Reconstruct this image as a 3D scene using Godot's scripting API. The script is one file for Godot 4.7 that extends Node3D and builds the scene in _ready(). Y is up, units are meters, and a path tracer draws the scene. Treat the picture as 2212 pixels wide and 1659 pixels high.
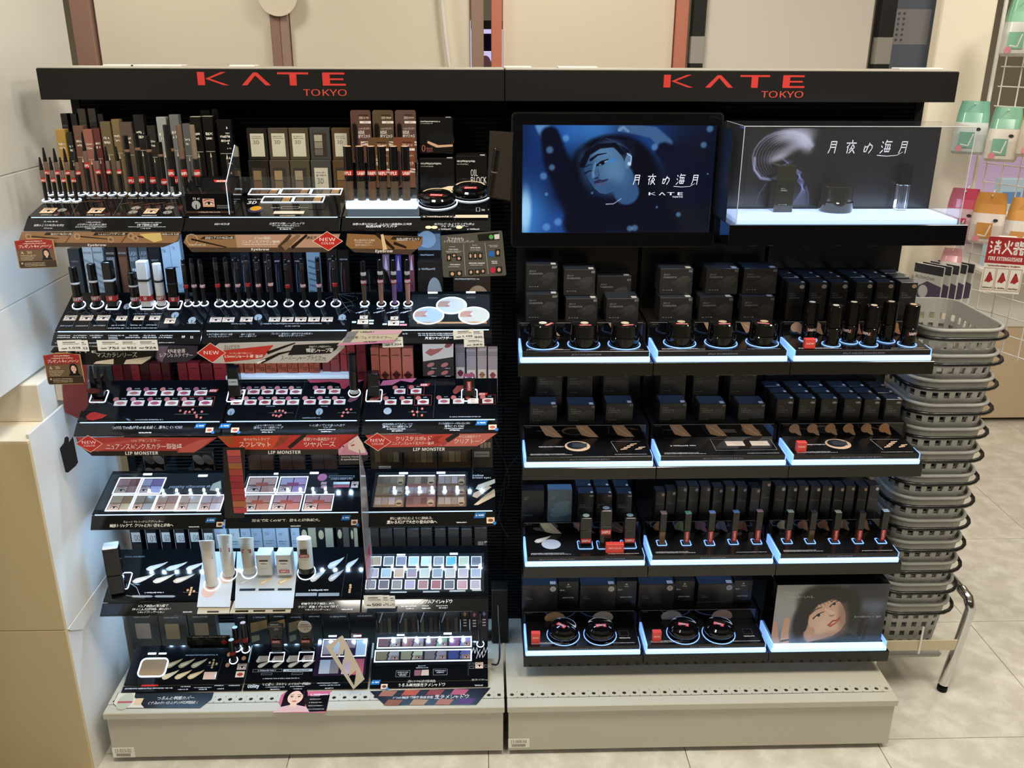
extends Node3D

var M := {}
var taken := {}
var meshes := {}
const ORD := ["first","second","third","fourth","fifth","sixth","seventh","eighth","ninth","tenth","eleventh","twelfth","thirteenth","fourteenth","fifteenth","sixteenth","seventeenth","eighteenth","nineteenth","twentieth"]

# ---------------------------------------------------------------- mesh building
class MB:
	var v := PackedVector3Array()
	var n := PackedVector3Array()
	var c := PackedColorArray()
	var ix := PackedInt32Array()
	var col := Color(1,1,1)
	var X := Transform3D()

	func paint(hex: String) -> MB:
		col = Color(hex).srgb_to_linear()
		return self

	func quad(a: Vector3,b: Vector3,d: Vector3,e: Vector3) -> void:
		var A := X * a
		var B := X * b
		var D := X * d
		var E := X * e
		var nn := (B - A).cross(D - A)
		if nn.length_squared() < 1e-20:
			nn = (D - A).cross(E - A)
		nn = nn.normalized()
		var k := v.size()
		for p in [A,B,D,E]:
			v.append(p)
			n.append(nn)
			c.append(col)
		ix.append_array(PackedInt32Array([k,k + 2,k + 1,k,k + 3,k + 2]))

	func tri(a: Vector3,b: Vector3,d: Vector3) -> void:
		var A := X * a
		var B := X * b
		var D := X * d
		var nn := (B - A).cross(D - A).normalized()
		var k := v.size()
		for p in [A,B,D]:
			v.append(p)
			n.append(nn)
			c.append(col)
		ix.append_array(PackedInt32Array([k,k + 2,k + 1]))

	func smooth4(p: Array,m: Array) -> void:
		var k := v.size()
		for i in 4:
			v.append(X * (p[i] as Vector3))
			n.append((X.basis * (m[i] as Vector3)).normalized())
			c.append(col)
		ix.append_array(PackedInt32Array([k,k + 2,k + 1,k,k + 3,k + 2]))

	# a box from corner lo to corner hi,its edges chamfered by b
	func box(lo: Vector3,hi: Vector3,b := .0) -> MB:
		b = minf(b,minf(minf(hi.x - lo.x,hi.y - lo.y),hi.z - lo.z) * .45)
		var m := (lo + hi) / 2.0
		var h := (hi - lo) / 2.0
		for ax in 3:
			for sg in [-1.0,1.0]:
				var u := (ax + 1) % 3
				var w := (ax + 2) % 3
				var ps: Array = []
				for q in [[-1,-1],[1,-1],[1,1],[-1,1]]:
					var p := Vector3.ZERO
					p[ax] = sg * h[ax]
					p[u] = q[0] * (h[u] - b)
					p[w] = q[1] * (h[w] - b)
					ps.append(m + p)
				if sg > 0:
					quad(ps[0],ps[1],ps[2],ps[3])
				else:
					quad(ps[3],ps[2],ps[1],ps[0])
		if b <= .0:
			return self
		for ax in 3:
			var u := (ax + 1) % 3
			var w := (ax + 2) % 3
			for s in [[-1,-1],[1,-1],[1,1],[-1,1]]:
				var ps: Array = []
				for e in [[-1.0,0],[1.0,0],[1.0,1],[-1.0,1]]:
					var p := Vector3.ZERO
					p[ax] = e[0] * (h[ax] - b)
					p[u] = s[0] * (h[u] - (b if e[1] == 1 else .0))
					p[w] = s[1] * (h[w] - (.0 if e[1] == 1 else b))
					ps.append(m + p)
				var out := Vector3.ZERO
				out[u] = s[0]
				out[w] = s[1]
				if ((ps[1] - ps[0]) as Vector3).cross(ps[2] - ps[0]).dot(out) > 0:
					quad(ps[0],ps[1],ps[2],ps[3])
				else:
					quad(ps[3],ps[2],ps[1],ps[0])
		for sx in [-1,1]:
			for sy in [-1,1]:
				for sz in [-1,1]:
					var s := Vector3(sx,sy,sz)
					var p0 := m + s * Vector3(h.x,h.y - b,h.z - b)
					var p1 := m + s * Vector3(h.x - b,h.y,h.z - b)
					var p2 := m + s * Vector3(h.x - b,h.y - b,h.z)
					if sx * sy * sz > 0:
						tri(p0,p1,p2)
					else:
						tri(p2,p1,p0)
		return self

	# a flat outline (counter-clockwise,xy) pulled from z0 to z1
	func prism(o: PackedVector2Array,z0: float,z1: float) -> MB:
		if Geometry2D.is_polygon_clockwise(o):
			o = o.duplicate()
			o.reverse()
		var t := Geometry2D.triangulate_polygon(o)
		for i in range(0,t.size(),3):
			var a := o[t[i]]
			var b := o[t[i + 1]]
			var d := o[t[i + 2]]
			if (b - a).cross(d - a) < 0:
				var s := b
				b = d
				d = s
			tri(Vector3(a.x,a.y,z1),Vector3(b.x,b.y,z1),Vector3(d.x,d.y,z1))
			tri(Vector3(d.x,d.y,z0),Vector3(b.x,b.y,z0),Vector3(a.x,a.y,z0))
		for i in o.size():
			var a := o[i]
			var b := o[(i + 1) % o.size()]
			quad(Vector3(a.x,a.y,z0),Vector3(b.x,b.y,z0),Vector3(b.x,b.y,z1),Vector3(a.x,a.y,z1))
		return self

	# an outline round the y axis at several heights: rows of [y,scale_x,scale_z]
	func loft(o: PackedVector2Array,rows: Array,round_sides := true) -> MB:
		var k := o.size()
		var on: Array = []
		for i in k:
			var d := o[(i + 1) % k] - o[(i + k - 1) % k]
			on.append(Vector2(d.y,-d.x).normalized())
		for r in rows.size() - 1:
			var A: Array = rows[r]
			var B: Array = rows[r + 1]
			var sa := Vector2(A[1],A[A.size() - 1])
			var sb := Vector2(B[1],B[B.size() - 1])
			var dy: float = B[0] - A[0]
			for i in k:
				var j := (i + 1) % k
				var pa := o[i] * sa
				var pb := o[j] * sa
				var pd := o[j] * sb
				var pe := o[i] * sb
				var P := [Vector3(pe.x,B[0],-pe.y),Vector3(pa.x,A[0],-pa.y),Vector3(pb.x,A[0],-pb.y),Vector3(pd.x,B[0],-pd.y)]
				if round_sides:
					var N: Array = []
					for q in [i,i,j,j]:
						var out: Vector2 = on[q]
						var dr := (pe - pa).dot(on[i])
						N.append(Vector3(out.x * dy,-dr,-out.y * dy).normalized() if absf(dy) > 1e-9 else Vector3(0,-signf(dr),0))
					smooth4(P,N)
				else:
					quad(P[0],P[1],P[2],P[3])
		cap(o,rows[0],false)
		cap(o,rows[rows.size() - 1],true)
		return self

	func cap(o: PackedVector2Array,row: Array,up: bool) -> void:
		var s := Vector2(row[1],row[row.size() - 1])
		if s.length() < 1e-6:
			return
		var y: float = row[0]
		for i in o.size():
			var a := o[i] * s
			var b := o[(i + 1) % o.size()] * s
			if up:
				tri(Vector3(0,y,0),Vector3(a.x,y,-a.y),Vector3(b.x,y,-b.y))
			else:
				tri(Vector3(0,y,0),Vector3(b.x,y,-b.y),Vector3(a.x,y,-a.y))

	func tube(pts: Array,r: float,seg := 8,closed := false) -> MB:
		var k := pts.size()
		var rings: Array = []
		var norms: Array = []
		var up := Vector3.UP
		for i in k:
			var a: Vector3 = pts[(i - 1 + k) % k] if closed or i > 0 else pts[i]
			var b: Vector3 = pts[(i + 1) % k] if closed or i < k - 1 else pts[i]
			var t := (b - a).normalized()
			if absf(t.dot(up)) > .95:
				up = Vector3.RIGHT if absf(t.x) < .9 else Vector3.BACK
			var s := t.cross(up).normalized()
			up = s.cross(t).normalized()
			var ring: Array = []
			var nn: Array = []
			for j in seg:
				var g := TAU * j / seg
				var d := s * cos(g) + up * sin(g)
				nn.append(d)
				ring.append((pts[i] as Vector3) + d * r)
			rings.append(ring)
			norms.append(nn)
		for i in (k if closed else k - 1):
			var i2 := (i + 1) % k
			for j in seg:
				var j2 := (j + 1) % seg
				smooth4([rings[i][j],rings[i2][j],rings[i2][j2],rings[i][j2]],[norms[i][j],norms[i2][j],norms[i2][j2],norms[i][j2]])
		if not closed:
			for e in [0,k - 1]:
				for j in seg:
					var j2 := (j + 1) % seg
					if e == 0:
						tri(pts[0],rings[0][j],rings[0][j2])
					else:
						tri(pts[e],rings[e][j2],rings[e][j])
		return self

	func mesh() -> ArrayMesh:
		var a := []
		a.resize(Mesh.ARRAY_MAX)
		a[Mesh.ARRAY_VERTEX] = v
		a[Mesh.ARRAY_NORMAL] = n
		a[Mesh.ARRAY_COLOR] = c
		a[Mesh.ARRAY_INDEX] = ix
		var am := ArrayMesh.new()
		am.add_surface_from_arrays(Mesh.PRIMITIVE_TRIANGLES,a)
		return am

static func circle(k := 16,r := 1.0) -> PackedVector2Array:
	var o := PackedVector2Array()
	for i in k:
		o.append(Vector2(cos(TAU * i / k),sin(TAU * i / k)) * r)
	return o

static func rrect(w: float,h: float,r: float,k := 4) -> PackedVector2Array:
	var o := PackedVector2Array()
	for q in 4:
		var cx: float = (w / 2 - r) * [1,-1,-1,1][q]
		var cy: float = (h / 2 - r) * [1,1,-1,-1][q]
		for i in k + 1:
			var g := PI / 2 * (q + float(i) / k)
			o.append(Vector2(cx + r * cos(g),cy + r * sin(g)))
	return o

static func moved(o: PackedVector2Array,x: float,y: float) -> PackedVector2Array:
	var r := PackedVector2Array()
	for p in o:
		r.append(p + Vector2(x,y))
	return r

static func pv(a: Array) -> PackedVector2Array:
	var r := PackedVector2Array()
	for i in range(0,a.size(),2):
		r.append(Vector2(a[i],a[i + 1]))
	return r

# ---------------------------------------------------------------- flat print: shapes and lettering on a plane,each a hair above the last
class Pr extends MB:
	var z := .0002
	static var fonts := {}
	static var runs := {}

	func up() -> void:
		z += .000012

	func rect(x0: float,y0: float,x1: float,y1: float,hex: String) -> Pr:
		paint(hex)
		up()
		quad(Vector3(x0,y0,z),Vector3(x1,y0,z),Vector3(x1,y1,z),Vector3(x0,y1,z))
		return self

	func frame(x0: float,y0: float,x1: float,y1: float,w: float,hex: String) -> Pr:
		rect(x0,y0,x1,y0 + w,hex)
		rect(x0,y1 - w,x1,y1,hex)
		rect(x0,y0,x0 + w,y1,hex)
		rect(x1 - w,y0,x1,y1,hex)
		return self

	func poly(o: PackedVector2Array,hex: String) -> Pr:
		paint(hex)
		up()
		var t := Geometry2D.triangulate_polygon(o)
		for i in range(0,t.size(),3):
			var a := o[t[i]]
			var b := o[t[i + 1]]
			var d := o[t[i + 2]]
			if (b - a).cross(d - a) < 0:
				var s := b
				b = d
				d = s
			tri(Vector3(a.x,a.y,z),Vector3(b.x,b.y,z),Vector3(d.x,d.y,z))
		return self

	func pg(a: Array,hex: String) -> Pr:
		var r := PackedVector2Array()
		for i in range(0,a.size(),2):
			r.append(Vector2(a[i],a[i + 1]))
		return poly(r,hex)

	func ell(cx: float,cy: float,rx: float,ry: float,hex: String,k := 20,rot := .0) -> Pr:
		var r := PackedVector2Array()
		for i in k:
			r.append(Vector2(cx,cy) + Vector2(rx * cos(TAU * i / k),ry * sin(TAU * i / k)).rotated(rot))
		return poly(r,hex)

	func line(a: Array,w: float,hex: String,w1 := -1.0) -> Pr:
		paint(hex)
		up()
		stroke(a,w,w1)
		return self

	func stroke(a: Array,w: float,w1 := -1.0) -> void:
		var k: int = a.size() / 2
		for i in k - 1:
			var p := Vector2(a[2 * i],a[2 * i + 1])
			var q := Vector2(a[2 * i + 2],a[2 * i + 3])
			var d := (q - p).normalized()
			var s := Vector2(-d.y,d.x)
			var wa := w
			var wb := w
			if w1 >= .0:
				wa = lerpf(w,w1,float(i) / (k - 1))
				wb = lerpf(w,w1,float(i + 1) / (k - 1))
			var e := d * minf(wa,wb) * .3
			p -= e
			q += e
			var A := p - s * wa / 2
			var B := q - s * wb / 2
			var D := q + s * wb / 2
			var F := p + s * wa / 2
			quad(Vector3(A.x,A.y,z),Vector3(B.x,B.y,z),Vector3(D.x,D.y,z),Vector3(F.x,F.y,z))

	# a row of illegibly small writing: short dashes of uneven length
	func scrawl(x0: float,y0: float,x1: float,y1: float,hex: String,seed_no := 7) -> Pr:
		paint(hex)
		up()
		var h := y1 - y0
		var x := x0
		var i := seed_no
		while x < x1:
			i = (i * 73 + 41) % 997
			var w := h * (.35 + .45 * (i % 7) / 6.0)
			var a := y0 + h * .3 * (i % 3) / 2.0
			var b := y1 - h * .3 * (i % 5) / 4.0
			var e := minf(x + w,x1)
			quad(Vector3(x,a,z),Vector3(e,a,z),Vector3(e,b,z),Vector3(x,b,z))
			if i % 2:
				quad(Vector3(x,y0,z),Vector3(x + w * .3,y0,z),Vector3(x + w * .3,y1,z),Vector3(x,y1,z))
			x += w + h * (.12 if i % 9 else .6)
		return self

	static func run(s: String,face: int) -> Array:
		var key := s + str(face)
		if not runs.has(key):
			var f := SystemFont.new()
			f.font_names = PackedStringArray([["Droid Sans","Droid Serif","Droid Sans","Droid Serif"][face]])
			if face >= 2:
				f.font_weight = 700
			var tm := TextMesh.new()
			tm.font = fonts.get(face,f)
			fonts[face] = tm.font
			tm.font_size = 64
			tm.pixel_size = 1.0 / 64
			tm.depth = .0
			tm.horizontal_alignment = HORIZONTAL_ALIGNMENT_LEFT
			tm.vertical_alignment = VERTICAL_ALIGNMENT_BOTTOM
			tm.text = s
			tm.curve_step = 2.0
			var ar := tm.get_mesh_arrays()
			var vs: PackedVector3Array = ar[Mesh.ARRAY_VERTEX]
			var id: PackedInt32Array = ar[Mesh.ARRAY_INDEX]
			var lo := Vector2(1e9,1e9)
			var hi := -lo
			for p in vs:
				lo = lo.min(Vector2(p.x,p.y))
				hi = hi.max(Vector2(p.x,p.y))
			runs[key] = [vs,id,lo,hi]
		return runs[key]

	# one line of writing fitted to a box; Japanese from strokes,the rest from the type face; lean slants it,fat thickens strokes
	func text(s: String,x0: float,y0: float,x1: float,y1: float,hex: String,face := 0,lean := .0,fat := .085) -> Pr:
		paint(hex)
		up()
		var latin := true
		for ch in s:
			latin = latin and ch.unicode_at(0) < 256
		var put := func(p: Vector2) -> Vector3: return Vector3(x0 + p.x * (x1 - x0) + lean * p.y * (y1 - y0),y0 + p.y * (y1 - y0),z)
		if latin:
			var r := run(s,face)
			var lo: Vector2 = r[2]
			var sz: Vector2 = r[3] - lo
			letters(r,func(p: Vector2) -> Vector3: return put.call((p - lo) / sz))
			return self
		var total := .0
		for ch in s:
			total += wide(ch)
		var x := .0
		for ch in s:
			var w := wide(ch)
			if ch.unicode_at(0) < 256:
				if ch != " ":
					var r := run(ch,face)
					var lo: Vector2 = r[2]
					var x_at := x
					letters(r,func(p: Vector2) -> Vector3: return put.call(Vector2((x_at + (p.x - lo.x)) / total,.1 + (p.y - minf(lo.y,.26)) * .95)))
			else:
				glyph(ch,x,w,total,put,fat)
			x += w
		return self

	func letters(r: Array,put: Callable) -> void:
		var k := v.size()
		var nn := X.basis.z.normalized()
		for p in r[0]:
			v.append(X * (put.call(Vector2(p.x,p.y)) as Vector3))
			n.append(nn)
			c.append(col)
		for i in r[1]:
			ix.append(k + i)

	static func wide(ch: String) -> float:
		if ch == " ":
			return .4
		if ch.unicode_at(0) < 256:
			var r := run(ch,0)
			return r[3].x - r[2].x + .08
		return .78 if ch in "ァャュョッィェォっょゃゅ、。・" else 1.0

	func glyph(ch: String,x: float,w: float,total: float,put: Callable,fat: float) -> void:
		var base := ch
		var mark := 0
		var small := ch in "ァャュョッィェォっょゃゅ"
		if VOICED.has(ch):
			base = VOICED[ch][0]
			mark = 1 if VOICED[ch].length() == 1 else 2
		if SMALL.has(ch):
			base = SMALL[ch]
		if not GLYPHS.has(base):
			print("no glyph ",ch)
			return
		var sets: Array = (GLYPHS[base] as String).split(" ")
		if mark == 1:
			sets.append_array(["7081","8091"])
		elif mark == 2:
			sets.append_array(["8190","9092","9281"])
		var size := .68 if small else .92
		for st in sets:
			var pts: Array = []
			for i in range(0,st.length() - 1,2):
				var gx: float = x + (.04 + float(st[i]) / 9.0 * size * w)
				var gy: float = .04 + (1.0 - float(st[i + 1]) / 9.0) * size
				pts.append(Vector2(gx,gy))
			for i in pts.size() - 1:
				var a: Vector2 = pts[i]
				var b: Vector2 = pts[i + 1]
				if a == b:
					continue
				var d := (b - a).normalized()
				var s := Vector2(-d.y,d.x) * fat / 2
				var e := d * fat * .3
				var q := [a - e - s,b + e - s,b + e + s,a - e + s]
				var w4: Array = []
				for p in q:
					w4.append(put.call(Vector2(p.x / total,p.y)))
				quad(w4[0],w4[1],w4[2],w4[3])

# ---------------------------------------------------------------- things and parts
func numbered(called: String) -> String:
	taken[called] = taken.get(called,-1) + 1
	return called if taken[called] == 0 else "%s_%03d" % [called,taken[called]]

func thing(called: String,label: String,category: String,at := Vector3.ZERO,group := "") -> Node3D:
	var o := Node3D.new()
	o.name = numbered(called)
	add_child(o)
	o.position = at
	o.set_meta("label",label)
	o.set_meta("category",category)
	if group:
		o.set_meta("group",group)
	return o

# a part of a thing; its mesh is given in the room's coordinates unless local
func part(parent: Node3D,called: String,shape,material: Material,local := false) -> MeshInstance3D:
	var o := MeshInstance3D.new()
	o.name = called
	o.mesh = shape if shape is Mesh else shape.mesh()
	o.material_override = material
	if not local and not parent is MeshInstance3D and parent != self:
		o.position = -parent.position
	parent.add_child(o,true)
	return o

func structure(called: String,shape,material: Material) -> MeshInstance3D:
	var o := part(self,called,shape,material)
	o.set_meta("kind","structure")
	return o

func cached(key: String,make: Callable) -> Mesh:
	if not meshes.has(key):
		meshes[key] = make.call().mesh()
	return meshes[key]

func mat(id: String,hex: String,rough := .5,metal := .0,spec := .5) -> StandardMaterial3D:
	var m := StandardMaterial3D.new()
	m.resource_name = id
	m.albedo_color = Color(hex)
	m.roughness = rough
	m.metallic = metal
	m.metallic_specular = spec
	M[id] = m
	return m

# a paint in that colour,shared by all that wear it
func hue(hex: String,rough := .45) -> StandardMaterial3D:
	var id := "%s_%d" % [hex,int(rough * 100)]
	return M[id] if M.has(id) else mat(id,hex,rough)

func glow(id: String,hex: String,energy: float) -> StandardMaterial3D:
	var m := mat(id,hex,.5)
	m.emission_enabled = true
	m.emission = Color(hex)
	m.emission_energy_multiplier = energy
	return m

func area(at: Vector3,facing: Vector3,size: Vector2,hex: String,energy: float,up := Vector3.BACK) -> void:
	var l := AreaLight3D.new()
	l.name = numbered("area_light")
	l.area_size = size
	l.light_color = Color(hex)
	l.light_energy = energy
	l.shadow_enabled = true
	l.area_range = 12.0
	l.area_attenuation = 2.0
	add_child(l)
	l.look_at_from_position(at,at + facing,up)

func plane_at(o: Vector3,u: Vector3,w: Vector3) -> Transform3D:
	var x := u.normalized()
	var y := w.normalized()
	return Transform3D(Basis(x,y,x.cross(y)),o)

func pr(o: Vector3,u := Vector3.RIGHT,w := Vector3.UP) -> Pr:
	var p := Pr.new()
	p.X = plane_at(o,u,w)
	return p

const SMALL := {"ァ": "ア","ャ": "ヤ","ュ": "ユ","ョ": "ヨ","ッ": "ツ","ィ": "イ","ェ": "エ","ォ": "オ","っ": "つ","ょ": "よ","ゃ": "や","ゅ": "ゆ"}
const VOICED := {"ガ": "カ","グ": "ク","ゲ": "ケ","ジ": "シ","ズ": "ス","ゼ": "セ","ダ": "タ","デ": "テ","ド": "ト","バ": "ハ","ビ": "ヒ","ブ": "フ","ベ": "ヘ","ボ": "ホ","パ": "ハ.","ピ": "ヒ.","プ": "フ.","ペ": "ヘ.","ポ": "ホ.","ぼ": "ほ","が": "か","ぎ": "き","ぐ": "く","げ": "け","ご": "こ","じ": "し","ず": "す","ぞ": "そ","だ": "た","づ": "つ","で": "て","ど": "と","ば": "は","び": "ひ","ぶ": "ふ","べ": "へ"}
# strokes on a ten by ten grid,two digits a point: across,then down
const GLYPHS := {
	"ア": "118164 534619","イ": "813415 5359","ウ": "5052 1215 12827639","エ": "1272 4248 0888","オ": "1383 6069 6328",
	"カ": "13837869 413619","キ": "1373 0686 4059","ク": "3015 32827529","ケ": "3015 2383 635629","コ": "128288 1888",
	"サ": "0393 3036 707649","シ": "1122 1425 196793","ス": "11715519 5699","セ": "049375 313878","ソ": "1124 817639",
	"タ": "3015 32827529 3466","チ": "7122 0494 526629","ツ": "1225 4144 827639","テ": "2171 0494 545739","ト": "3039 3476",
	"ナ": "0393 505729","ニ": "2272 0888","ノ": "816429","ハ": "323619 626689","ヒ": "212787 2474",
	"フ": "12827529","ヘ": "063398","ホ": "0393 5059 3517 7597","マ": "029256 3568","ミ": "2173 2475 1788",
	"ム": "411888 6599","メ": "716429 3377","モ": "1272 0595 424888","ヤ": "049375 3159","ユ": "127278 0898","ヨ": "128288 1585 1888",
	"ラ": "2171 14846629","リ": "2126 717649","ル": "313619 616896","レ": "212985","ロ": "1282881812","ワ": "1215 12827529",
	"ン": "1223 196793","ー": "0595","、": "2738","。": "1838391918","・": "4555","×": "2277 7227","”": "4143 6163",
	"あ": "1282 4047 64471816548669","い": "122738 7286","う": "3161 24746849","え": "4161 237319 36566999","お": "1363 4048281645756859 7284",
	"か": "13636858 4119 8286","き": "1282 1484 4066 26284979","く": "713579","け": "2119 4393 707649","こ": "2272 162888",
	"さ": "1383 4066 26284979","し": "31376985","す": "0393 505646 5539","せ": "0494 212878 717556","そ": "21711484 45377989",
	"た": "1262 3019 5585 475899","ち": "1383 4016 1654758749","つ": "0363848749","て": "0292 92536879","と": "3135 7325172889",
	"な": "1252 3118 7294 6468496876","に": "2119 5383 485989","の": "523818142563848669","は": "2119 4393 706858496899","ひ": "1232164779 7394",
	"ふ": "4152 53664858 1728 7798","へ": "063398","ほ": "2119 4292 4595 706858496899","ま": "1383 1686 505849386899","み": "21613818273797 7379",
	"む": "1363 3037182738697987 8395","め": "2138 712818143563848769","も": "51486987 1363 1676","や": "05639486 2159 6073","ゆ": "122718 22537476 5157",
	"よ": "4474 505828174889","ら": "3152 212654848749","り": "222637 718659","る": "217116457587693948","れ": "2129 13331764737899",
	"ろ": "21711645758749","わ": "2129 13331764848859","を": "1272 31164647 84564889","ん": "41191955566996","ね": "2129 1333176473785969",
	"月": "212619 217179 2373 2575","夜": "5052 0292 3315 2429 6347 638549 5599","海": "0112 0415 0927 4033 4191 4348888343 3696 6368",
	"消": "0112 0415 0927 4152 8172 6063 4449 448489 4686","火": "505419 5599 2234 8173","器": "1131331311 6181836361 0595 4427 5577 1737391917 6787896967 5053",
	"自": "5042 2229898222 2484 2686","然": "2105 214125 5393 706649 7095 1819 3839 6869 8898","毛": "7122 1484 0695 42489897","流": "0112 0415 0927 6061 3191 614384 4649 6669 868999",
	"眉": "11818313 110809 4143 3439 347479 3676 3979","立": "5051 1383 3547 7556 0999","体": "2015 1419 3393 6069 6337 6398 5787","感": "1182 110607 3464663634 607696 0819 27296968 7788",
	"繊": "31122434 3425 2429 1618 3638 5292 5494 5559 7559 8096 9679","細": "31122434 3425 2429 1618 3638 5259898252 7279 5686","新": "3031 0161 2223 4243 0464 3439 3619 3658 91717569 7494 8489",
	"色": "3013 2161 6143 1383861613 1619 199997 5356","登": "114106 6296 8172 3363 3575773735 3848 6858 1999","場": "0434 2127 0837 5191945451 5292 3696 5748 5797",
	"濃": "0112 0415 0927 4191934341 6063 3595 3549 5769","淡": "0112 0415 0927 605335 5274 4142 8171 655739 5799","脱": "111709 113139 1333 1535 5162 9182 5484865654 665749 76799998",
	"級": "31122434 3425 2429 1618 3638 518164 615749 6384 6499","秒": "3112 0434 2129 2417 2436 7075 5254 8396 957649","速": "0112 041417 1708 1899 3292 6068 4484864644 6647 6687",
	"密": "5051 1213 129293 2426 4445 734627 8486 5659 2729 2979 7779","着": "3041 7061 1181 2373 1585 5055 452808 3639 367679 3979","精": "0113 4133 0434 2129 2417 2436 5191 5393 4595 7055 5659 569699 5898",
	"筆": "2012 2141 3132 6052 6191 7172 238385 0595 2777 1888 5359","光": "5054 2134 8173 0494 454719 65699998","続": "31122434 3425 2429 1618 3638 7053 5191 5383 4546 459596 665749 76799998",
	"落": "0191 3022 6062 1314 1626 0928 5335 537339 4496 4686894946","口": "1282881812","紅": "31122434 3425 2429 1618 3638 5292 7278 4898","液": "0112 0415 0927 6061 3292 5236 4449 7356 738659 6699",
	"状": "2029 0113 0726 4494 605639 6599 7182","塗": "0112 0314 0626 6033 6093 6066 4484 1777 5759 0999","出": "5059 2124 2484 8184 1619 1989 8689","系": "8121 612444 7436 5559 2719 7799",
	"軽": "0242 1343461613 1545 0747 2129 518145 5294 5696 7579 4999","厚": "1191 111609 3373753533 2777 5859 1888","膜": "111709 113139 1333 1535 4191 5052 8082 5383865653 4797 6749 6799",
	"美": "3041 7061 1181 2383 0595 5056 0797 5719 5799","発": "1141 4106 7152 5196 9182 2474 0686 344719 64689998","質": "3111 1115 1343 3345 8161 6155 6393 8385 2528 258588 2686 2888 3819 6899",
	"丸": "313619 1272 72789897 2546","目": "2129 218189 2383 2686 2989","印": "3112 1219 1535 1838 518187 5159","象": "3013 3161 1316 1686 8386 1383 5356 5638 4719 6699 4859",
	"頬": "0141 0343 2027 2709 2649 5191 5383895953 5585 6949 7999","広": "5052 1292 121609 4338 3878 6589","拡": "0333 202918 0636 7071 4292 424739 6558 5887 7699","大": "0393 505519 5599",
	"肌": "111709 113139 1333 1535 515749 5181 81889998","溶": "0112 0415 0927 6061 3292 5335 7385 6436 6498 4777794947","込": "0112 041417 1708 1899 505336 5395","馴": "1117 1141 1343 1646 4649 1819 2829 515749 7178 9199",
	"染": "0112 0314 0527 5044 4426 3282 8284 0696 5559 5629 5699","重": "8021 0292 2383862623 2484 1888 0999 5059","元": "2171 0494 444719 64689998","作": "2015 1419 5135 5292 6269 6494 6696",
	"透": "0112 041417 1708 1899 8151 3393 7047 6334 6395 4575","明": "1131361611 1333 616749 618189 6383 6585","崩": "5053 2123 2383 8183 141809 144449 1646 5459 549499 5696",
	"極": "0333 2029 2306 2336 4191 5145 4575 7394 3999","変": "5052 0292 3235 6265 1314 8294 4517 467619 4598","化": "2015 1419 8255 51588898","乾": "2023 0141 1343461613 0747 2629 7054 6292 4575 7547 4888",
	"燥": "1016 0113 3133 1609 1639 5171735351 3454563634 7494967674 3797 6659 6749 6798","防": "1119 113123 233715 6061 4292 625749 548478","鉄": "2003 2042 1232 0444 2238 0616 1738 5143 5292 4595 706549 6599",
	"壁": "1141 4143 1343 110607 2444464624 6061 5393 4595 7058 2787 5759 0999","仕": "2015 1419 3393 6069 4989","上": "5158 5484 0898","長": "2126 2181 2373 0797 3739 5799","時": "1131381811 1434 5191 7053 4393 3595 8589 5657",
	"間": "1119 1141 1343 5191 5393 9199 3575793935 3777","持": "0333 202918 0636 5191 7053 4393 3595 8589 5657","輝": "2024 0113 4133 0535 1609 3639 5191 5494 5596 7079 4797","由": "1282891912 5059 1686",
	"在": "0292 4006 2529 5459 3585 6468 2999","生": "2014 1282 1585 5059 0999","本": "0292 5059 5207 5298 3777","穴": "5051 1213 129293 444719 6499","止": "5158 2429 5484 0999","演": "0112 0415 0927 6061 319193 4383 4484864644 6346 5749 7799",
	"単": "2122 5152 8172 2383862623 2484 0797 5359","簡": "2012 2141 6052 6191 1319 1343 5393 9399 3575793935 3777","奪": "0292 5019 5099 2444 2747 4878 6869","和": "4112 0545 2129 2517 2536 6282886862","高": "5051 1292 3474764634 1619 169699 3777793937","黒": "2181845421 2484 5057 1585 0797 0819 3839 6869 8899","抑": "0333 202918 0636 5142 4248 4857 717989 7181","楽": "5041 4164644441 4262 1123 8172 0696 5559 5629 5699","深": "0112 0415 0927 4143 419193 5335 7385 4696 6559 6647 6698","固": "1191991911 3373 5055 3575773735","描": "0333 202918 0636 3292 5053 7073 4595894945 6569 4787","失": "3114 1282 0595 505619 5699","敗": "1141471711 1343 1545 1709 3749 6143 5292 7449 5599","涙": "0112 0415 0927 4191 3383 3349 4686 6356 6699","影": "1151541411 1252 0565 2646484626 3939 8162 9463 9759","点": "5054 5282 2474774724 1819 3839 6869 8899","同": "1119 119199 3373 3575773735","下": "0191 5159 5476","地": "0434 2127 0837 5158 5898 3594 7077","血": "4032 1292 1219 9299 4249 6269 0999","両": "0191 1319 139399 5157 3537 3777 7577","薄": "0191 3022 6062 0314 0928 4393 4484864644 6067 3898 7889","力": "1383 838978 405619","隠": "1119 113123 233715 8141 5263 8373 4484 4787 8489 5878","中": "1282861612 5059","日": "2129 218189 2585 2989","濡": "0112 0415 0927 4191 3294 6063 4595 4549 6569 9599","運": "0112 041417 1708 1899 3393 4484864644 6067","進": "0112 041417 1708 1899 4024 4248 3393 4575 4777 6068","酔": "1151 1319 1353 5359 1959 7058 6292 5797",
}

# ---------------------------------------------------------------- camera,light,room
const TIER := {1: [1.237,.274,1.259,.169,1.216,.3],2: [1.008,.251,1.058,.145,.986,.275],3: [.803,.226,.857,.124,.782,.252],4: [.59,.232,.629,.1,.562,.251],5: [.383,.253,.444,.132,.363,.278],6: [.153,.246,.19,.15,.1475,.264]}
const SHELF := {1: [.953,.232,.957,.14],2: [.716,.232,.72,.14],3: [.471,.232,.476,.14],4: [.2315,.232,.2375,.14]}

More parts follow.
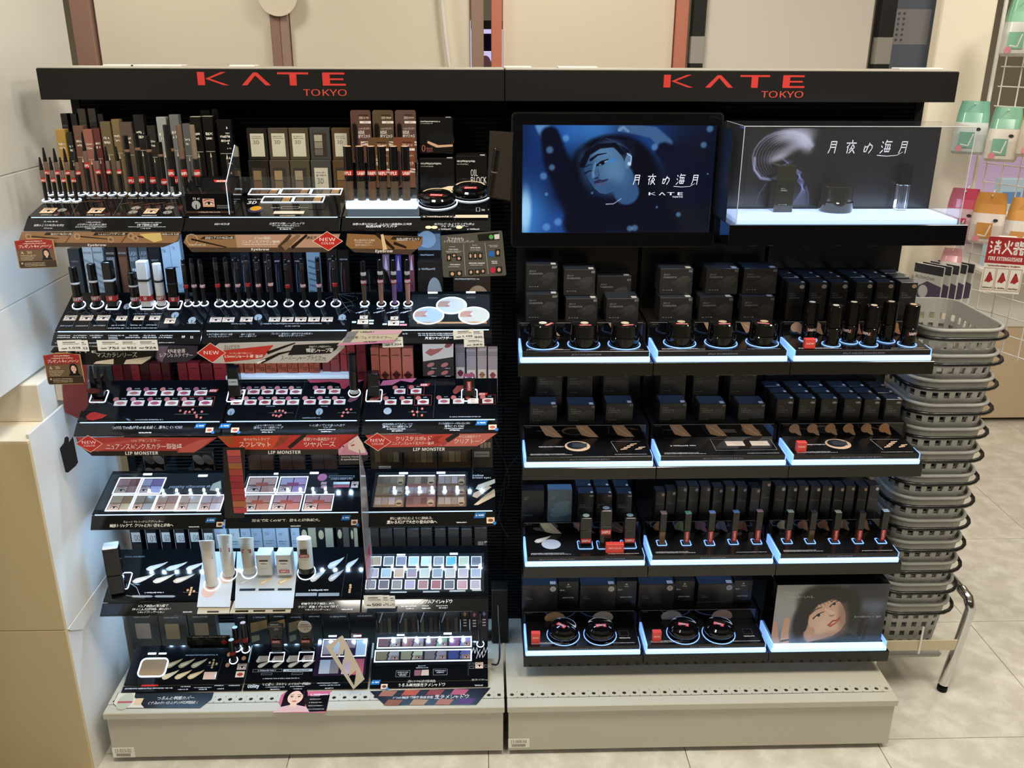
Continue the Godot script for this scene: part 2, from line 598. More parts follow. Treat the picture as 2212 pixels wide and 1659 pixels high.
func _ready() -> void:
	var cam := Camera3D.new()
	cam.name = "camera"
	add_child(cam)
	cam.position = Vector3(-.0427,1.5344,1.9827)
	cam.rotation = Vector3(-.35605,-.03199,.00473)
	cam.fov = 46.0627
	cam.near = .05
	cam.current = true
	var env := Environment.new()
	env.background_mode = Environment.BG_COLOR
	env.background_color = Color(0,0,0)
	env.tonemap_mode = Environment.TONE_MAPPER_LINEAR
	env.tonemap_exposure = 1.0
	env.sdfgi_enabled = true
	env.ssao_enabled = true
	env.ssil_enabled = true
	var we := WorldEnvironment.new()
	we.name = "world_environment"
	we.environment = env
	add_child(we)
	materials()
	ceiling_lamps()
	room()
	display_bays()
	far_partitions()
	left_cartons()
	top_tier()
	second_tier()
	third_tier()
	fourth_tier()
	fifth_tier()
	sixth_tier()
	video_screen()
	showcase()
	right_shelves()
	basket_stack()
	side_rack()

func materials() -> void:
	mat("black_satin","171412",.5,.0,.35)
	mat("black_gloss","0a0a0c",.07)
	mat("black_board","0d0e10",.07)
	mat("black_matte","060606",.55,.0,.3)
	mat("base_paint","bdb8a6",.45)
	mat("wall_paint","ece2cc",.8)
	mat("white_board","dad7ce",.7)
	mat("white_plastic","ece9e2",.4)
	mat("chrome","d8d8d8",.12,1.0)
	mat("mirror","e4e6e6",.03,1.0)
	glow("led_white","dcecff",1.5)
	glow("led_dot","e8f2ff",30.0)
	glow("led_edge","bcdcff",1.1)
	glow("led_blue","84b4ff",.95)
	glow("led_front","b0d6ff",1.1)
	glow("showcase_light","b4ceff",.9)
	glow("ceiling_lamp_light","fff0d8",6.0)
	var ac := mat("acrylic","b8c0c4",.02)
	ac.albedo_color.a = .02
	ac.transparency = BaseMaterial3D.TRANSPARENCY_ALPHA
	for a in [["print",.45],["print_gloss",.08],["print_foil",.3]]:
		var m := mat(a[0],"ffffff",a[1])
		m.vertex_color_use_as_albedo = true
	var cg := mat("clear_glass","f4f8ff",.02)
	cg.albedo_color.a = .02
	cg.refraction_enabled = true
	cg.refraction_scale = .05
	cg.transparency = BaseMaterial3D.TRANSPARENCY_ALPHA
	# stone-look vinyl: pale veins and cloudy patches in a warm grey
	for k in 3:
		var f := FastNoiseLite.new()
		f.seed = 11 + 7 * k
		f.noise_type = FastNoiseLite.TYPE_SIMPLEX
		f.frequency = .006
		f.fractal_octaves = 6
		f.fractal_gain = .6
		f.domain_warp_enabled = true
		f.domain_warp_amplitude = 40.0
		f.domain_warp_frequency = .01
		var ramp := Gradient.new()
		ramp.offsets = PackedFloat32Array([.0,.38,.52,.66,1.0])
		ramp.colors = PackedColorArray([Color("c2bcae"),Color("c9c4b6"),Color("cec9bc"),Color("d4cfc3"),Color("e0dcd2")])
		var t := NoiseTexture2D.new()
		t.width = 512
		t.height = 512
		t.seamless = true
		t.noise = f
		t.color_ramp = ramp
		var m := mat("floor_vinyl_%d" % k,"ffffff",.38)
		m.albedo_texture = t
		m.uv1_triplanar = true
		m.uv1_world_triplanar = true
		m.uv1_scale = Vector3(2.6,2.6,2.6) * (1.0 + .07 * k)
		m.uv1_offset = Vector3(.31 * k,.0,.17 * k)

func ceiling_lamps() -> void:
	var spots := [[-.55,.95],[.6,1.1],[1.75,.7],[-1.5,3.6],[1.7,3.6],[2.6,-.9],[.3,-1.6],[-1.6,-1.6]]
	var place := ["above the left end of the display","above the aisle before the display","above the shopping baskets","over the aisle far behind on the left","over the aisle far behind on the right","above the wire rack","between the display and the far partitions","left, between the display and the far partitions"]
	for i in spots.size():
		var c := Vector3(spots[i][0],2.68,spots[i][1])
		var t := thing("ceiling_lamp","square warm white ceiling lamp " + place[i],"lamp",c,"ceiling lamps")
		part(t,"frame",MB.new().box(c - Vector3(.22,.012,.22),c + Vector3(.22,.02,.22),.006),M.white_plastic)
		part(t,"lamp_diffuser",MB.new().box(c - Vector3(.2,.016,.2),c + Vector3(.2,-.006,.2)),M.ceiling_lamp_light)
		area(c - Vector3(0,.02,0),Vector3.DOWN,Vector2(.4,.4),"fffaf0",2.2 if i < 5 else 1.35)

func room() -> void:
	# floor of square vinyl tiles with open joints
	var base := structure("floor",MB.new().box(Vector3(-4.5,-.08,-5.0),Vector3(5.0,-.0035,5.0)),hue("8f8874",.8))
	var w := .459
	var sh := MB.new().box(Vector3(.0009,-.004,.0009),Vector3(w - .0009,.0,w - .0009),.0006).mesh()
	for i in range(-4,9):
		for j in range(-6,5):
			var o := MeshInstance3D.new()
			o.name = "floor_tile"
			o.mesh = sh
			o.material_override = M["floor_vinyl_%d" % posmod(i * 5 + j * 3,3)]
			o.position = Vector3(.878 + i * w,0,.294 + j * w)
			base.add_child(o,true)
	structure("ceiling",MB.new().box(Vector3(-4.5,2.7,-5.0),Vector3(5.0,2.8,5.0)),hue("e9e3d6",.9))
	structure("wall_back",MB.new().box(Vector3(-4.5,-.08,-5.1),Vector3(5.0,2.8,-5.0)),M.wall_paint)
	structure("wall_front",MB.new().box(Vector3(-4.5,-.08,5.0),Vector3(5.0,2.8,5.1)),hue("4a4036",.9))
	structure("wall_left",MB.new().box(Vector3(-4.6,-.08,-5.1),Vector3(-4.5,2.8,5.1)),hue("93866f",.9))
	structure("wall_right",MB.new().box(Vector3(5.0,-.08,-5.1),Vector3(5.1,2.8,5.1)),hue("93866f",.9))
	# the square pillar beside the display
	structure("wall_pillar",MB.new().box(Vector3(1.14,.0,-.54),Vector3(1.285,2.7,-.5),.004),M.wall_paint)

# the two black-backed bays on white plinths
func display_bays() -> void:
	var names := ["left","right"]
	for s in 2:
		var x0 := -.9 + .9 * s
		var x1 := x0 + .9
		var t := thing("gondola_bay",["black ribbed back panel bay on a white perforated plinth, left bay","black ribbed back panel bay on a white perforated plinth, right bay"][s],"display stand",Vector3(x0 + .45,0,.15))
		# ribbed panel: rows of half-round slats with dark gaps
		var rib := MB.new()
		var r0 := x0 + (.004 if s == 0 else .0002)
		var r1 := x1 - (.0002 if s == 0 else .004)
		rib.box(Vector3(r0,.1442,-.03),Vector3(r1,1.436,-.006))
		var y := .15
		while y < 1.428:
			rib.box(Vector3(r0 + .0002,y,-.006),Vector3(r1 - .0002,y + .0062,-.0005),.0012)
			y += .0088
		part(t,"ribbed_panel",rib,M.black_matte)
		var xu := x0 + .004 if s == 0 else x1 - .022
		part(t,"upright",MB.new().box(Vector3(xu,.1442,-.028),Vector3(xu + .018,1.436,.001),.001),M.black_satin)
		# plinth: front,sides and a top with a row of round holes
		var zb := .3312
		part(t,"plinth_front",MB.new().box(Vector3(x0 + .006,.014,zb - .02),Vector3(x1 - .006,.127,zb - .008),.001),M.base_paint)
		part(t,"plinth_side",MB.new().box(Vector3(x0 + .006,.014,-.03),Vector3(x0 + .012,.127,zb - .02)),M.base_paint)
		part(t,"plinth_side",MB.new().box(Vector3(x1 - .012,.014,-.03),Vector3(x1 - .006,.127,zb - .02)),M.base_paint)
		var zh := zb - .042
		var top := MB.new()
		top.box(Vector3(x0 + .003,.1272,-.03),Vector3(x1 - .003,.1439,zh - .011))
		top.box(Vector3(x0 + .003,.1272,zh + .011),Vector3(x1 - .003,.1439,zb),.0015)
		var cells := 38
		var cw := (.9 - .006) / cells
		for i in cells:
			var cx := x0 + .003 + (i + .5) * cw
			var k := 16
			for j in k:
				var g0 := TAU * j / k
				var g1 := TAU * (j + 1) / k
				var p0 := Vector3(cx + .0046 * cos(g0),.1439,zh - .0046 * sin(g0))
				var p1 := Vector3(cx + .0046 * cos(g1),.1439,zh - .0046 * sin(g1))
				var e0 := edge(cx,zh,cw / 2,.011,g0)
				var e1 := edge(cx,zh,cw / 2,.011,g1)
				top.quad(p0,e0,e1,p1)
				top.quad(p1,p1 - Vector3(0,.0015,0),p0 - Vector3(0,.0015,0),p0)
		part(t,"plinth_top",top,M.base_paint)
		part(t,"plinth_floor",MB.new().box(Vector3(x0 + .013,.02,-.02),Vector3(x1 - .013,.03,zb - .021)),M.black_matte)
		for e in 2:
			for zz in [.02,.29]:
				var fx := x0 + .05 if e == 0 else x1 - .05
				part(t,"levelling_foot",MB.new().box(Vector3(fx - .015,.0,zz - .015),Vector3(fx + .015,.02,zz + .015),.003),M.black_matte)
		# black fascia along the top,with red lettering
		var hx0 := -.9035 if s == 0 else .0008
		var hx1 := -.0008 if s == 0 else .9035
		var hd := thing("fascia",["black top fascia with red lettering, over the left bay","black top fascia with red lettering, over the right bay"][s],"sign",Vector3((hx0 + hx1) / 2,1.436,.05))
		part(hd,"box",MB.new().box(Vector3(hx0,1.4361,-.03),Vector3(hx1,1.4935,.1138),.0006),M.black_satin)
		part(hd,"grey_cap",MB.new().box(Vector3(hx0 + .001,1.4936,-.03),Vector3(hx1 - .001,1.4968,.112),.0008),hue("a8a294",.5))
		var q := pr(Vector3(0,0,.1138))
		var q2 := pr(Vector3(0,0,.1138))
		if s == 0:
			logo(q,-.5971,1.464,.2864,"c8372f")
			q2.text("TOKYO",-.3948,1.445,-.31,1.4571,"c8483a",0)
		else:
			logo(q,.3138,1.4627,.2814,"c8372f")
			q2.text("TOKYO",.51,1.4442,.5946,1.4565,"c8483a",0)
		part(hd,"large_lettering",q,M.print)
		part(hd,"small_lettering",q2,M.print)
	# slips of paper left lying on the cap
	var bits := [[-.80,.06,"white paper slip on top of the fascia, far left end"],[-.745,.1,"longer paper slip on the fascia beside the far left one"],[-.55,.05,"small paper slip on the fascia left of the red letters"],[.0,.055,"white clip over the joint between the two fascias"],[.11,.08,"thin paper slip on the right fascia near the joint"],[.81,.09,"white paper slip on the fascia at the far right"]]
	for a in bits:
		var t := thing("paper_slip",a[2],"paper",Vector3(a[0],1.4969,.03))
		part(t,"slip",MB.new().box(Vector3(a[0],1.4969,.01),Vector3(a[0] + a[1],1.5,.05),.0005),M.white_plastic)
	# asset labels on the plinths
	for a in [[-.8943,.0151,-.8445,.0428,"11-013-02","paper asset label at the corner of the left plinth"],[.0057,.022,.0548,.0474,"11-008-04","paper asset label at the corner of the right plinth"]]:
		var t := thing("asset_label",a[5],"label",Vector3(a[0],a[1],.3236))
		part(t,"paper",MB.new().box(Vector3(a[0],a[1],.3233),Vector3(a[2],a[3],.3238)),hue("e8e3d4",.6))
		var q := pr(Vector3(a[0],a[1],.3238))
		var w: float = a[2] - a[0]
		var h: float = a[3] - a[1]
		q.text(a[4],.12 * w,.52 * h,.86 * w,.86 * h,"3a3630",1)
		for i in 22:
			q.rect((.16 + .03 * i) * w,.12 * h,(.16 + .03 * i + .008 + .012 * ((i * 7) % 3) / 2) * w,.42 * h,"3a3630")
		part(t,"lettering",q,M.print)

func edge(cx: float,cz: float,a: float,b: float,g: float) -> Vector3:
	var d := Vector2(cos(g),sin(g))
	var s := minf(a / maxf(absf(d.x),1e-6),b / maxf(absf(d.y),1e-6))
	return Vector3(cx + d.x * s,.1439,cz - d.y * s)

# the four letters of the wide logo,set out on a 319 by 27 grid
func logo(q: Pr,x: float,y: float,w: float,hex: String) -> void:
	var k := w / 319.0
	for a in [[0,0,15.5,0,15.5,27,0,27],[17,13.4,51,27,62,27,27,13.6,67,0,55,0],[94,0,120.5,26.5,129,26.5,157,0,145.5,0,124.6,20.5,106,0],[172,23,198,23,198,0,213,0,213,23,239,23,239,27,172,27],[269,0,319,0,319,4,285,4,285,11.5,314,11.5,314,15,285,15,285,23,317,23,317,27,269,27]]:
		var o: Array = []
		for i in range(0,a.size(),2):
			o.append_array([x + a[i] * k,y + a[i + 1] * k])
		q.pg(o,hex)

# the backs of another row of shelving,seen over the fascia
func far_partitions() -> void:
	var z := -2.5
	var g := "panels of the far partition"
	for a in [[-1.80,-1.012,"e8dfcb","leftmost cream board of the far partition"],[-.925,-.1,"e8dfcb","cream board of the far partition with a hanging white cable"],[.05,.845,"ecdfca","cream board between the two salmon posts of the far partition"],[.99,1.775,"ece4da","white board between the black posts of the far partition"]]:
		var t := thing("partition_board",a[3],"board",Vector3((a[0] + a[1]) / 2,0,z),g)
		part(t,"board",MB.new().box(Vector3(a[0],.0,z - .02),Vector3(a[1],2.2,z),.003),hue(a[2],.75))
	for a in [[-1.90,-1.81,"9c7a6c","mauve post at the left end of the far partition"],[-1.008,-.966,"9c7a6c","left one of the paired mauve posts of the far partition"],[-.965,-.928,"a88a80","right one of the paired mauve posts of the far partition"],[-.095,-.038,"9c8070","mauve post left of the bright gap in the far partition"],[-.003,.046,"cc7a62","salmon post right of the bright gap in the far partition"],[.85,.905,"cc8068","salmon post beside the black post in the far partition"],[.925,.985,"161412","left black post of the far partition"],[1.80,1.87,"161412","right black post of the far partition"]]:
		var t := thing("partition_post",a[3],"post",Vector3((a[0] + a[1]) / 2,0,z),"posts of the far partition")
		part(t,"post",MB.new().box(Vector3(a[0],.0,z - .03),Vector3(a[1],2.2,z + .03),.003),hue(a[2],.5))
		if a[2] == "161412":
			part(t,"grey_sleeve",MB.new().box(Vector3(a[0] - .001,1.47,z - .031),Vector3(a[1] + .001,1.59,z + .031),.002),hue("a8a49c",.5))
	var c := thing("hanging_cable","white cable hanging down the far cream board","cable",Vector3(-.21,1.2,z))
	var pts: Array = []
	for i in 12:
		var f := i / 11.0
		pts.append(Vector3(-.235 + .08 * f * f,2.0 - .8 * f,z + .04))
	part(c,"cable",MB.new().tube(pts,.01,8),M.white_plastic)
	var d := thing("round_sign","round cream disc sign on the paired mauve posts","sign",Vector3(-.95,1.79,z + .04))
	var mb := MB.new()
	mb.X = Transform3D(Basis(Vector3.RIGHT,PI / 2),Vector3(-.963,1.752,z + .045))
	mb.loft(circle(40),[[-.005,.088,.088],[.005,.088,.088]])
	part(d,"disc",mb,hue("e9dfca",.7))
	# lit poster panel glimpsed through the gap
	var s := thing("lit_poster_panel","bright backlit panel glimpsed in the gap between mauve and salmon posts","sign",Vector3(-.02,0,-2.75))
	part(s,"sign_panel",MB.new().box(Vector3(-.12,.0,-2.77),Vector3(.1,1.66,-2.75),.002),glow("poster_sign_light","cfc6ee",.9))
	var q := pr(Vector3(0,0,-2.75))
	q.rect(-.1,1.62,.08,1.66,"5a5248")
	q.ell(-.03,1.43,.035,.07,"e0b8c0")
	q.rect(-.05,1.52,.02,1.6,"101048")
	part(s,"picture",q,M.print)
	# blue-grey cupboard at the right end
	var b := thing("blue_grey_locker","blue-grey locker panel with a dotted notice behind the right black post","locker",Vector3(2.0,0,-2.7))
	part(b,"panel",MB.new().box(Vector3(1.88,.0,-2.75),Vector3(2.16,2.2,-2.7),.004),hue("7d8494",.5))
	part(b,"side_post",MB.new().box(Vector3(2.16,.0,-2.72),Vector3(2.2,2.2,-2.55),.004),hue("59606c",.5))
	var q2 := pr(Vector3(0,0,-2.7))
	q2.rect(1.9,1.56,2.14,1.72,"b4b0b2")
	for i in 4:
		for j in 6:
			q2.ell(1.93 + .026 * i,1.7 - .024 * j,.007,.007,"6a6e78",8)
	part(b,"notice",q2,M.print)
	# things peeping over the left end
	var l := thing("green_lettered_board","white board with green lettering standing behind the left fascia end","board",Vector3(-1.5,0,-1.1))
	part(l,"board",MB.new().box(Vector3(-1.56,.0,-1.12),Vector3(-1.36,1.57,-1.1),.002),M.white_plastic)
	var q3 := pr(Vector3(0,0,-1.1))
	q3.line([-1.46,1.565,-1.44,1.53,-1.425,1.49,-1.425,1.46],.02,"3f9a7c")
	q3.rect(-1.405,1.45,-1.385,1.568,"3f8a66")
	part(l,"lettering",q3,M.print)
	var l2 := thing("green_framed_panel","clear panel with a green frame at the upper left, above the fascia","panel",Vector3(-1.5,0,-.9))
	part(l2,"frame",MB.new().tube([Vector3(-1.475,1.45,-.9),Vector3(-1.475,1.65,-.9),Vector3(-1.40,1.65,-.9)],.006,6),hue("5e8a6c",.4))
	part(l2,"sheet",MB.new().box(Vector3(-1.475,1.3,-.905),Vector3(-1.40,1.65,-.9)),hue("c8c4b4",.4))

# white card display cartons against the left end
func left_cartons() -> void:
	var t := thing("cardboard_display_carton","large plain cardboard carton standing on the floor at the left end","carton",Vector3(-1.25,0,.2))
	part(t,"front_panel",MB.new().box(Vector3(-1.7,.0,.352),Vector3(-.925,.385,.36),.001),hue("c8b48a",.75))
	part(t,"front_panel",MB.new().box(Vector3(-1.7,.3865,.352),Vector3(-.925,.815,.3602),.001),hue("c8b48a",.75))
	part(t,"side_panel",MB.new().box(Vector3(-.931,.0,-.03),Vector3(-.925,.83,.352),.001),M.white_board)
	part(t,"top_panel",MB.new().box(Vector3(-1.7,.815,.26),Vector3(-.926,.82,.36),.001),hue("e2d6bc",.75))
	part(t,"flap",MB.new().prism(pv([.02,.345,.3,.345,.345,.375,.355,.385,.02,.385]),.0,.002),M.white_board,true).transform = Transform3D(Basis(Vector3(0,0,1),Vector3(0,1,0),Vector3(-1,0,0)),Vector3(-.9215,0,0) - t.position)
	var u := thing("cardboard_sleeve","folded white cardboard sleeve with slots above the plain carton","carton",Vector3(-1.1,.82,.2))
	part(u,"riser",MB.new().box(Vector3(-1.6,.82,.15),Vector3(-.936,.9,.265),.002),hue("e8ddc8",.75))
	part(u,"folded_tab",MB.new().box(Vector3(-.936,.84,.03),Vector3(-.92,.92,.2),.002),hue("e8ddc8",.75))
	var w := thing("white_side_board","tall white card board facing the tiers at the upper left","board",Vector3(-.97,.9,.3))
	var o := part(w,"lower_sheet",MB.new().box(Vector3(-.985,.905,-.2),Vector3(-.965,1.06,.75),.002),M.white_board)
	part(w,"middle_sheet",MB.new().box(Vector3(-.985,1.0603,-.2),Vector3(-.9645,1.3,.75),.002),M.white_board)
	part(w,"upper_sheet",MB.new().box(Vector3(-.985,1.3003,-.2),Vector3(-.964,1.75,.75),.002),M.white_board)
	part(w,"backing",MB.new().box(Vector3(-.992,.905,-.2),Vector3(-.9852,1.75,.75)),M.white_board)
	part(w,"ledge",MB.new().box(Vector3(-.964,1.575,.2),Vector3(-.93,1.592,.5),.002),M.white_plastic)

# ---------------------------------------------------------------- the kit of parts for the left bay
func board_plane(t: int) -> Transform3D:
	var a: Array = TIER[t]
	return plane_at(Vector3(0,a[0],a[1]),Vector3.RIGHT,Vector3(0,a[2] - a[0],a[3] - a[1]))

func lip_plane(t: int) -> Transform3D:
	var a: Array = TIER[t]
	return plane_at(Vector3(0,a[4],a[5]),Vector3.RIGHT,Vector3(0,a[0] - a[4],a[1] - a[5]))

func on_board(t: int) -> Pr:
	var q := Pr.new()
	q.X = board_plane(t)
	return q

func on_lip(t: int) -> Pr:
	var q := Pr.new()
	q.X = lip_plane(t)
	return q

# a slanted glossy board with a price panel along its front,a shelf under it and a row of diodes beneath
func tray(t: int,x0: float,x1: float,label: String,lit := true,edge_lit := true) -> Node3D:
	var a: Array = TIER[t]
	var d := Vector2(a[2] - a[0],a[3] - a[1]).length()
	var dl := Vector2(a[0] - a[4],a[1] - a[5]).length()
	var o := thing("tester_tray",label,"display tray",Vector3((x0 + x1) / 2,a[0],(a[1] + a[3]) / 2),"tester trays of the left bay")
	var mb := MB.new()
	mb.X = board_plane(t)
	part(o,"board",mb.box(Vector3(x0,0,-.004),Vector3(x1,d,0),.0006),M.black_board)
	mb = MB.new()
	mb.X = lip_plane(t)
	part(o,"price_panel",mb.box(Vector3(x0,0,-.003),Vector3(x1,dl - .003,0),.0005),M.black_board)
	if t < 6:
		part(o,"shelf_plate",MB.new().box(Vector3(x0 + .004,a[0] - .016,.002),Vector3(x1 - .004,a[0] - .011,a[1] - .012),.0005),M.black_satin)
		for e in 2:
			var bx := x0 + .004 if e == 0 else x1 - .007
			part(o,"bracket",MB.new().box(Vector3(bx,a[0] - .04,.002),Vector3(bx + .003,a[0] - .016,.1)),M.black_satin)
	if edge_lit:
		mb = MB.new()
		mb.X = board_plane(t)
		part(o,"led_edge_strip",mb.box(Vector3(x0 + .006,-.0012,-.0035),Vector3(x1 - .006,.0,-.0012)),M.led_edge)
	if lit:
		var y: float = a[0] - .0165
		var zl: float = [.0,.205,.212,.076,.175,.113][t]
		part(o,"led_rail",MB.new().box(Vector3(x0 + .02,y - .006,zl - .006),Vector3(x1 - .02,y,zl + .006),.0008),M.white_plastic)
		for i in 8:
			var x := lerpf(x0 + .035,x1 - .035,i / 7.0)
			part(o,"led_lamp",cached("diode",func(): return MB.new().box(Vector3(-.0025,-.0012,-.0022),Vector3(.0025,.0,.0022))),M.led_dot,true).position = Vector3(x,y - .006,zl) - o.position
			area(Vector3(x,y - .0078,zl),Vector3(0,-1,.1),Vector2(.005,.0045),"a4d0ff",LED / 8.0)
	return o

const LED := .054

func light_ring(o: Node3D,t: int,x: float,s: float,r: float,square := false) -> void:
	var m := cached("ring%d%s" % [int(r * 10000),square],func():
		var mb := MB.new()
		var pts: Array = []
		for p in (rrect(2 * r,2 * r,r * .2,2) if square else circle(24,r)):
			pts.append(Vector3(p.x,p.y,0))
		mb.tube(pts,.0012,6,true)
		return mb)
	var e := part(o,"light_ring",m,M.led_white,true)
	e.transform = Transform3D(Basis(),-o.position) * (board_plane(t) * Transform3D(Basis(),Vector3(x,s,.0012)))

# an upright tester made of stacked sections: [part name,from,to (shares of the height),radius,radius at its top,colour,roughness,square?]
func tester(called: String,label: String,category: String,group: String,at: Vector3,h: float,sections: Array,sticker: Array = [],turn := .0,material_for := {}) -> Node3D:
	var o := thing(called,label,category,at,group)
	var n := 0
	for s in sections:
		n += 1
		var key := "%s%d_%.3f_%s" % [called,n,h,str(s)]
		var m := cached(key,func():
			var mb := MB.new()
			var y0: float = s[1] * h
			var y1: float = s[2] * h
			var b := minf(.0008,(y1 - y0) * .2)
			var sq: int = s[7] if s.size() > 7 else 0
			var out := circle(18) if sq == 0 else rrect(2,2,.25,3)
			mb.loft(out,[[y0,s[3] - b],[y0 + b,s[3]],[y1 - b,s[4]],[y1,s[4] - b]])
			return mb)
		var mt: Material = material_for[s[0]] if material_for.has(s[0]) else hue(s[5],s[6])
		part(o,s[0],m,mt,true).rotation.y = turn
	if sticker:
		# [text,height share,radius,letter height,turn]
		var q := Pr.new()
		var w: float = sticker[3] * 4.0
		q.z = .0
		q.text(sticker[0],-w / 2,sticker[1] * h,w / 2,sticker[1] * h + sticker[3],"f4ece4",2)
		bend(q,sticker[2] + .0003)
		part(o,"sticker_lettering",q,M.print,true).rotation.y = sticker[4]
	return o

func bend(q: Pr,r: float) -> void:
	for i in q.v.size():
		var p := q.v[i]
		q.v[i] = Vector3(r * sin(p.x / r),p.y,r * cos(p.x / r))
		q.n[i] = Vector3(sin(p.x / r),0,cos(p.x / r))

# a folding carton standing with its front at zf; draw(p,w,h) prints on the front
func carton(called: String,label: String,group: String,r: Array,zf: float,depth: float,hex: String,draw = null,rough := .35,top_hex := "",lean := .0) -> Node3D:
	var at := Vector3((r[0] + r[2]) / 2,r[1],zf - depth / 2)
	var o := thing(called,label,"box",at,group)
	var w: float = r[2] - r[0]
	var h: float = r[3] - r[1]
	part(o,"body",MB.new().box(Vector3(-w / 2,0,-depth / 2),Vector3(w / 2,h,depth / 2),.0007),hue(hex,rough),true)
	if top_hex:
		part(o,"tuck_flap",MB.new().box(Vector3(-w / 2 + .001,h,-depth / 2 + .001),Vector3(w / 2 - .001,h + .0006,depth / 2 - .001)),hue(top_hex,rough),true)
		if w > .03:
			part(o,"top_badge",MB.new().box(Vector3(w * .28,h + .0006,depth * .2),Vector3(w * .44,h + .001,depth * .46),.0002),hue("c8c4c0",.5),true)
	if draw:
		var q := Pr.new()
		q.X = Transform3D(Basis(),Vector3(-w / 2,0,depth / 2))
		draw.call(q,w,h)
		part(o,"printed_front",q,M.print_foil,true)
	if lean:
		o.rotation.x = lean
	return o

# a stiff printed card,its outline in the plane z
func card(called: String,label: String,category: String,outline: Array,z: float,hex: String,draw: Callable,group := "",gloss := "print_foil") -> Node3D:
	var c := pv(outline)
	var lo := c[0]
	var hi := c[0]
	for p in c:
		lo = lo.min(p)
		hi = hi.max(p)
	var o := thing(called,label,category,Vector3((lo.x + hi.x) / 2,lo.y,z),group)
	part(o,"card",MB.new().prism(c,z - .001,z),hue(hex,.3))
	var q := pr(Vector3(0,0,z))
	draw.call(q)
	part(o,"print",q,M[gloss])
	return o

# small printed pictures
func eye_picture(q: Pr,x0: float,y0: float,x1: float,y1: float,skin := "d9b59a",lid := "") -> void:
	var w := x1 - x0
	var h := y1 - y0
	q.rect(x0,y0,x1,y1,skin)
	if lid:
		q.ell(x0 + w * .52,y0 + h * .52,w * .36,h * .3,lid,14)
	q.line([x0 + w * .12,y0 + h * .78,x0 + w * .45,y0 + h * .92,x0 + w * .9,y0 + h * .76],h * .12,"5a4234",h * .05)
	q.ell(x0 + w * .52,y0 + h * .42,w * .3,h * .17,"f0e4dc",14)
	q.ell(x0 + w * .53,y0 + h * .43,w * .12,h * .17,"2a1a14",12)
	q.line([x0 + w * .2,y0 + h * .4,x0 + w * .38,y0 + h * .58,x0 + w * .62,y0 + h * .6,x0 + w * .88,y0 + h * .44],h * .09,"1c120e")

func lip_picture(q: Pr,x0: float,y0: float,x1: float,y1: float,hex: String) -> void:
	var w := x1 - x0
	var h := y1 - y0
	q.rect(x0,y0,x1,y1,"e3cbb4")
	var m := y0 + h * .5
	q.pg([x0 + w * .12,m,x0 + w * .3,m + h * .2,x0 + w * .44,m + h * .3,x0 + w * .5,m + h * .24,x0 + w * .56,m + h * .3,x0 + w * .7,m + h * .2,x0 + w * .88,m,x0 + w * .68,m - h * .26,x0 + w * .5,m - h * .32,x0 + w * .32,m - h * .26],hex)
	q.line([x0 + w * .14,m,x0 + w * .5,m + h * .03,x0 + w * .86,m],h * .05,"5c2320")

func lips_with_dot(q: Pr,a: Array,hex: String,dot: String) -> void:
	lip_picture(q,a[0],a[1],a[2],a[3],hex)
	q.ell(a[0] + .001,a[3] + .003,.0058,.006,dot,12)
	q.scrawl(a[0] + .012,a[3] + .004,a[2] - .004,a[3] + .0062,"b8b8b8",int(a[0] * 1000) + 2000)

func smear(q: Pr,x: float,y: float,w: float,h: float,hex: String,light: String) -> void:
	q.pg([x,y + h * .25,x + w * .06,y + h * .08,x + w * .2,y,x + w * .38,y + h * .08,x + w * .62,y + h * .36,x + w * .86,y + h * .7,x + w,y + h,x + w * .72,y + h * .82,x + w * .4,y + h * .66,x + w * .14,y + h * .52],hex)
	q.pg([x + w * .14,y + h * .3,x + w * .22,y + h * .16,x + w * .42,y + h * .3,x + w * .66,y + h * .58,x + w * .4,y + h * .48],light)

# a portrait small enough to be a handful of shapes: hair,face,eyes,mouth,shoulders
func portrait(q: Pr,x: float,y: float,h: float,hair: String,top: String,skin := "e6bfa6") -> void:
	q.ell(x,y + h * .6,h * .3,h * .36,hair,20)
	q.pg([x - h * .3,y + h * .62,x - h * .3,y + h * .1,x + h * .3,y + h * .1,x + h * .3,y + h * .62],hair)
	q.pg([x - h * .45,y,x - h * .34,y + h * .18,x - h * .1,y + h * .26,x + h * .1,y + h * .26,x + h * .34,y + h * .18,x + h * .45,y],top)
	q.rect(x - h * .08,y + h * .2,x + h * .08,y + h * .4,skin)
	q.ell(x,y + h * .54,h * .19,h * .25,skin,20)
	q.ell(x - h * .09,y + h * .57,h * .045,h * .02,"2a1c18",8)
	q.ell(x + h * .09,y + h * .57,h * .045,h * .02,"2a1c18",8)
	q.line([x - h * .14,y + h * .63,x - h * .05,y + h * .64],h * .02,"4a342a")
	q.line([x + h * .05,y + h * .64,x + h * .14,y + h * .63],h * .02,"4a342a")
	q.line([x + h * .01,y + h * .56,x + h * .02,y + h * .47],h * .014,"c49a82")
	q.ell(x,y + h * .4,h * .06,h * .022,"b4483e",10)
	q.pg([x - h * .2,y + h * .6,x - h * .12,y + h * .78,x + h * .05,y + h * .8,x + h * .2,y + h * .6,x + h * .22,y + h * .75,x,y + h * .92,x - h * .22,y + h * .75],hair)

func new_diamond(q: Pr,x: float,y: float,rx: float,ry: float,two: bool) -> void:
	q.pg([x - rx,y,x,y - ry,x + rx,y,x,y + ry],"f0dcc8")
	q.pg([x - rx * .94,y,x,y - ry * .94,x + rx * .94,y,x,y + ry * .94],"c0302a")
	q.text("NEW",x - rx * .52,y + (ry * .02 if two else -ry * .14),x + rx * .52,y + ry * (.34 if two else .2),"f6ece6",0)
	if two:
		q.text("COLOR",x - rx * .42,y - ry * .32,x + rx * .42,y - ry * .1,"f6ece6",0)

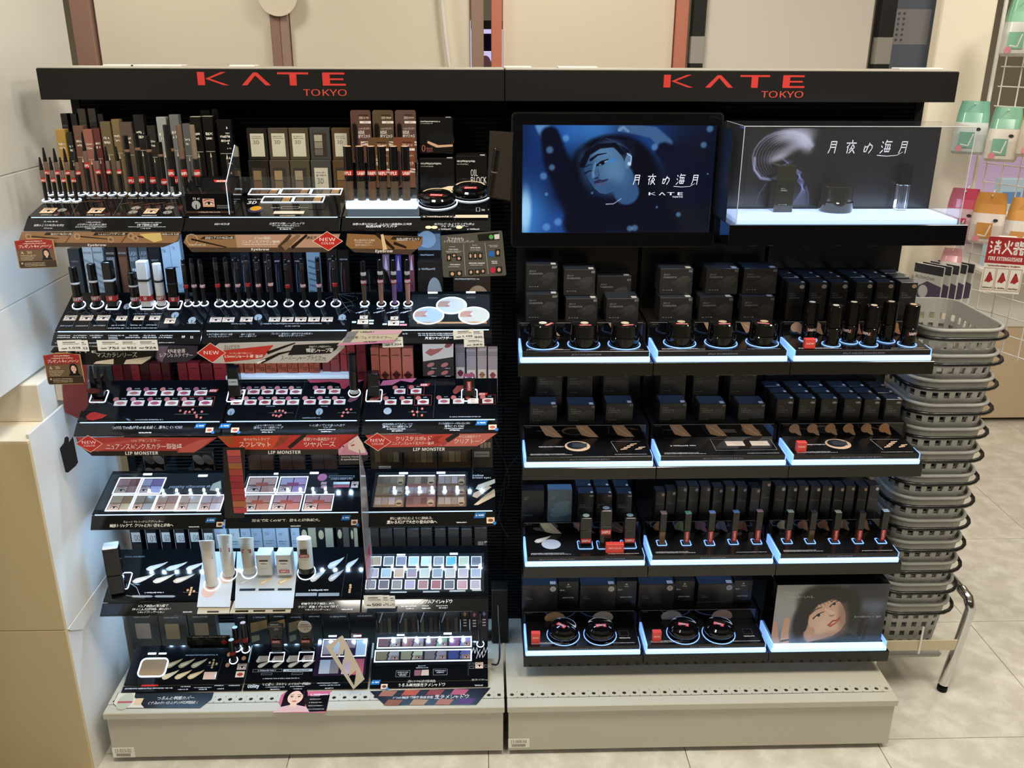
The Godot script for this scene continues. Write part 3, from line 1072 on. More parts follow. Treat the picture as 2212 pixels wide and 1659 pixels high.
func price_tag(r: Array,z: float,amount: String,label: String,lean := .0) -> void:
	var o := thing("price_tag",label,"price tag",Vector3((r[0] + r[2]) / 2,r[1],z),"white price tags")
	var w: float = r[2] - r[0]
	var h: float = r[3] - r[1]
	part(o,"card",MB.new().box(Vector3(-w / 2,0,-.0004),Vector3(w / 2,h,.0004)),hue("f0efe9",.4),true)
	var q := Pr.new()
	q.X = Transform3D(Basis(),Vector3(-w / 2,0,.0004))
	q.text(amount,w * .42,h * .16,w * .92,h * .38,"28282c",2)
	q.rect(w * .22,h * .78,w * .75,h * .86,"70706c")
	q.scrawl(w * .22,h * .62,w * .9,h * .7,"8a8a86",3)
	q.scrawl(w * .14,h * .18,w * .36,h * .3,"404044",5)
	part(o,"print",q,M.print,true)
	o.rotation.z = lean

func campaign_card(x0: float,y0: float,x1: float,y1: float,z: float,label: String,lean: float) -> void:
	var o := thing("campaign_card",label,"card",Vector3((x0 + x1) / 2,y0,z),"bronze campaign cards")
	var w := x1 - x0
	var h := y1 - y0
	var out := pv([.04,0,.92,0,.98,.06,1,.95,.78,.97,.66,1.02,.36,1.02,.24,.97,.02,.95,0,.06])
	for i in out.size():
		out[i] = (out[i] - Vector2(.5,0)) * Vector2(w,h)
	part(o,"card",MB.new().prism(out,-.0006,.0006),hue("b89a68",.3),true)
	var q := Pr.new()
	q.X = Transform3D(Basis(),Vector3(-w / 2,0,.0006))
	q.rect(.03 * w,.025 * h,.97 * w,.93 * h,"6e5842")
	q.pg([.03 * w,.66 * h,.97 * w,.66 * h,.97 * w,.94 * h,.72 * w,.99 * h,.3 * w,.99 * h,.03 * w,.94 * h],"9c2a26")
	q.rect(.03 * w,.62 * h,.97 * w,.68 * h,"7c4236")
	q.scrawl(.3 * w,.9 * h,.72 * w,.94 * h,"f0dcc8",3)
	q.scrawl(.22 * w,.83 * h,.8 * w,.865 * h,"f0dcc8",4)
	q.text("プレゼントキャンペーン",.1 * w,.7 * h,.93 * w,.81 * h,"fff2e2",0,.0,.11)
	portrait(q,.76 * w,.27 * h,.42 * h,"241a16","141210")
	q.text("A",.12 * w,.5 * h,.2 * w,.59 * h,"e8d2b0",3)
	q.text("30",.28 * w,.5 * h,.4 * w,.59 * h,"e8d2b0",1)
	for k in 4:
		q.scrawl(.1 * w,(.43 - .05 * k) * h,(.5 - .04 * k) * w,(.455 - .05 * k) * h,"d8c4a0",5 + k)
	q.rect(.03 * w,.025 * h,.97 * w,.25 * h,"3c3026")
	q.text("B",.08 * w,.15 * h,.13 * w,.21 * h,"f0e0c4",3)
	for k in 3:
		q.scrawl(.16 * w,(.17 - .05 * k) * h,.68 * w,(.195 - .05 * k) * h,"d8c4a0",9 + k)
	part(o,"print",q,M.print_foil,true)
	o.rotation.z = lean

# ---------------------------------------------------------------- left bay,top tier: brows and face powder
const BROW := [["barrel",.0,.42,.0036,.0036,"151211",.3],["sample_band",.42,.52,.0042,.0042,"b8221f",.4],["shade_band",.52,.7,.004,.004,"6d5a50",.4],["cap",.7,1.0,.0039,.0016,"12100f",.25]]
const MARKER := [["barrel",.0,.3,.0048,.0052,"131110",.3],["sticker_band",.18,.3,.0054,.0054,"b8221f",.4],["upper_barrel",.3,.72,.0052,.0052,"161311",.28],["shade_ring",.72,.77,.0054,.0054,"7a5c44",.4],["cap",.77,1.0,.0052,.005,"100e0e",.25]]

func top_tier() -> void:
	var t1 := tray(1,-.89,-.6008,"slanted black tray of slim brow pencils at the left of the top tier")
	
	var spots: Array = [[-.8938,1.2608,.1605,.0889],[-.8739,1.2608,.1605,.0877],[-.8544,1.2608,.1605,.0878],[-.8341,1.2608,.1605,.0878],[-.8153,1.2608,.1605,.1179],[-.7951,1.2608,.1605,.0914],[-.7748,1.2608,.1605,.0914],[-.7547,1.2608,.1605,.0907],[-.7339,1.2608,.1605,.1115],[-.7131,1.2608,.1605,.1162],[-.6916,1.2608,.1605,.1116],[-.6702,1.2608,.1606,.0998],[-.6487,1.2608,.1606,.114],[-.6285,1.2608,.1606,.1145]]
	var front: Array = [[-.8879,1.2538,.1939,.0818],[-.8688,1.2538,.1939,.0818],[-.8496,1.2538,.1939,.0814],[-.8304,1.2538,.194,.0807]]
	for i in spots.size():
		var a: Array = spots[i]
		var fat := i >= 8
		tester("eye_marker" if fat else "brow_pencil","%s %s from the left, back row, top left tray" % [ORD[i],"thick black brow marker" if fat else "slim brow pencil"],"pen","brow pencils on the top tier",Vector3(a[0],a[1] + .0005,a[2]),a[3],MARKER if fat else BROW,["SAMPLE",.21 if fat else .44,.0054 if fat else .0042,a[3] * .05,.35 * ((i * 5) % 4 - 1.5)])
	for i in 4:
		var a: Array = front[i]
		tester("brow_pencil","%s slim brow pencil from the left in the front row of the top left tray" % ORD[i],"pen","brow pencils on the top tier",Vector3(a[0],a[1] + .0005,a[2]),a[3],BROW,["SAMPLE",.44,.0042,a[3] * .05,.4 * (i % 3 - 1)])
	for a in [[-.8938,.116],[-.8739,.116],[-.8544,.116],[-.8341,.116],[-.8153,.116],[-.7951,.116],[-.7748,.116],[-.7547,.1159],[-.7339,.1159],[-.7131,.1159],[-.6916,.1159],[-.6702,.1159],[-.6487,.1159],[-.8879,.0818],[-.8688,.0818],[-.8496,.0818],[-.8304,.0818]]:
		light_ring(t1,1,a[0],a[1],.0078)
	var q := on_board(1)
	for a in [[-.8765,.0167,-.8513,.0423],[-.7876,.0165,-.7618,.0421],[-.6827,.0132,-.6592,.0387]]:
		eye_picture(q,a[0],a[1],a[2],a[3],"e0c2a0")
	for a in [[-.8392,.0313],[-.7049,.042],[-.7033,.0208],[-.6411,.0419],[-.6386,.0194]]:
		q.ell(a[0],a[1],.0085,.009,"8c8a86",14)
		q.line([a[0],a[1],a[0] + .001,a[1] - .008],.0015,"2a2826")
	for a in [[-.7319,.065],[-.7116,.065],[-.689,.0616],[-.6697,.0649],[-.6482,.0649],[-.8095,.0751],[-.7903,.075]]:
		q.line([a[0] - .01,a[1] - .004,a[0] + .004,a[1] + .003,a[0] - .002,a[1] - .002,a[0] + .012,a[1] + .006],.0016,"7a5a40")
	q.line([-.8113,.0041,-.8253,.0919],.0006,"6a6a68")
	q.line([-.7338,.0039,-.7455,.0919],.0006,"6a6a68")
	for a in [[-.8675,.0035,-.8375,.0085],[-.7843,.0033,-.7518,.0083],[-.6814,.0006,-.6535,.0056],[-.8926,.0651,-.8235,.0704],[-.8161,.0912,-.746,.0953],[-.7363,.0911,-.6393,.0952]]:
		q.scrawl(a[0],a[1],a[2],a[3],"a8a49c",int(a[2] * 999) + 999)
	part(t1,"printed_board",q,M.print_gloss)
	q = on_lip(1)
	q.text("自眉のような毛流れを演出",-.8741,.0097,-.8188,.0148,"d8dade",0,.12)
	q.text("パウダリー仕上がりに変化",-.7957,.0108,-.7415,.0162,"d8dade",0,.12)
	q.text("1本で簡単立体眉",-.6858,.01,-.6466,.0155,"d8dade",0,.12)
	for a in [[-.8574,.0193,-.8322,.0224],[-.779,.0177,-.7537,.0201],[-.6902,.0167,-.6406,.0191],[-.8536,.0037,-.8376,.0061],[-.7972,.0066,-.7399,.009],[-.7781,.003,-.7598,.0054],[-.7009,.0067,-.6319,.0088],[-.6772,.0028,-.6589,.0052]]:
		q.scrawl(a[0],a[1],a[2],a[3],"a4acb4",int(a[2] * 999) + 999)
	part(t1,"printed_prices",q,M.print_gloss)

	# cartons behind the pencils
	
	var row: Array = [[-.8903,1.2695,-.8718,1.3796,"a8853f"],[-.8672,1.2695,-.8573,1.3748,"1a1716"],[-.8552,1.2695,-.8346,1.3863,"6b4a38"],[-.8347,1.2695,-.8179,1.3797,"8f5a4c"],[-.8167,1.2695,-.8036,1.3816,"5a2a26"],[-.7994,1.2695,-.7803,1.3946,"62543a"],[-.7783,1.2695,-.7627,1.3989,"7a6444"],[-.7618,1.2695,-.7386,1.3937,"54473a"],[-.7346,1.2695,-.7143,1.408,"171514"],[-.709,1.2695,-.6934,1.3871,"2a2522"],[-.6898,1.2695,-.6707,1.4034,"9a9a96"],[-.6627,1.2695,-.6448,1.4082,"6e6e6c"],[-.6404,1.2695,-.6255,1.3908,"5c5c5c"],[-.6227,1.2695,-.6019,1.404,"15130f"],[-.5998,1.2695,-.5794,1.4046,"15130f"],[-.5708,1.2695,-.5424,1.3989,"0e0d0d"]]
	for i in row.size():
		var a: Array = row[i]
		var hx: String = a[4]
		carton("slim_carton","%s slim brow product carton from the left behind the top left pencils" % ORD[i],"slim cartons on the top tier",[a[0],1.2265,a[2],a[3]],.105 + .004 * (i % 2),.018,hx,func(p,w,h):
			p.rect(w * .06,h * .62,w * .94,h * .625,"c8c0b0")
			p.scrawl(w * .16,h * .8,w * .84,h * .83,"d8d2c4",i + 3)
			p.scrawl(w * .2,h * .75,w * .8,h * .78,"d8d2c4",i + 9)
			p.rect(w * .42,h * .12,w * .58,h * .56,"2a2420" if i < 8 else "4a443c")
			p.pg([w * .42,h * .56,w * .58,h * .56,w * .5,h * .62],"d8cbb0")
			if i == 15:
				for k in 5:
					p.pg([w * .62,h * (.9 - .17 * k),w * .74,h * (.9 - .17 * k),w * .68,h * (.93 - .17 * k)],"e8e4dc")
					p.scrawl(w * .55,h * (.84 - .17 * k),w * .85,h * (.86 - .17 * k),"b8b4ac",k + 3),.28,["","c8c2a8"][int(i in [13,14])])
	row = [[-.8952,1.3233,-.8818,1.4067,"17171a"],[-.8758,1.3233,-.8632,1.4068,"141416"],[-.8599,1.3233,-.8443,1.417,"5f5348"],[-.8397,1.3233,-.8241,1.4171,"57504c"],[-.8219,1.3234,-.8103,1.4069,"131314"],[-.6151,1.3236,-.5958,1.4147,"141312"],[-.5927,1.3236,-.5795,1.4165,"1b1917"]]
	for i in row.size():
		var a: Array = row[i]
		carton("slim_carton","%s slim carton from the left in the rear row of the top tier" % ORD[i],"slim cartons on the top tier",[a[0],1.2265,a[2],a[3]],.06,.018,a[4],func(p,w,h):
			p.scrawl(w * .15,h * .86,w * .85,h * .88,"8a867e",i + 3)
			p.scrawl(w * .15,h * .82,w * .85,h * .835,"8a867e",i + 8),.28)

	# middle tray: riser of three pencils,brow palettes under glowing frames
	
	var t2 := tray(1,-.5991,-.3115,"black tray of brow palettes in the middle of the top tier")
	
	var rs := thing("pencil_riser","black box riser holding three brow pencils, beside the clear acrylic wall","stand",Vector3(-.57,1.245,.235))
	part(rs,"block",MB.new().prism(pv([.262,1.2405,.262,1.277,.205,1.302,.205,1.252]),-.6004,-.5108),M.black_board,true).transform = Transform3D(Basis(Vector3(0,0,1),Vector3(0,1,0),Vector3(1,0,0)),-rs.position)
	q = pr(Vector3(0,0,.2622))
	var e: Array = [-.5687,1.2527,-.547,1.2679]
	eye_picture(q,e[0],e[1],e[2],e[3],"d8a890")
	q.ell(-.5813,1.2562,.0082,.0082,"a8a8a8")
	q.line([-.5813,1.2562,-.5816,1.2492],.002,"1a1a1a")
	q.rect(-.543,1.2534,-.5187,1.2562,"5a5a5c")
	q.rect(-.5434,1.2496,-.5191,1.2524,"5a5a5c")
	q.rect(-.601,1.2407,-.5129,1.2449,"4a3a30")
	q.scrawl(-.5789,1.2416,-.5379,1.244,"c8b8a8",4)
	q.scrawl(-.5864,1.2655,-.5736,1.2702,"b8b8b8",8)
	part(rs,"printed_front",q,M.print_gloss)
	q = pr(Vector3(0,1.277,.262),Vector3.RIGHT,Vector3(0,.025,-.057))
	q.pg([-.553,.04,-.528,.04,-.532,.048,-.557,.048],"c8352e")
	q.text("NEW",-.55,.041,-.533,.047,"f4e8e0",2)
	part(rs,"new_label",q,M.print_gloss)
	var three := [[-.629,"151211"],[-.605,"6a5446"],[-.581,"7d6c5c"]]
	for i in 3:
		tester("brow_pencil","%s of three upright brow pencils in the black riser" % ORD[i],"pen","brow pencils on the top tier",Vector3(three[i][0],1.287,.236),.112,[["barrel",.0,.16,.0052,.0052,"131110",.25],["sample_band",.16,.28,.0054,.0054,"b8221f",.4],["collar",.28,.45,.0052,.005,"1a1614",.3],["cap",.45,1.0,.005,.005,three[i][1],.35]],["SAMPLE",.19,.0054,.006,.3 * (i - 1)])
	var ac := thing("acrylic_divider","clear acrylic wall beside the brow palettes of the top tier","divider",Vector3(-.52,1.24,.22))
	part(ac,"clear_sheet",MB.new().prism(pv([.27,1.2385,.272,1.298,.185,1.358,.165,1.352,.165,1.262]),-.0012,.0012),M.acrylic,true).transform = Transform3D(Basis(Vector3(0,0,1),Vector3(0,1,0),Vector3(1,0,0)),Vector3(-.519,0,0) - ac.position)
	part(ac,"led_edge",MB.new().tube([Vector3(-.519,1.24,.2705),Vector3(-.519,1.298,.2725),Vector3(-.519,1.358,.186)],.0007,6),M.led_edge)
	part(ac,"clear_front",MB.new().box(Vector3(-.519,1.27,.2),Vector3(-.36,1.3,.202)),M.acrylic)
	
	q = on_board(1)
	var pals: Array = [[-.5071,.1128,-.4502,.143],[-.4452,.1143,-.3894,.1445],[-.3848,.1128,-.3274,.1445],[-.4733,.0705,-.417,.0995],[-.4125,.0719,-.3565,.1009]]
	for i in pals.size():
		var a: Array = pals[i]
		var w: float = a[2] - a[0]
		var h: float = a[3] - a[1]
		q.rect(a[0],a[1],a[2],a[3],"2a2420")
		for k in 3:
			q.rect(a[0] + w * (.06 + .3 * k),a[1] + h * .15,a[0] + w * (.32 + .3 * k),a[1] + h * .85,[["4a3a30","6b5444","8d6f56"],["44362e","5a4a40","8a7460"],["4a4038","6a5c50","9a8468"],["3a3430","54504a","a8885c"],["6a5a48","4a423c","b09468"]][i][k])
		q.ell(a[0] + w * .8,a[1] + h * .95,w * .13,h * .18,"c89a70",14)
	q.text("3D",-.4999,.062,-.4824,.0777,"d8dade",2)
	q.scrawl(-.5036,.0835,-.4764,.0908,"b8b8bc",5)
	q.ell(-.4769,.0341,.0145,.017,"3c3058")
	q.ell(-.4779,.0389,.0105,.012,"c8962e")
	q.rect(-.4396,.0108,-.3825,.025,"d8cfc0")
	q.frame(-.4304,.0374,-.3952,.0479,.0012,"a8a8a4")
	q.scrawl(-.4493,.0388,-.4328,.0444,"8a8a8a",3)
	q.scrawl(-.3933,.0388,-.3729,.0443,"8a8a8a",6)
	q.rect(-.378,.0339,-.3473,.0654,"1c1a1a")
	q.scrawl(-.4252,-.0013,-.3965,.004,"b8a898",6)
	part(t2,"printed_board",q,M.print_gloss)
	for a in pals:
		glow_frame(t2,1,a,.0016)
	q = on_lip(1)
	q.text("繊細な毛流れ眉",-.5441,.0121,-.5157,.0173,"c8ccd4",0,.12)
	q.text("立体グラデ眉×ノーズシャドウ",-.4429,.0132,-.3771,.0184,"c8ccd4",0,.12)
	q.text("ホリ深い印象の目もとに",-.4373,.0087,-.3853,.0126,"c8ccd4",0,.12)
	q.scrawl(-.4269,.0045,-.396,.0068,"98a0a8",5)
	q.scrawl(-.4215,.0006,-.4005,.0032,"c8ccd4",8)
	part(t2,"printed_prices",q,M.print_gloss)
	# pale-windowed palette cartons,two high
	row = [[-.5186,1.3175,-.4785,1.3808],[-.4759,1.3176,-.4366,1.3814],[-.4347,1.3176,-.3956,1.3815],[-.3929,1.3177,-.3527,1.3826],[-.3487,1.3177,-.3124,1.3819]]
	for i in row.size():
		var a: Array = row[i]
		for up in 2:
			var y1: float = a[3] if up else a[1] + .002
			var y0: float = a[1] + .0022 if up else 1.2265
			carton("palette_carton","%s palette carton from the left, %s row behind the brow palettes" % [ORD[i],"upper" if up else "lower"],"palette cartons on the top tier",[a[0],y0,a[2],y1],.09 if up else .1,.02,["241f1b","4a4034","4c4630","454340","54402a"][i],func(p,w,h):
				p.rect(w * .16,h * .1,w * .84,h * .84,"c9c2ac" if (up == 1) != (i == 3) else "38322c")
				if (up == 1) != (i == 3):
					p.text("3D",w * .28,h * .5,w * .6,h * .62,"7a7468",2)
					p.scrawl(w * .24,h * .66,w * .76,h * .7,"8a8478",i + 5)
					p.scrawl(w * .24,h * .72,w * .7,h * .76,"8a8478",i + 6)
				else:
					for k in 3:
						p.rect(w * .22,h * (.14 + .22 * k),w * .62,h * (.34 + .22 * k),[["4a3826","6a5236","88704c"],["5a4a36","7a6648","9c8460"],["544c40","766a58","988a72"],["6a6258","8c8272","ada48e"],["4c3420","70522e","8c6e44"]][i][k]),.3)

	# right tray: lit mascara stand and face powder
	
	var t3 := tray(1,-.3081,-.03,"black tray with the lit mascara stand at the right of the top tier")
	
	var hs := thing("mascara_stand","clear acrylic stand glowing white under six brow mascaras","stand",Vector3(-.2363,1.24,.235))
	var mx0 := -.3024
	var mx1 := -.1681
	part(hs,"led_base",MB.new().box(Vector3(mx0,1.2485,.222),Vector3(mx1,1.262,.266),.0015),glow("stand_light","cfe6ff",.9))
	part(hs,"clear_front",MB.new().box(Vector3(mx0,1.262,.262),Vector3(mx1,1.285,.264)),M.acrylic)
	part(hs,"clear_back",MB.new().box(Vector3(mx0,1.262,.22),Vector3(mx1,1.31,.222)),M.acrylic)
	for e2 in 2:
		part(hs,"clear_side",MB.new().prism(pv([.22,1.262,.266,1.262,.266,1.285,.22,1.335]),-.001,.001),M.acrylic,true).transform = Transform3D(Basis(Vector3(0,0,1),Vector3(0,1,0),Vector3(1,0,0)),Vector3(mx0 if e2 == 0 else mx1,0,0) - hs.position)
	var tops := [-.2961,-.2739,-.2529,-.2327,-.2112,-.1892]
	for i in 6:
		tester("brow_mascara","%s brow mascara from the left in the glowing acrylic stand" % ORD[i],"mascara","brow mascaras in the glowing stand",Vector3(tops[i],1.2622,.244),.1,[["bottle",.0,.36,.0078,.0078,["5a4838","50463a","5e4434","4e4034","544a3a","54463c"][i],.2],["neck",.36,.46,.008,.008,"191513",.2],["sample_band",.46,.56,.0083,.0083,"b8221f",.4],["cap",.56,.995,.0082,.0082,"121010",.18],["cap_disc",.99,1.0,.007,.007,"e6b898",.5]],["SAMPLE",.48,.0083,.0062,.5 * ((i * 3) % 4 - 1.5)])
	for i in 5:
		var a: Array = [[-.3054,1.3168,-.2655,1.4184],[-.262,1.3169,-.2208,1.4185],[-.2173,1.3169,-.1763,1.4187]][i] if i < 3 else [[-.2685,1.2726,-.2282,1.3691],[-.2197,1.2726,-.178,1.3697]][i - 3]
		var zc := .115 if i < 3 else .15
		var hx: String = ["5c4038","544632","5a443e","63482c","74442e"][i]
		card("blister_card",["reddish brown mascara blister card, left of the upper row","olive brown mascara blister card, middle of the upper row","plum brown mascara blister card, right of the upper row","golden brown mascara blister card in the lower row","rust brown mascara blister card in the lower row"][i],"blister pack",[a[0],a[1],a[2],a[1],a[2],a[3] - .003,a[2] - .003,a[3],a[0] + .003,a[3],a[0],a[3] - .003],zc,hx,func(p):
			var w: float = a[2] - a[0]
			var h: float = a[3] - a[1]
			p.text("3D",a[0] + w * .42,a[3] - .017,a[0] + w * .62,a[3] - .0125,"cdb8a4",2)
			p.scrawl(a[0] + w * .42,a[3] - .0105,a[0] + w * .86,a[3] - .0085,"2a1c16",i + 2)
			p.scrawl(a[0] + w * .66,a[3] - .0165,a[0] + w * .9,a[3] - .013,"cdb8a4",i + 4)
			p.rect(a[0] + w * .45,a[3] - .0255,a[2],a[3] - .021,"e4dcd0")
			p.text("BR-%s" % ["5","6","7","2","3"][i],a[0] + w * .64,a[3] - .0248,a[0] + w * .86,a[3] - .0217,"5a4a40",0)
			p.text("ふんわり仕上がり",a[0] + w * .34,a[3] - .037,a[0] + w * .94,a[3] - .033,"f0e8dc")
			p.text("脱色級",a[0] + w * .34,a[3] - .0455,a[0] + w * .66,a[3] - .0385,"f4ece2",0,.0,.12)
			p.text("眉マスカラ",a[0] + w * .34,a[3] - .0535,a[0] + w * .94,a[3] - .0465,"f4ece2",0,.0,.12)
			p.rect(a[0] + w * .45,a[3] - .068,a[2],a[3] - .06,"d8c4b4")
			p.line([a[0] + w * .5,a[3] - .065,a[0] + w * .75,a[3] - .062,a[0] + w * .98,a[3] - .065],.002,"6a4a38"),"mascara blister cards")
		var tb := get_child(get_child_count() - 1)
		var w2: float = a[2] - a[0]
		part(tb,"packed_tube",MB.new().box(Vector3(a[0] + w2 * .1,a[1] + .004,zc),Vector3(a[0] + w2 * .3,a[3] - .024,zc + .008),.003),hue("17100e",.2))
	for i in 3:
		var a: Array = [[-.1704,1.3341,-.1036,1.4033],[-.1719,1.2636,-.1015,1.3249],[-.0987,1.2636,-.036,1.3302]][i]
		carton("powder_carton",["black face powder carton with a round jar pictured, on top of another","lower black face powder carton under the pictured jar carton","black powder carton lettered OIL BLOCK beside the compacts"][i],"face powder cartons",[a[0],1.2265 if i > 0 else a[1],a[2],a[3]],.115 if i else .108,.06,"151211",func(p,w,h):
			p.scrawl(w * .04,h * .88,w * .62,h * .92,"c8c4bc",5)
			p.scrawl(w * .04,h * .83,w * .4,h * .86,"98948c",6)
			p.ell(w * .62,h * .36,w * .42,h * .2,"2e2826",24)
			p.ell(w * .62,h * .42,w * .42,h * .2,"1b1716",24)
			if i == 0:
				p.pg([w * .22,h * .3,w * .5,h * .17,w * .99,h * .2,w * .99,h * .26,w * .55,h * .24,w * .25,h * .36],"d0a888")
				p.text("0",w * .06,h * .06,w * .16,h * .24,"b86a5c",0)
				p.text("BASE",w * .2,h * .12,w * .38,h * .17,"b86a5c",0)
				p.text("ZERO",w * .2,h * .05,w * .38,h * .1,"b86a5c",0)
			if i == 2:
				p.text("OIL",w * .48,h * .62,w * .7,h * .74,"f0ece6",0)
				p.text("BLOCK",w * .48,h * .48,w * .98,h * .6,"f0ece6",0),.25,"1c1918")
	
	for i in 2:
		var c: Array = [-.1329,.0687,-.0686,.1089]
		var x: float = c[2 * i]
		var s: float = c[2 * i + 1]
		var o := thing("powder_compact",["round black powder compact tester nearer the mascara stand","round black powder compact tester nearer the mirror"][i],"compact",board_plane(1) * Vector3(x,s,0),"round powder compacts on the top tier")
		round_compact(o,board_plane(1) * Transform3D(Basis(Vector3.UP.cross(Vector3.RIGHT),.0),Vector3(x,s,0)),.036,"d8bf98",.0 if i else -.1)
		light_ring(t3,1,x,s,.0385)
	q = on_board(1)
	q.pg([-.1378,.143,-.1034,.1703,-.0987,.143,-.1262,.1202],"e0cdb0")
	q.rect(-.0965,-.0088,-.0347,.006,"cfc4ac")
	q.rect(-.1619,-.0086,-.099,.0028,"3a3632")
	q.scrawl(-.1569,-.006,-.1028,.0001,"c8c4bc",4)
	q.frame(-.0576,.023,-.0499,.0438,.0012,"b8b8b4")
	q.scrawl(-.0474,.0264,-.0332,.0368,"b8b8b4",4)
	part(t3,"printed_board",q,M.print_gloss)
	q = on_lip(1)
	q.text("自眉の黒を和らげ、ふんわり高発色&立体感",-.2887,.0117,-.1777,.0169,"d0d4da",0,.12)
	q.text("脱色級眉マスカラ",-.263,.0058,-.2042,.0117,"e4e6ea",0,.12)
	q.text("毛穴カバー&メイクくずれ防止",-.1364,.0115,-.06,.0167,"d0d4da",0,.12)
	q.text("フェイスパウダー",-.1243,.0063,-.0718,.0115,"e4e6ea",0,.12)
	for a in [[-.1462,-.0654],[-.1352,-.0655],[-.0889,-.0644]]:
		q.ell(a[0],.006,.006,.0038,"e6d2b0",14)
	q.scrawl(-.1274,-.0002,-.1037,.003,"b0b4ba",4)
	q.scrawl(-.0737,-.0003,-.0512,.003,"b0b4ba",4)
	part(t3,"printed_prices",q,M.print_gloss)

	# brown header cards hanging from the front edge
	
	card("header_card","brown shelf header card lettered Eyebrow, at the far left","shelf sign",[-.891,1.214,-.602,1.214,-.609,1.196,-.638,1.185,-.838,1.186,-.899,1.198],.304,"4c3c30",func(p):
		p.pg([-.891,1.214,-.603,1.213,-.61,1.198,-.617,1.193,-.885,1.194,-.898,1.198],"9a7452")
		for a in [[-.798,1.214,-.815,1.194],[-.696,1.214,-.714,1.193]]:
			p.line(a,.0018,"5c4434")
		for a in [[-.847,1.213,-.8,1.213,-.805,1.207,-.852,1.208],[-.758,1.213,-.698,1.212,-.704,1.207,-.763,1.207],[-.646,1.212,-.604,1.212,-.605,1.207,-.651,1.207]]:
			p.pg(a,"2e241c")
		p.text("自然な毛流れ眉",-.8403,1.208,-.8011,1.2122,"e8ddd0",0,.1,.12)
		p.text("ふんわりパウダリー眉",-.7548,1.2078,-.7039,1.212,"e8ddd0",0,.1,.12)
		p.text("立体感のある眉",-.6435,1.2075,-.6054,1.2114,"e8ddd0",0,.1,.12)
		for a in [[-.881,1.206,-.826,1.202],[-.792,1.206,-.732,1.2],[-.695,1.207,-.652,1.201]]:
			p.line(a,.0024,"241a14",.0012)
		for a in [[-.8803,1.2053],[-.792,1.2056],[-.7319,1.1995],[-.6943,1.2064],[-.6862,1.2019]]:
			p.ell(a[0],a[1],.0052,.0052,"dcc8b0",16)
			p.ell(a[0],a[1],.0045,.0045,"9a7452",16)
			p.ell(a[0],a[1],.0012,.0012,"241a14",8)
		p.pg([-.678,1.21,-.639,1.212,-.638,1.198,-.653,1.194,-.67,1.203],"d8bc78")
		p.text("Eyebrow",-.7757,1.1862,-.742,1.1918,"f2ece4",2,.12),"brown brow header cards")
	card("header_card","brown shelf header card lettered Eyebrow with a red diamond, in the middle","shelf sign",[-.592,1.208,-.309,1.21,-.315,1.195,-.337,1.175,-.586,1.176,-.6,1.194],.304,"4c3c30",func(p):
		p.pg([-.592,1.208,-.503,1.208,-.502,1.184,-.592,1.185,-.599,1.194],"92704f")
		p.pg([-.503,1.208,-.31,1.209,-.315,1.196,-.327,1.184,-.502,1.184],"b8927a")
		p.ell(-.5831,1.1994,.0105,.0105,"dcc8b0",20)
		p.ell(-.5831,1.1994,.0097,.0097,"92704f",20)
		p.line([-.584,1.2,-.522,1.185],.0034,"1e1612",.002)
		p.pg([-.561,1.205,-.505,1.206,-.507,1.2,-.569,1.2],"2e241c")
		p.text("繊細リアルな毛流れ眉",-.5593,1.2003,-.5076,1.205,"e8ddd0",0,.08,.12)
		p.text("0.0mm極細",-.59,1.1875,-.5589,1.1919,"e8ddd0",0)
		p.text("2つの新色",-.4687,1.1995,-.4386,1.2046,"fbf2ea",0,.1,.1)
		p.text("ニュアンスブラウン登場",-.4924,1.1929,-.423,1.1981,"fbf2ea",0,.1,.1)
		p.scrawl(-.4918,1.1891,-.4292,1.191,"f0e0d4",4)
		p.line([-.423,1.184,-.402,1.207],.009,"4a362a",.005)
		p.line([-.415,1.184,-.386,1.207],.012,"8a6a50",.006)
		p.line([-.4,1.184,-.372,1.207],.006,"241a14",.004)
		p.text("濃淡グ",-.373,1.1998,-.354,1.205,"2a1e18",0,.1,.13)
		new_diamond(p,-.3336,1.196,.0285,.0185,true)
		p.text("Eyebrow",-.4765,1.1773,-.4435,1.1832,"f2ece4",2,.12),"brown brow header cards")
	
	card("header_card","brown shelf header card lettered Eyebrow, under the lit mascara stand","shelf sign",[-.297,1.21,-.157,1.204,-.158,1.19,-.181,1.17,-.286,1.175,-.301,1.189],.304,"4c3c30",func(p):
		p.pg([-.296,1.21,-.158,1.203,-.159,1.19,-.169,1.18,-.292,1.182,-.3,1.189],"8f6844")
		p.text("眉の毛を抑える単色",-.2845,1.1958,-.246,1.1998,"f0e4d4",0,.1)
		p.text("パウダリー仕上がり",-.284,1.1912,-.25,1.1953,"f0e4d4",0,.1)
		p.text("自然な変化カラー",-.2833,1.1867,-.2514,1.1905,"f0e4d4",0,.1)
		p.line([-.241,1.209,-.212,1.182],.008,"2a1c14",.005)
		p.line([-.232,1.207,-.228,1.181],.005,"e0c89c",.008)
		p.line([-.21,1.192,-.189,1.184],.006,"2a1c14",.004)
		p.pg([-.212,1.205,-.159,1.203,-.163,1.196,-.217,1.199],"2e241c")
		p.text("脱色級眉マスカラ",-.2061,1.1966,-.1625,1.2022,"f4ece2",0,.08,.12)
		p.text("Eyebrow",-.2465,1.1729,-.214,1.18,"f2ece4",2,.12),"brown brow header cards")
	
	campaign_card(-.9051,1.1476,-.8327,1.2021,.309,"bronze and red campaign card clipped under the top tier at the far left",.03)
	# mirror card,a tilted mascara and the grey guide sheet at the right end
	
	var mr := card("mirror_card","upright mirror card beside the powder compacts","mirror",[-.031,1.391,.013,1.388,.008,1.261,-.037,1.269],.25,"2a2826",func(p): p.rect(-.0154,1.2756,-.0052,1.2781,"2a2826"))
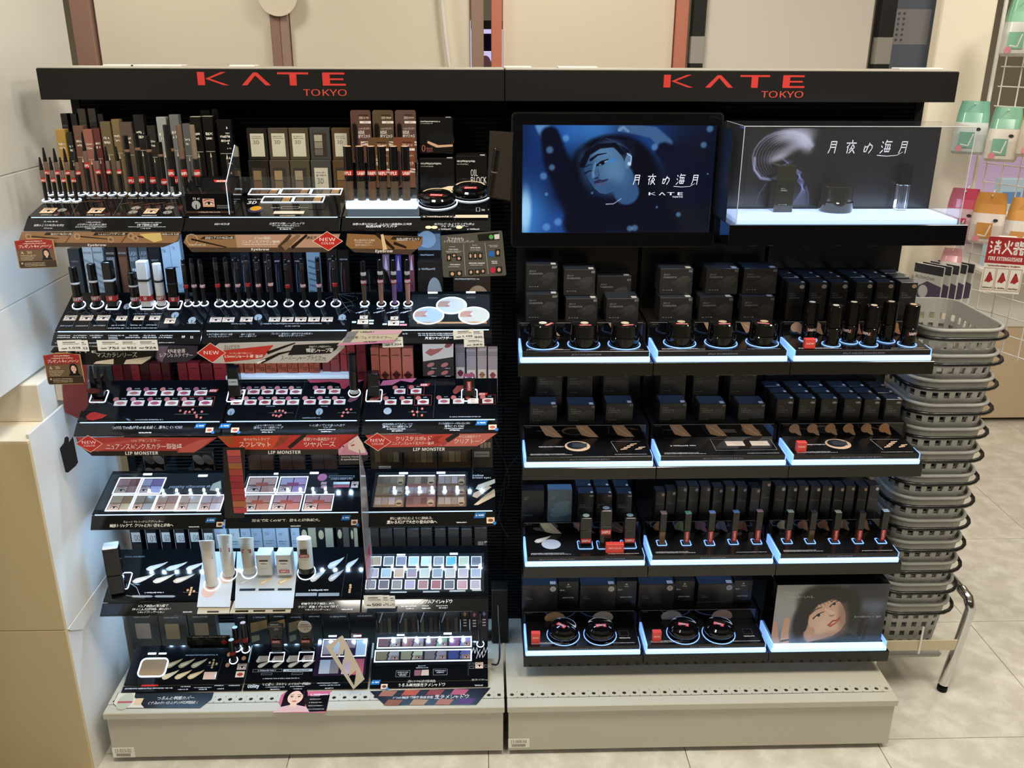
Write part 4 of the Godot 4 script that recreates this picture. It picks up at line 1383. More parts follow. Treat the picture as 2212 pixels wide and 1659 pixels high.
	part(mr,"mirror_face",MB.new().prism(pv([-.03,1.389,.012,1.387,.007,1.263,-.036,1.271]),.2501,.2508),M.mirror)
	
	var lm := tester("leaning_mascara","black mascara leaning against the mirror card","mascara","",Vector3(-.0302,1.2737,.262),.085,[["bottle",.0,.5,.0055,.0055,"17120f",.25],["collar",.5,.53,.0057,.0057,"6a6258",.3],["cap",.53,1.0,.006,.006,"141110",.2]])
	lm.rotation.z = -.16
	card("guide_sheet","grey guide sheet with app pictures hanging at the right end of the top tier","sign",[-.123,1.208,-.013,1.217,-.009,1.216,-.001,1.135,-.003,1.132,-.117,1.129,-.12,1.131],.315,"56534c",func(p):
		p.text("スマホから",-.1114,1.1987,-.0799,1.2052,"f0eee8",0,.0,.1)
		p.text("メイクを楽しむコンテンツ",-.1185,1.1949,-.0613,1.1997,"e4e2dc",0,.0,.1)
		p.pg([-.055,1.21,-.016,1.214,-.014,1.2,-.053,1.198],"1e1d1b")
		p.ell(-.0294,1.2056,.0042,.0042,"5aa85a")
		p.pg([-.024,1.21,-.014,1.211,-.014,1.202,-.023,1.201],"d8d6d0")
		p.text("FACE HACK",-.1083,1.1811,-.0909,1.1834,"f0eee8",2)
		p.text("KATE SCAN",-.0676,1.184,-.0502,1.1866,"f0eee8",2)
		p.text("TYPE SEARCH",-.1069,1.1521,-.0878,1.1547,"f0eee8",2)
		p.text("PERSONAL MAKEUP",-.071,1.1546,-.0416,1.1574,"f0eee8",2)
		p.text("VIRTUAL",-.0291,1.1583,-.0178,1.1606,"f0eee8",2)
		p.text("TESTER",-.0286,1.1548,-.0178,1.1571,"f0eee8",2)
		p.line([-.081,1.192,-.078,1.133],.0007,"b8b6b0")
		p.line([-.041,1.195,-.035,1.136],.0007,"b8b6b0")
		for a in [[-.1121,1.1601,-.1046,1.1733],[-.1031,1.1677,-.0941,1.174],[-.0947,1.1613,-.0846,1.1694],[-.0716,1.1638,-.0646,1.176],[-.0626,1.1638,-.0556,1.1765],[-.0536,1.1643,-.046,1.1764],[-.1085,1.1306,-.0967,1.1409],[-.0951,1.1316,-.0841,1.1419],[-.072,1.1341,-.0631,1.1439],[-.0604,1.1351,-.0505,1.1444],[-.0493,1.1366,-.0405,1.1453],[-.0215,1.1693,-.0127,1.1827],[-.0205,1.1376,-.009,1.1496]]:
			p.rect(a[0],a[1],a[2],a[3],"262420")
			p.ell((a[0] + a[2]) / 2,(a[1] + a[3]) / 2,(a[2] - a[0]) * .28,(a[3] - a[1]) * .33,"d0a88c",10)
		p.ell(-.0288,1.1739,.0058,.0062,"2f6ab0")
		p.ell(-.0263,1.1427,.0052,.0058,"c02c4c")
		for a in [[-.1075,1.1867,-.0963,1.1882],[-.0643,1.1896,-.0551,1.1911],[-.1144,1.1781,-.0844,1.1796],[-.1119,1.1758,-.087,1.1771],[-.0689,1.1805,-.049,1.182],[-.11,1.1486,-.0894,1.1501],[-.0693,1.1515,-.0454,1.1531],[-.032,1.1863,-.0177,1.1878],[-.0339,1.189,-.0165,1.1905]]:
			p.scrawl(a[0],a[1],a[2],a[3],"cfccc4",int(a[2] * 999) + 999))

# a round black compact with a pale crescent and a red sample sticker,lying on a plane
func round_compact(o: Node3D,at: Transform3D,r: float,pale: String,turn: float) -> void:
	var up := at.basis.z.normalized()
	var base := Transform3D(Basis(at.basis.x.normalized(),up,-at.basis.y.normalized()),at.origin - o.position)
	var mb := MB.new()
	mb.X = base
	mb.loft(circle(36),[[.001,r * .9],[.004,r * .97],[.009,r],[.011,r]])
	part(o,"base",mb,M.black_gloss,true)
	mb = MB.new()
	mb.X = base
	mb.loft(circle(36),[[.0115,r],[.015,r * .985],[.018,r * .9],[.0195,r * .7],[.02,r * .3],[.0201,.0]])
	part(o,"lid",mb,M.black_gloss,true)
	var q := Pr.new()
	q.X = base * Transform3D(Basis(Vector3(1,0,0),Vector3(0,0,-1),Vector3(0,1,0)).rotated(Vector3.UP,turn),Vector3(0,.0198,0))
	var c: Array = []
	for i in 15:
		var g := lerpf(.28,PI - .28,i / 14.0)
		c.append_array([r * .86 * cos(g),r * .86 * sin(g)])
	q.z = -.0008
	q.pg(c,pale)
	q.z = .0006
	q.rect(-r * .36,-r * .5,r * .36,-r * .16,"b8262a")
	q.text("SAMPLE",-r * .3,-r * .42,r * .3,-r * .24,"f6e6e2",2)
	part(o,"lid_print",q,M.print,true)

func glow_frame(o: Node3D,t: int,a: Array,w: float) -> void:
	var mb := MB.new()
	mb.X = board_plane(t)
	var z1 := .0018
	mb.box(Vector3(a[0] - w,a[1] - w,.0005),Vector3(a[2] + w,a[1],z1))
	mb.box(Vector3(a[0] - w,a[3],.0005),Vector3(a[2] + w,a[3] + w,z1))
	mb.box(Vector3(a[0] - w,a[1],.0005),Vector3(a[0],a[3],z1))
	mb.box(Vector3(a[2],a[1],.0005),Vector3(a[2] + w,a[3],z1))
	part(o,"light_frame",mb,M.led_white)

# a row of cartons: rows of [x0,y0,x1,y1,colour]; the label's %s takes the place from the left
func stock(called: String,pattern: String,group: String,rows: Array,zf: float,depth: float,floor_y: float,draw: Callable,rough := .3) -> void:
	for i in rows.size():
		var a: Array = rows[i]
		carton(called,pattern % ORD[i],group,[a[0],floor_y if floor_y > .0 else a[1],a[2],a[3]],zf + .003 * (i % 2),depth,a[4],func(p,w,h): draw.call(p,w,h,i),rough)

func lines(q: Pr,rects: Array,hex: String) -> void:
	for a in rects:
		q.scrawl(a[0],a[1],a[2],a[3],hex,int(absf(a[2]) * 999) + 7)

# ---------------------------------------------------------------- left bay,second tier: mascara and eye liner
const LINER := [["barrel",.0,.36,.0042,.0046,"131110",.28],["sample_band",.36,.44,.005,.005,"b8221f",.4],["upper_barrel",.44,.74,.0046,.0046,"171413",.25],["shade_band",.74,.9,.0047,.0047,"2c211c",.3],["cap",.9,1.0,.0046,.004,"0e0d0d",.2]]

func second_tier() -> void:
	
	var t1 := tray(2,-.89,-.6008,"black tray of mascara testers at the left of the second tier")
	var t2 := tray(2,-.599,-.3116,"black tray of liner pens in the middle of the second tier")
	var t3 := tray(2,-.3097,-.028,"black tray with three glowing round windows at the right of the second tier")
	
	var m: Array = [[-.8648,1.0396,.1839,.0812,0,.0085],[-.8288,1.0404,.1823,.0861,0,.0085],[-.7958,1.04,.1832,.0912,1,.0095],[-.7511,1.041,.181,.0678,0,.0085],[-.7264,1.0398,.1836,.0926,2,.0105],[-.6989,1.0404,.1823,.0865,3,.0088],[-.672,1.0397,.1839,.0786,4,.0085]]
	for i in m.size():
		var a: Array = m[i]
		var r: float = a[5]
		var sq := int(a[4] in [1,2,4])
		var body: String = ["14110f","14110f","efece8","f2efea","1a1614"][a[4]]
		var cap: String = ["0f0e0e","0f0e0e","f2efea","f2efea","141211"][a[4]]
		tester("mascara","%s mascara tester from the left on the second tier, %s" % [ORD[i],["round black with a white collar","square black with a white collar","square white","round white","square black liner"][a[4]]],"mascara","mascara testers on the second tier",Vector3(a[0],a[1] + .0005,a[2]),a[3],[["bottle",.0,.56,r,r,body,.2,sq],["sample_band",.12,.25,r + .0003,r + .0003,"b8221f",.4,sq],["collar",.56,.61,r + .0004,r + .0004,"e8e6e2" if a[4] < 2 else "1c1a1a",.35,sq],["cap",.61,1.0,r,r * .97,cap,.16,sq]],["SAMPLE",.15,r + .0004,.0075,.2],.0)
	var small: Array = [[-.6464,1.0416,.1798,.0931],[-.6301,1.0419,.1791,.0941],[-.6137,1.0422,.1785,.0921],[-.583,1.0418,.1794,.0962],[-.5627,1.0417,.1795,.097],[-.5423,1.0417,.1796,.0963],[-.5219,1.0416,.1797,.1009],[-.501,1.0416,.1798,.0971],[-.476,1.0415,.1799,.1023]]
	
	small.append_array([[-.4427,1.0416,.1798,.0931],[-.4107,1.0414,.1803,.0947],[-.3787,1.0413,.1805,.0965],[-.3467,1.0412,.1806,.1012]])
	for i in small.size():
		var a: Array = small[i]
		tester("liner_pen","%s black liner pen from the left on the second tier" % ORD[i],"pen","liner pens on the second tier",Vector3(a[0],a[1] + .0005,a[2]),a[3],LINER,["SAMPLE",.375 if i % 3 else .06,.0052,.006,.3 * (i % 3 - 1)])
	var tint := ["5a4634","a8745c","7a5c84","b07a68"]
	var ln: Array = [[-.2878,1.0411,.1809,.0897],[-.2536,1.0406,.1818,.0936],[-.2266,1.0409,.1812,.0924],[-.1991,1.0408,.1814,.0932]]
	for i in 4:
		var a: Array = ln[i]
		tester("glitter_liner",["gold brown liquid liner with a black cap on the second tier","rose liquid liner with a black cap on the second tier","violet liquid liner with a black cap on the second tier","peach liquid liner with a black cap on the second tier"][i],"liner","liquid liners on the second tier",Vector3(a[0],a[1] + .0005,a[2]),a[3],[["tube",.0,.46,.0042,.0052,tint[i],.2],["sample_band",.46,.56,.0056,.0056,"b8221f",.4],["collar",.56,.66,.0053,.0053,"141110",.25],["ring",.66,.74,.0055,.0055,"c8b8a0",.3],["cap",.74,1.0,.0053,.005,"131010",.2]],["SAMPLE",.485,.0056,.006,.2 * (i - 1)])
	
	for a in [[-.8654,.0761],[-.8293,.0775],[-.7516,.0794],[-.6992,.0771]]:
		light_ring(t1,2,a[0],a[1],.0125)
	for a in [[-.796,.0757],[-.7266,.0753],[-.6721,.075]]:
		light_ring(t1,2,a[0],a[1],.0125,true)
	for a in [[-.6464,.0788],[-.6301,.0794],[-.6137,.0801]]:
		light_ring(t1,2,a[0],a[1],.0075)
	for a in small.slice(3):
		light_ring(t2,2,a[0],(Vector3(0,a[1],a[2]) - Vector3(0,TIER[2][0],TIER[2][1])).length(),.0095)
	for a in ln:
		light_ring(t3,2,a[0],(Vector3(0,a[1],a[2]) - Vector3(0,TIER[2][0],TIER[2][1])).length(),.0088)
	var q := on_board(2)
	for a in [[-.8836,.0302,-.8587,.0461],[-.852,.03,-.8269,.0459],[-.8185,.0298,-.7931,.0457],[-.7796,.0295,-.759,.0432],[-.7452,.0301,-.7243,.0437],[-.7138,.0299,-.6931,.0435],[-.6818,.0199,-.6604,.0357]]:
		eye_picture(q,a[0],a[1],a[2],a[3],"dcc0a4")
	for a in [[-.877,.053],[-.8646,.0529],[-.8446,.0528],[-.8333,.0528],[-.811,.0534],[-.7998,.0533]]:
		q.ell(a[0],a[1],.0045,.0042,"4a4a4c",12)
		q.ell(a[0],a[1],.0038,.0036,"141414",12)
	for a in [[-.7674,.0724],[-.6651,.0448],[-.6279,.0294]]:
		q.ell(a[0],a[1],.0075,.0095,"9aa0a4",16)
		q.line([a[0],a[1],a[0] + .0005,a[1] - .009],.0016,"2a2c2e")
	for a in [[-.8576,.0041,-.8625,.0625],[-.825,.0038,-.8337,.0624],[-.7894,.0036,-.7985,.0622],[-.7521,.0033,-.7621,.0619],[-.7206,.0031,-.7281,.0617],[-.6906,.0029,-.6933,.1107]]:
		q.line(a,.0005,"5c6266")
	lines(q,[[-.8831,.0115,-.8597,.0153],[-.8524,.0113,-.829,.0151],[-.8181,.0119,-.7947,.0156],[-.7827,.0127,-.758,.0165],[-.7457,.0125,-.7247,.0162],[-.715,.013,-.694,.0168],[-.7877,.0042,-.7557,.0079],[-.7509,.0046,-.6918,.0076],[-.7486,.0475,-.7198,.0502],[-.7136,.0474,-.6923,.05],[-.6358,.0181,-.6184,.0219],[-.8446,.0643,-.822,.0662],[-.8743,.0633,-.8492,.0652]],"8c9298")
	part(t1,"printed_board",q,M.print_gloss)
	q = on_board(2)
	for a in [[-.5929,.0238,-.5697,.0382],[-.5679,.0236,-.5444,.038],[-.5323,.0242,-.5081,.0386]]:
		eye_picture(q,a[0],a[1],a[2],a[3],"d8c0ae")
	q.ell(-.4976,.0373,.0075,.0095,"9aa0a4",16)
	
	for a in [[-.4752,.0238,-.4532,.0375],[-.4494,.0236,-.4268,.0373],[-.4231,.0235,-.4005,.0371],[-.3967,.0233,-.3739,.037],[-.3703,.0231,-.3477,.0368]]:
		eye_picture(q,a[0],a[1],a[2],a[3],"d8c0ae")
	for a in [[-.4981,.0369],[-.3295,.0358]]:
		q.ell(a[0],a[1],.0075,.0095,"9aa0a4",16)
		q.line([a[0],a[1],a[0] + .0005,a[1] - .009],.0016,"2a2c2e")
	for k in 4:
		q.line([-.3702,.093,-.3462,.1089,-.33 + .012 * k,.075 + .012 * k,-.315 + .006 * k,.05 + .02 * k],.0004,"9aa4aa")
	for k in 3:
		q.line([-.335,.04 + .02 * k,-.318,.06 + .012 * k,-.306,.05 + .02 * k],.0004,"8a949a")
	lines(q,[[-.4848,.0156,-.3662,.0187],[-.4401,.0085,-.4102,.0115],[-.5482,.016,-.5183,.0186],[-.3376,.0275,-.32,.0305]],"8c9298")
	part(t2,"printed_board",q,M.print_gloss)
	q = on_board(2)
	for a in [[-.2932,.0533],[-.2577,.0531],[-.2309,.0529],[-.2034,.0527]]:
		q.line([a[0] - .01,a[1] - .004,a[0] + .004,a[1] + .002,a[0] - .004,a[1] - .004,a[0] + .012,a[1] + .005],.0014,"c8c8c8")
	for a in [[-.2943,.0317,-.2784,.0417],[-.2975,.0159,-.2761,.0291],[-.2321,.0283,-.217,.0382],[-.2361,.0109,-.214,.0253]]:
		eye_picture(q,a[0],a[1],a[2],a[3],"e0ccb8")
	for a in [[-.3087,.019,-.3002,.0243],[-.2749,.0233,-.2653,.0278],[-.2742,.015,-.2652,.0195],[-.2469,.0126,-.2384,.0171],[-.2127,.0191,-.2037,.0236]]:
		q.rect(a[0],a[1],a[2],a[3],"c8dcec")
	q.rect(-.2127,.0101,-.1981,.0153,"e08aa0")
	lines(q,[[-.2958,.0641,-.2804,.0696],[-.2623,.0608,-.2469,.0655],[-.2347,.0614,-.2189,.0665],[-.2087,.0613,-.1907,.0664]],"a8aeb2")
	var three: Array = [[-.1102,.0709],[-.156,.0401],[-.0642,.0395]]
	for i in 3:
		q.ell(three[i][0],three[i][1],.0295,.0245,["dcdcd2","c4d4de","d8d8ce"][i],32)
		q.rect(three[i][0] - .028,three[i][1] - .004,three[i][0] - .002,three[i][1] + .014,"c89a88")
		q.pg([three[i][0] - .002,three[i][1] - .006,three[i][0] - .002,three[i][1] + .014,three[i][0] - .008,three[i][1] + .004],"d8e0e4")
		q.line([three[i][0] - .012,three[i][1] - .001,three[i][0] - .004,three[i][1]],.0018,"b06058")
	q.rect(-.1783,.0154,-.0384,.0207,"d0a070")
	part(t3,"printed_board",q,M.print_gloss)
	for i in 3:
		var mb := MB.new()
		mb.X = board_plane(2) * Transform3D(Basis(),Vector3(three[i][0],three[i][1],.001))
		var pts: Array = []
		for k in 32:
			pts.append(Vector3(.0305 * cos(TAU * k / 32),.0255 * sin(TAU * k / 32),0))
		part(t3,"light_ring",mb.tube(pts,.0013,6,true),M.led_white)
	var cv := MB.new()
	cv.X = board_plane(2)
	part(t3,"clear_cover",cv.box(Vector3(-.1928,.002,.005),Vector3(-.0318,.1,.0065)),M.acrylic)
	for a in [[-.1596,.1022,-.1395,.1066],[-.0804,.103,-.0611,.1074]]:
		var mb := MB.new()
		mb.X = board_plane(2)
		part(t3,"led_window",mb.box(Vector3(a[0],a[1],.0065),Vector3(a[2],a[3],.0075)),M.led_white)
	# price panels
	
	q = on_lip(2)
	lines(q,[[-.881,.0203,-.8571,.0229],[-.8817,.0158,-.8574,.0186],[-.851,.0202,-.8254,.0227],[-.8518,.0156,-.8245,.0185],[-.8193,.02,-.7936,.0226],[-.8135,.0154,-.7977,.0183],[-.7834,.0198,-.7521,.0223],[-.7819,.0158,-.7648,.0181],[-.7813,.0124,-.763,.0147],[-.7423,.0196,-.7252,.0222],[-.7489,.015,-.7208,.0179],[-.7142,.0194,-.6909,.022],[-.7159,.0148,-.6877,.0177],[-.6823,.0192,-.6578,.0218],[-.6841,.0147,-.6584,.0175],[-.8828,.0036,-.8682,.0059],[-.8177,.0032,-.7966,.0055],[-.6822,.0033,-.6517,.0055]],"aeb6be")
	q.text("10",-.64,.015,-.6336,.0202,"e4e8ec",3)
	q.text("11",-.6227,.0138,-.6168,.019,"e4e8ec",3)
	part(t1,"printed_prices",q,M.print_gloss)
	q = on_lip(2)
	q.text("とろけて固まり落ちない密着",-.5919,.0209,-.541,.025,"aeb6be",0,.1)
	q.text("レアジェルライナー",-.5875,.0158,-.547,.0198,"aeb6be",0,.1)
	q.text("細かく続ける",-.5247,.0209,-.4971,.0247,"aeb6be",0,.1)
	q.text("ショート筆タイプ",-.5274,.016,-.4941,.0201,"aeb6be",0,.1)
	
	q.text("ブレない 落ちない 続きやすさの極点へ",-.4662,.0213,-.3833,.0259,"aeb6be",0,.1)
	q.text("極細スパイダーライナー",-.4501,.0167,-.3978,.0207,"aeb6be",0,.1)
	part(t2,"printed_prices",q,M.print_gloss)
	q = on_lip(2)
	lines(q,[[-.1752,.0209,-.1048,.0238],[-.1741,.0168,-.1048,.0197],[-.2058,.0206,-.1958,.0235]],"aeb6be")
	q.text("月光ツヤパウダー",-.1615,.0088,-.1072,.0151,"e8ecf0",0,.1,.11)
	part(t3,"printed_prices",q,M.print_gloss)

	# cartons behind
	
	var rows: Array = [[-.9087,1.0508,-.8853,1.1392,"33383a"],[-.8766,1.0507,-.8577,1.1444,"c6c8c6"],[-.8572,1.0506,-.8367,1.1444,"c0c2c0"],[-.8305,1.0505,-.8098,1.143,"1d1b1a"],[-.8064,1.0505,-.7864,1.1429,"5a3828"],[-.7825,1.0504,-.764,1.1429,"5c5e5e"],[-.763,1.0503,-.7447,1.1429,"525454"],[-.7416,1.0502,-.7187,1.1428,"1b1d20"],[-.7155,1.0502,-.6968,1.1599,"c8d4de"],[-.6957,1.0501,-.6749,1.1677,"ccd8e2"]]
	stock("mascara_carton","%s mascara carton from the left on the second tier","mascara cartons on the second tier",rows,.1,.02,.9975,func(p,w,h,i):
		if i in [1,2]:
			for k in 8:
				p.pg([0,h * (.1 + .1 * k),w,h * (.02 + .1 * k),w,h * (.06 + .1 * k),0,h * (.14 + .1 * k)],"9ea2a2")
			p.text("MASCARA",w * .1,h * .9,w * .9,h * .93,"3a3c3c",0)
		elif i in [3,4]:
			for k in 7:
				p.pg([w * (.08 + .12 * k),h * .86,w * (.13 + .12 * k),h * .86,w * (.36 + .04 * k),h * .2],["d8d6d2","b87a54"][i - 3])
			p.text("MASCARA",w * .12,h * .9,w * .88,h * .93,"d8d2c8",0)
		elif i in [5,6]:
			p.rect(w * .1,h * .1,w * .9,h * .6,"1c1c1e")
			p.text("LASH",w * .12,h * .88,w * .88,h * .94,"d4d6d6",0)
			p.text("BURST",w * .12,h * .8,w * .88,h * .86,"d4d6d6",0)
			p.scrawl(w * .2,h * .64,w * .8,h * .7,"e4e4e4",i)
		elif i > 7:
			p.text("下地、",w * .14,h * .82,w * .6,h * .87,"3c444a",0)
			p.text("LONG",w * .14,h * .34,w * .86,h * .4,"8a949a",0)
			p.text("VOLUM",w * .14,h * .26,w * .86,h * .32,"8a949a",0)
			p.scrawl(w * .14,h * .6,w * .7,h * .62,"6a747a",i)
		else:
			p.scrawl(w * .2,h * .8,w * .8,h * .83,"8a8e90",i + 3))
	
	rows = [[-.5782,1.0471,-.5584,1.1311,"15181c"],[-.5572,1.047,-.5374,1.1284,"1f2428"],[-.5334,1.0469,-.5162,1.1297,"120f10"],[-.5098,1.0469,-.4952,1.127,"281416"],[-.4886,1.0468,-.4727,1.1283,"14161a"],[-.4674,1.0467,-.4515,1.1295,"30181a"],[-.4463,1.0466,-.4277,1.1282,"11151a"],[-.4184,1.0465,-.3906,1.1294,"90a0aa"],[-.3767,1.0464,-.3534,1.1334,"2a1e18"],[-.352,1.0463,-.3295,1.1333,"1c1612"]]
	stock("liner_carton","%s slim liner carton from the left on the second tier","liner cartons on the second tier",rows,.085,.014,.9975,func(p,w,h,i):
		if i == 7:
			for k in 9:
				p.pg([w * .1,h * (.05 + .1 * k),w * .9,h * (.0 + .1 * k),w * .9,h * (.03 + .1 * k),w * .1,h * (.08 + .1 * k)],"5c6a74")
		else:
			p.scrawl(w * .15,h * .84,w * .85,h * .87,"a4a8ac",i + 3)
			p.rect(w * .42,h * .1,w * .58,h * .7,["3a3e44","5c2224"][i % 2])
			p.line([w * .25,h * .1,w * .2,h * .6,w * .3,h * .8],w * .05,"7c8890"))
	rows = [[-.2568,1.0486,-.243,1.1246,"8a6670"],[-.2295,1.0485,-.2176,1.1245,"4a3a7a"],[-.2017,1.0484,-.191,1.1245,"8a4850"]]
	stock("glitter_carton","%s glitter liner carton from the left behind the liquid liners","glitter liner cartons",rows,.1,.012,.9975,func(p,w,h,i):
		p.pg([w * .2,h * .75,w * .8,h * .75,w * .5,h],"d8c0c8")
		p.line([w * .1,h * .4,w * .9,h * .55],w * .07,"1a1216")
		p.line([w * .1,h * .55,w * .9,h * .4],w * .07,"1a1216"))
	for i in 2:
		var lf := thing("leaf_clip",["dark leaf-shaped clip beside the liquid liners, left one","dark leaf-shaped clip beside the liquid liners, right one"][i],"clip",Vector3(-.285 + .026 * i,.9985,.105),"leaf-shaped clips")
		var pb := MB.new()
		var o := PackedVector2Array()
		for k in 18:
			o.append(Vector2(.014 * cos(TAU * k / 18) + .004 * i,.05 + .05 * sin(TAU * k / 18)))
		part(lf,"blade",pb.prism(o,.0,.006),M.black_board,true)
		part(lf,"vein",MB.new().box(Vector3(-.0005 + .004 * i,.008,.006),Vector3(.0005 + .004 * i,.092,.0066)),hue("3a4a52",.3),true)
	rows = [[-.1838,1.0483,-.1309,1.1109,"2a1f1a"],[-.1084,1.048,-.0295,1.0863,"33261e"]]
	stock("highlight_carton","%s brown powder carton from the left behind the three round windows","brown powder cartons on the second tier",rows,.1,.03,.9975,func(p,w,h,i):
		p.ell(w * .66,h * .36,w * .3,h * .34,["b4b2ac","a8886c"][i],28)
		p.text(["01","02"][i],w * .26,h * .1,w * .42,h * .24,"d8d2c8",0)
		p.scrawl(w * .04,h * .84,w * .7,h * .88,"c8c0b4",i + 4))
	rows = [[-.1837,1.1033,-.1353,1.1645,"8898a8"]]
	stock("highlight_carton","pale blue pictured carton in the %s row above the brown powder cartons","",rows,.07,.03,-1.0,func(p,w,h,i):
		p.ell(w * .4,h * .8,w * .4,h * .3,"b8ccdc",24)
		p.rect(0,0,w,h * .42,"1e1a1a")
		p.scrawl(w * .1,h * .22,w * .7,h * .28,"c8c8c8",5))

	# header cards under the second tier
	
	card("header_card","black shelf header card with slanted white letters, at the left of the second tier","shelf sign",[-.882,.984,-.688,.983,-.693,.962,-.716,.946,-.833,.947,-.891,.974],.28,"171513",func(p):
		logo(p,-.8603,.9715,.058,"d8d4cc")
		p.text("マスカラシリーズ",-.8047,.9622,-.725,.9725,"ece6da",0,.12,.09)
		p.pg([-.812,.949,-.805,.954,-.771,.959,-.773,.948],"cfc4b0")
		p.pg([-.753,.948,-.747,.957,-.697,.964,-.7,.959,-.718,.948],"cfc4b0"),"second tier header cards")
	card("header_card","dark navy shelf header card about a gel liner, beside the NEW diamond","shelf sign",[-.683,.987,-.604,.985,-.607,.966,-.629,.952,-.685,.951,-.69,.963],.282,"2c2834",func(p):
		p.pg([-.681,.985,-.661,.985,-.677,.952,-.687,.96],"6a5868")
		p.text("秒速密着",-.6643,.9715,-.6288,.9795,"f0ecf0",0,.1,.09)
		p.text("レアジェルライナー",-.681,.9627,-.6159,.971,"f0ecf0",0,.1,.09),"second tier header cards")
	
	card("header_card","silver and red shelf header card with a NEW diamond, second tier","shelf sign",[-.576,.981,-.562,.991,-.465,.993,-.317,.995,-.318,.981,-.353,.95,-.506,.949,-.577,.95],.284,"b8b4b0",func(p):
		p.text("SUPER",-.5521,.9829,-.5217,.9871,"5c5450",0,.1)
		p.text("SHARP",-.5527,.9778,-.5222,.9819,"5c5450",0,.1)
		p.pg([-.559,.976,-.456,.987,-.48,.96,-.554,.952],"b8352e")
		p.text("ちょこちょこ描けて失敗しにくい",-.5439,.9688,-.4987,.9725,"f4e8e2",0,.1)
		p.text("5.5mmショート筆 登場",-.5543,.961,-.4797,.9678,"faf2ec",0,.1,.11)
		p.pg([-.417,.987,-.326,.991,-.334,.978,-.347,.969,-.43,.966],"1c1a1a")
		p.text("極細ラインが続きやすい",-.3874,.981,-.3445,.9856,"e8e4e0",0,.1)
		p.text("精密シャープ筆",-.3941,.9716,-.3408,.9804,"f6f2ee",0,.1,.11)
		p.text("スーパーシャープライナー",-.4456,.9554,-.3571,.9658,"4a4442",0,.1,.07)
		p.text("シリーズ",-.3801,.9528,-.3562,.9591,"4a4442",0,.1,.07)
		p.line([-.469,.971,-.434,.984,-.414,.991],.006,"161414",.002)
		p.line([-.483,.952,-.447,.969,-.417,.976],.007,"161414",.002)
		p.line([-.491,.95,-.475,.957],.004,"e8e8e8",.002)
		new_diamond(p,-.5784,.9715,.0285,.021,false),"second tier header cards")
	card("liner_card","pastel yellow and pink liner card tilted below the liquid liners","shelf sign",[-.3,1.019,-.201,1.019,-.222,.993,-.332,.987],.29,"d8d0b8",func(p):
		p.pg([-.325,.992,-.217,.999,-.222,.993,-.332,.987],"d890b4")
		p.pg([-.309,1.015,-.287,1.017,-.305,.994,-.321,.993],"8c8c94")
		p.pg([-.265,1.018,-.202,1.018,-.208,1.011,-.272,1.009],"e4b8cc")
		p.text("涙目影 フェイクライナー",-.3123,1.0004,-.2239,1.0066,"6a6468",0,.1)
		p.scrawl(-.2844,1.0133,-.2576,1.0161,"5c585c",4)
		p.scrawl(-.2793,.9932,-.2537,.9963,"5c585c",9))
	
	price_tag([-.8703,.9782,-.8239,1.0002],.288,"1,078","white price tag reading 1,078 at the left of the second tier",.02)
	price_tag([-.8406,.9767,-.8129,.999],.286,"913","white price tag half hidden behind the one reading 1,078",.02)
	price_tag([-.795,.9783,-.7476,.9998],.288,"754","white price tag reading 754 on the second tier",.0)
	price_tag([-.7536,.979,-.7163,1],.289,"924","white price tag reading 924, beside the one reading 754",.0)
	price_tag([-.7202,.9791,-.6782,1.0006],.29,"924","rightmost of the white price tags under the mascaras",.0)
	
	price_tag([-.2432,.9819,-.2026,1.0025],.286,"1,324","white price tag behind the pastel liner card",.03)
	price_tag([-.1032,1.0001,-.0632,1.0191],.292,"1,155","white price tag reading 1,155 at the right of the second tier",.05)
	price_tag([-.0743,.9978,-.0443,1.0176],.29,"935","white price tag behind the one reading 1,155",.03)
	price_tag([-.083,.9846,-.0434,1.0006],.294,"385","white price tag reading 385, lowest at the right",.03)
	
	campaign_card(-.9016,.9102,-.8285,.9744,.29,"bronze and red campaign card clipped under the second tier at the left",.02)

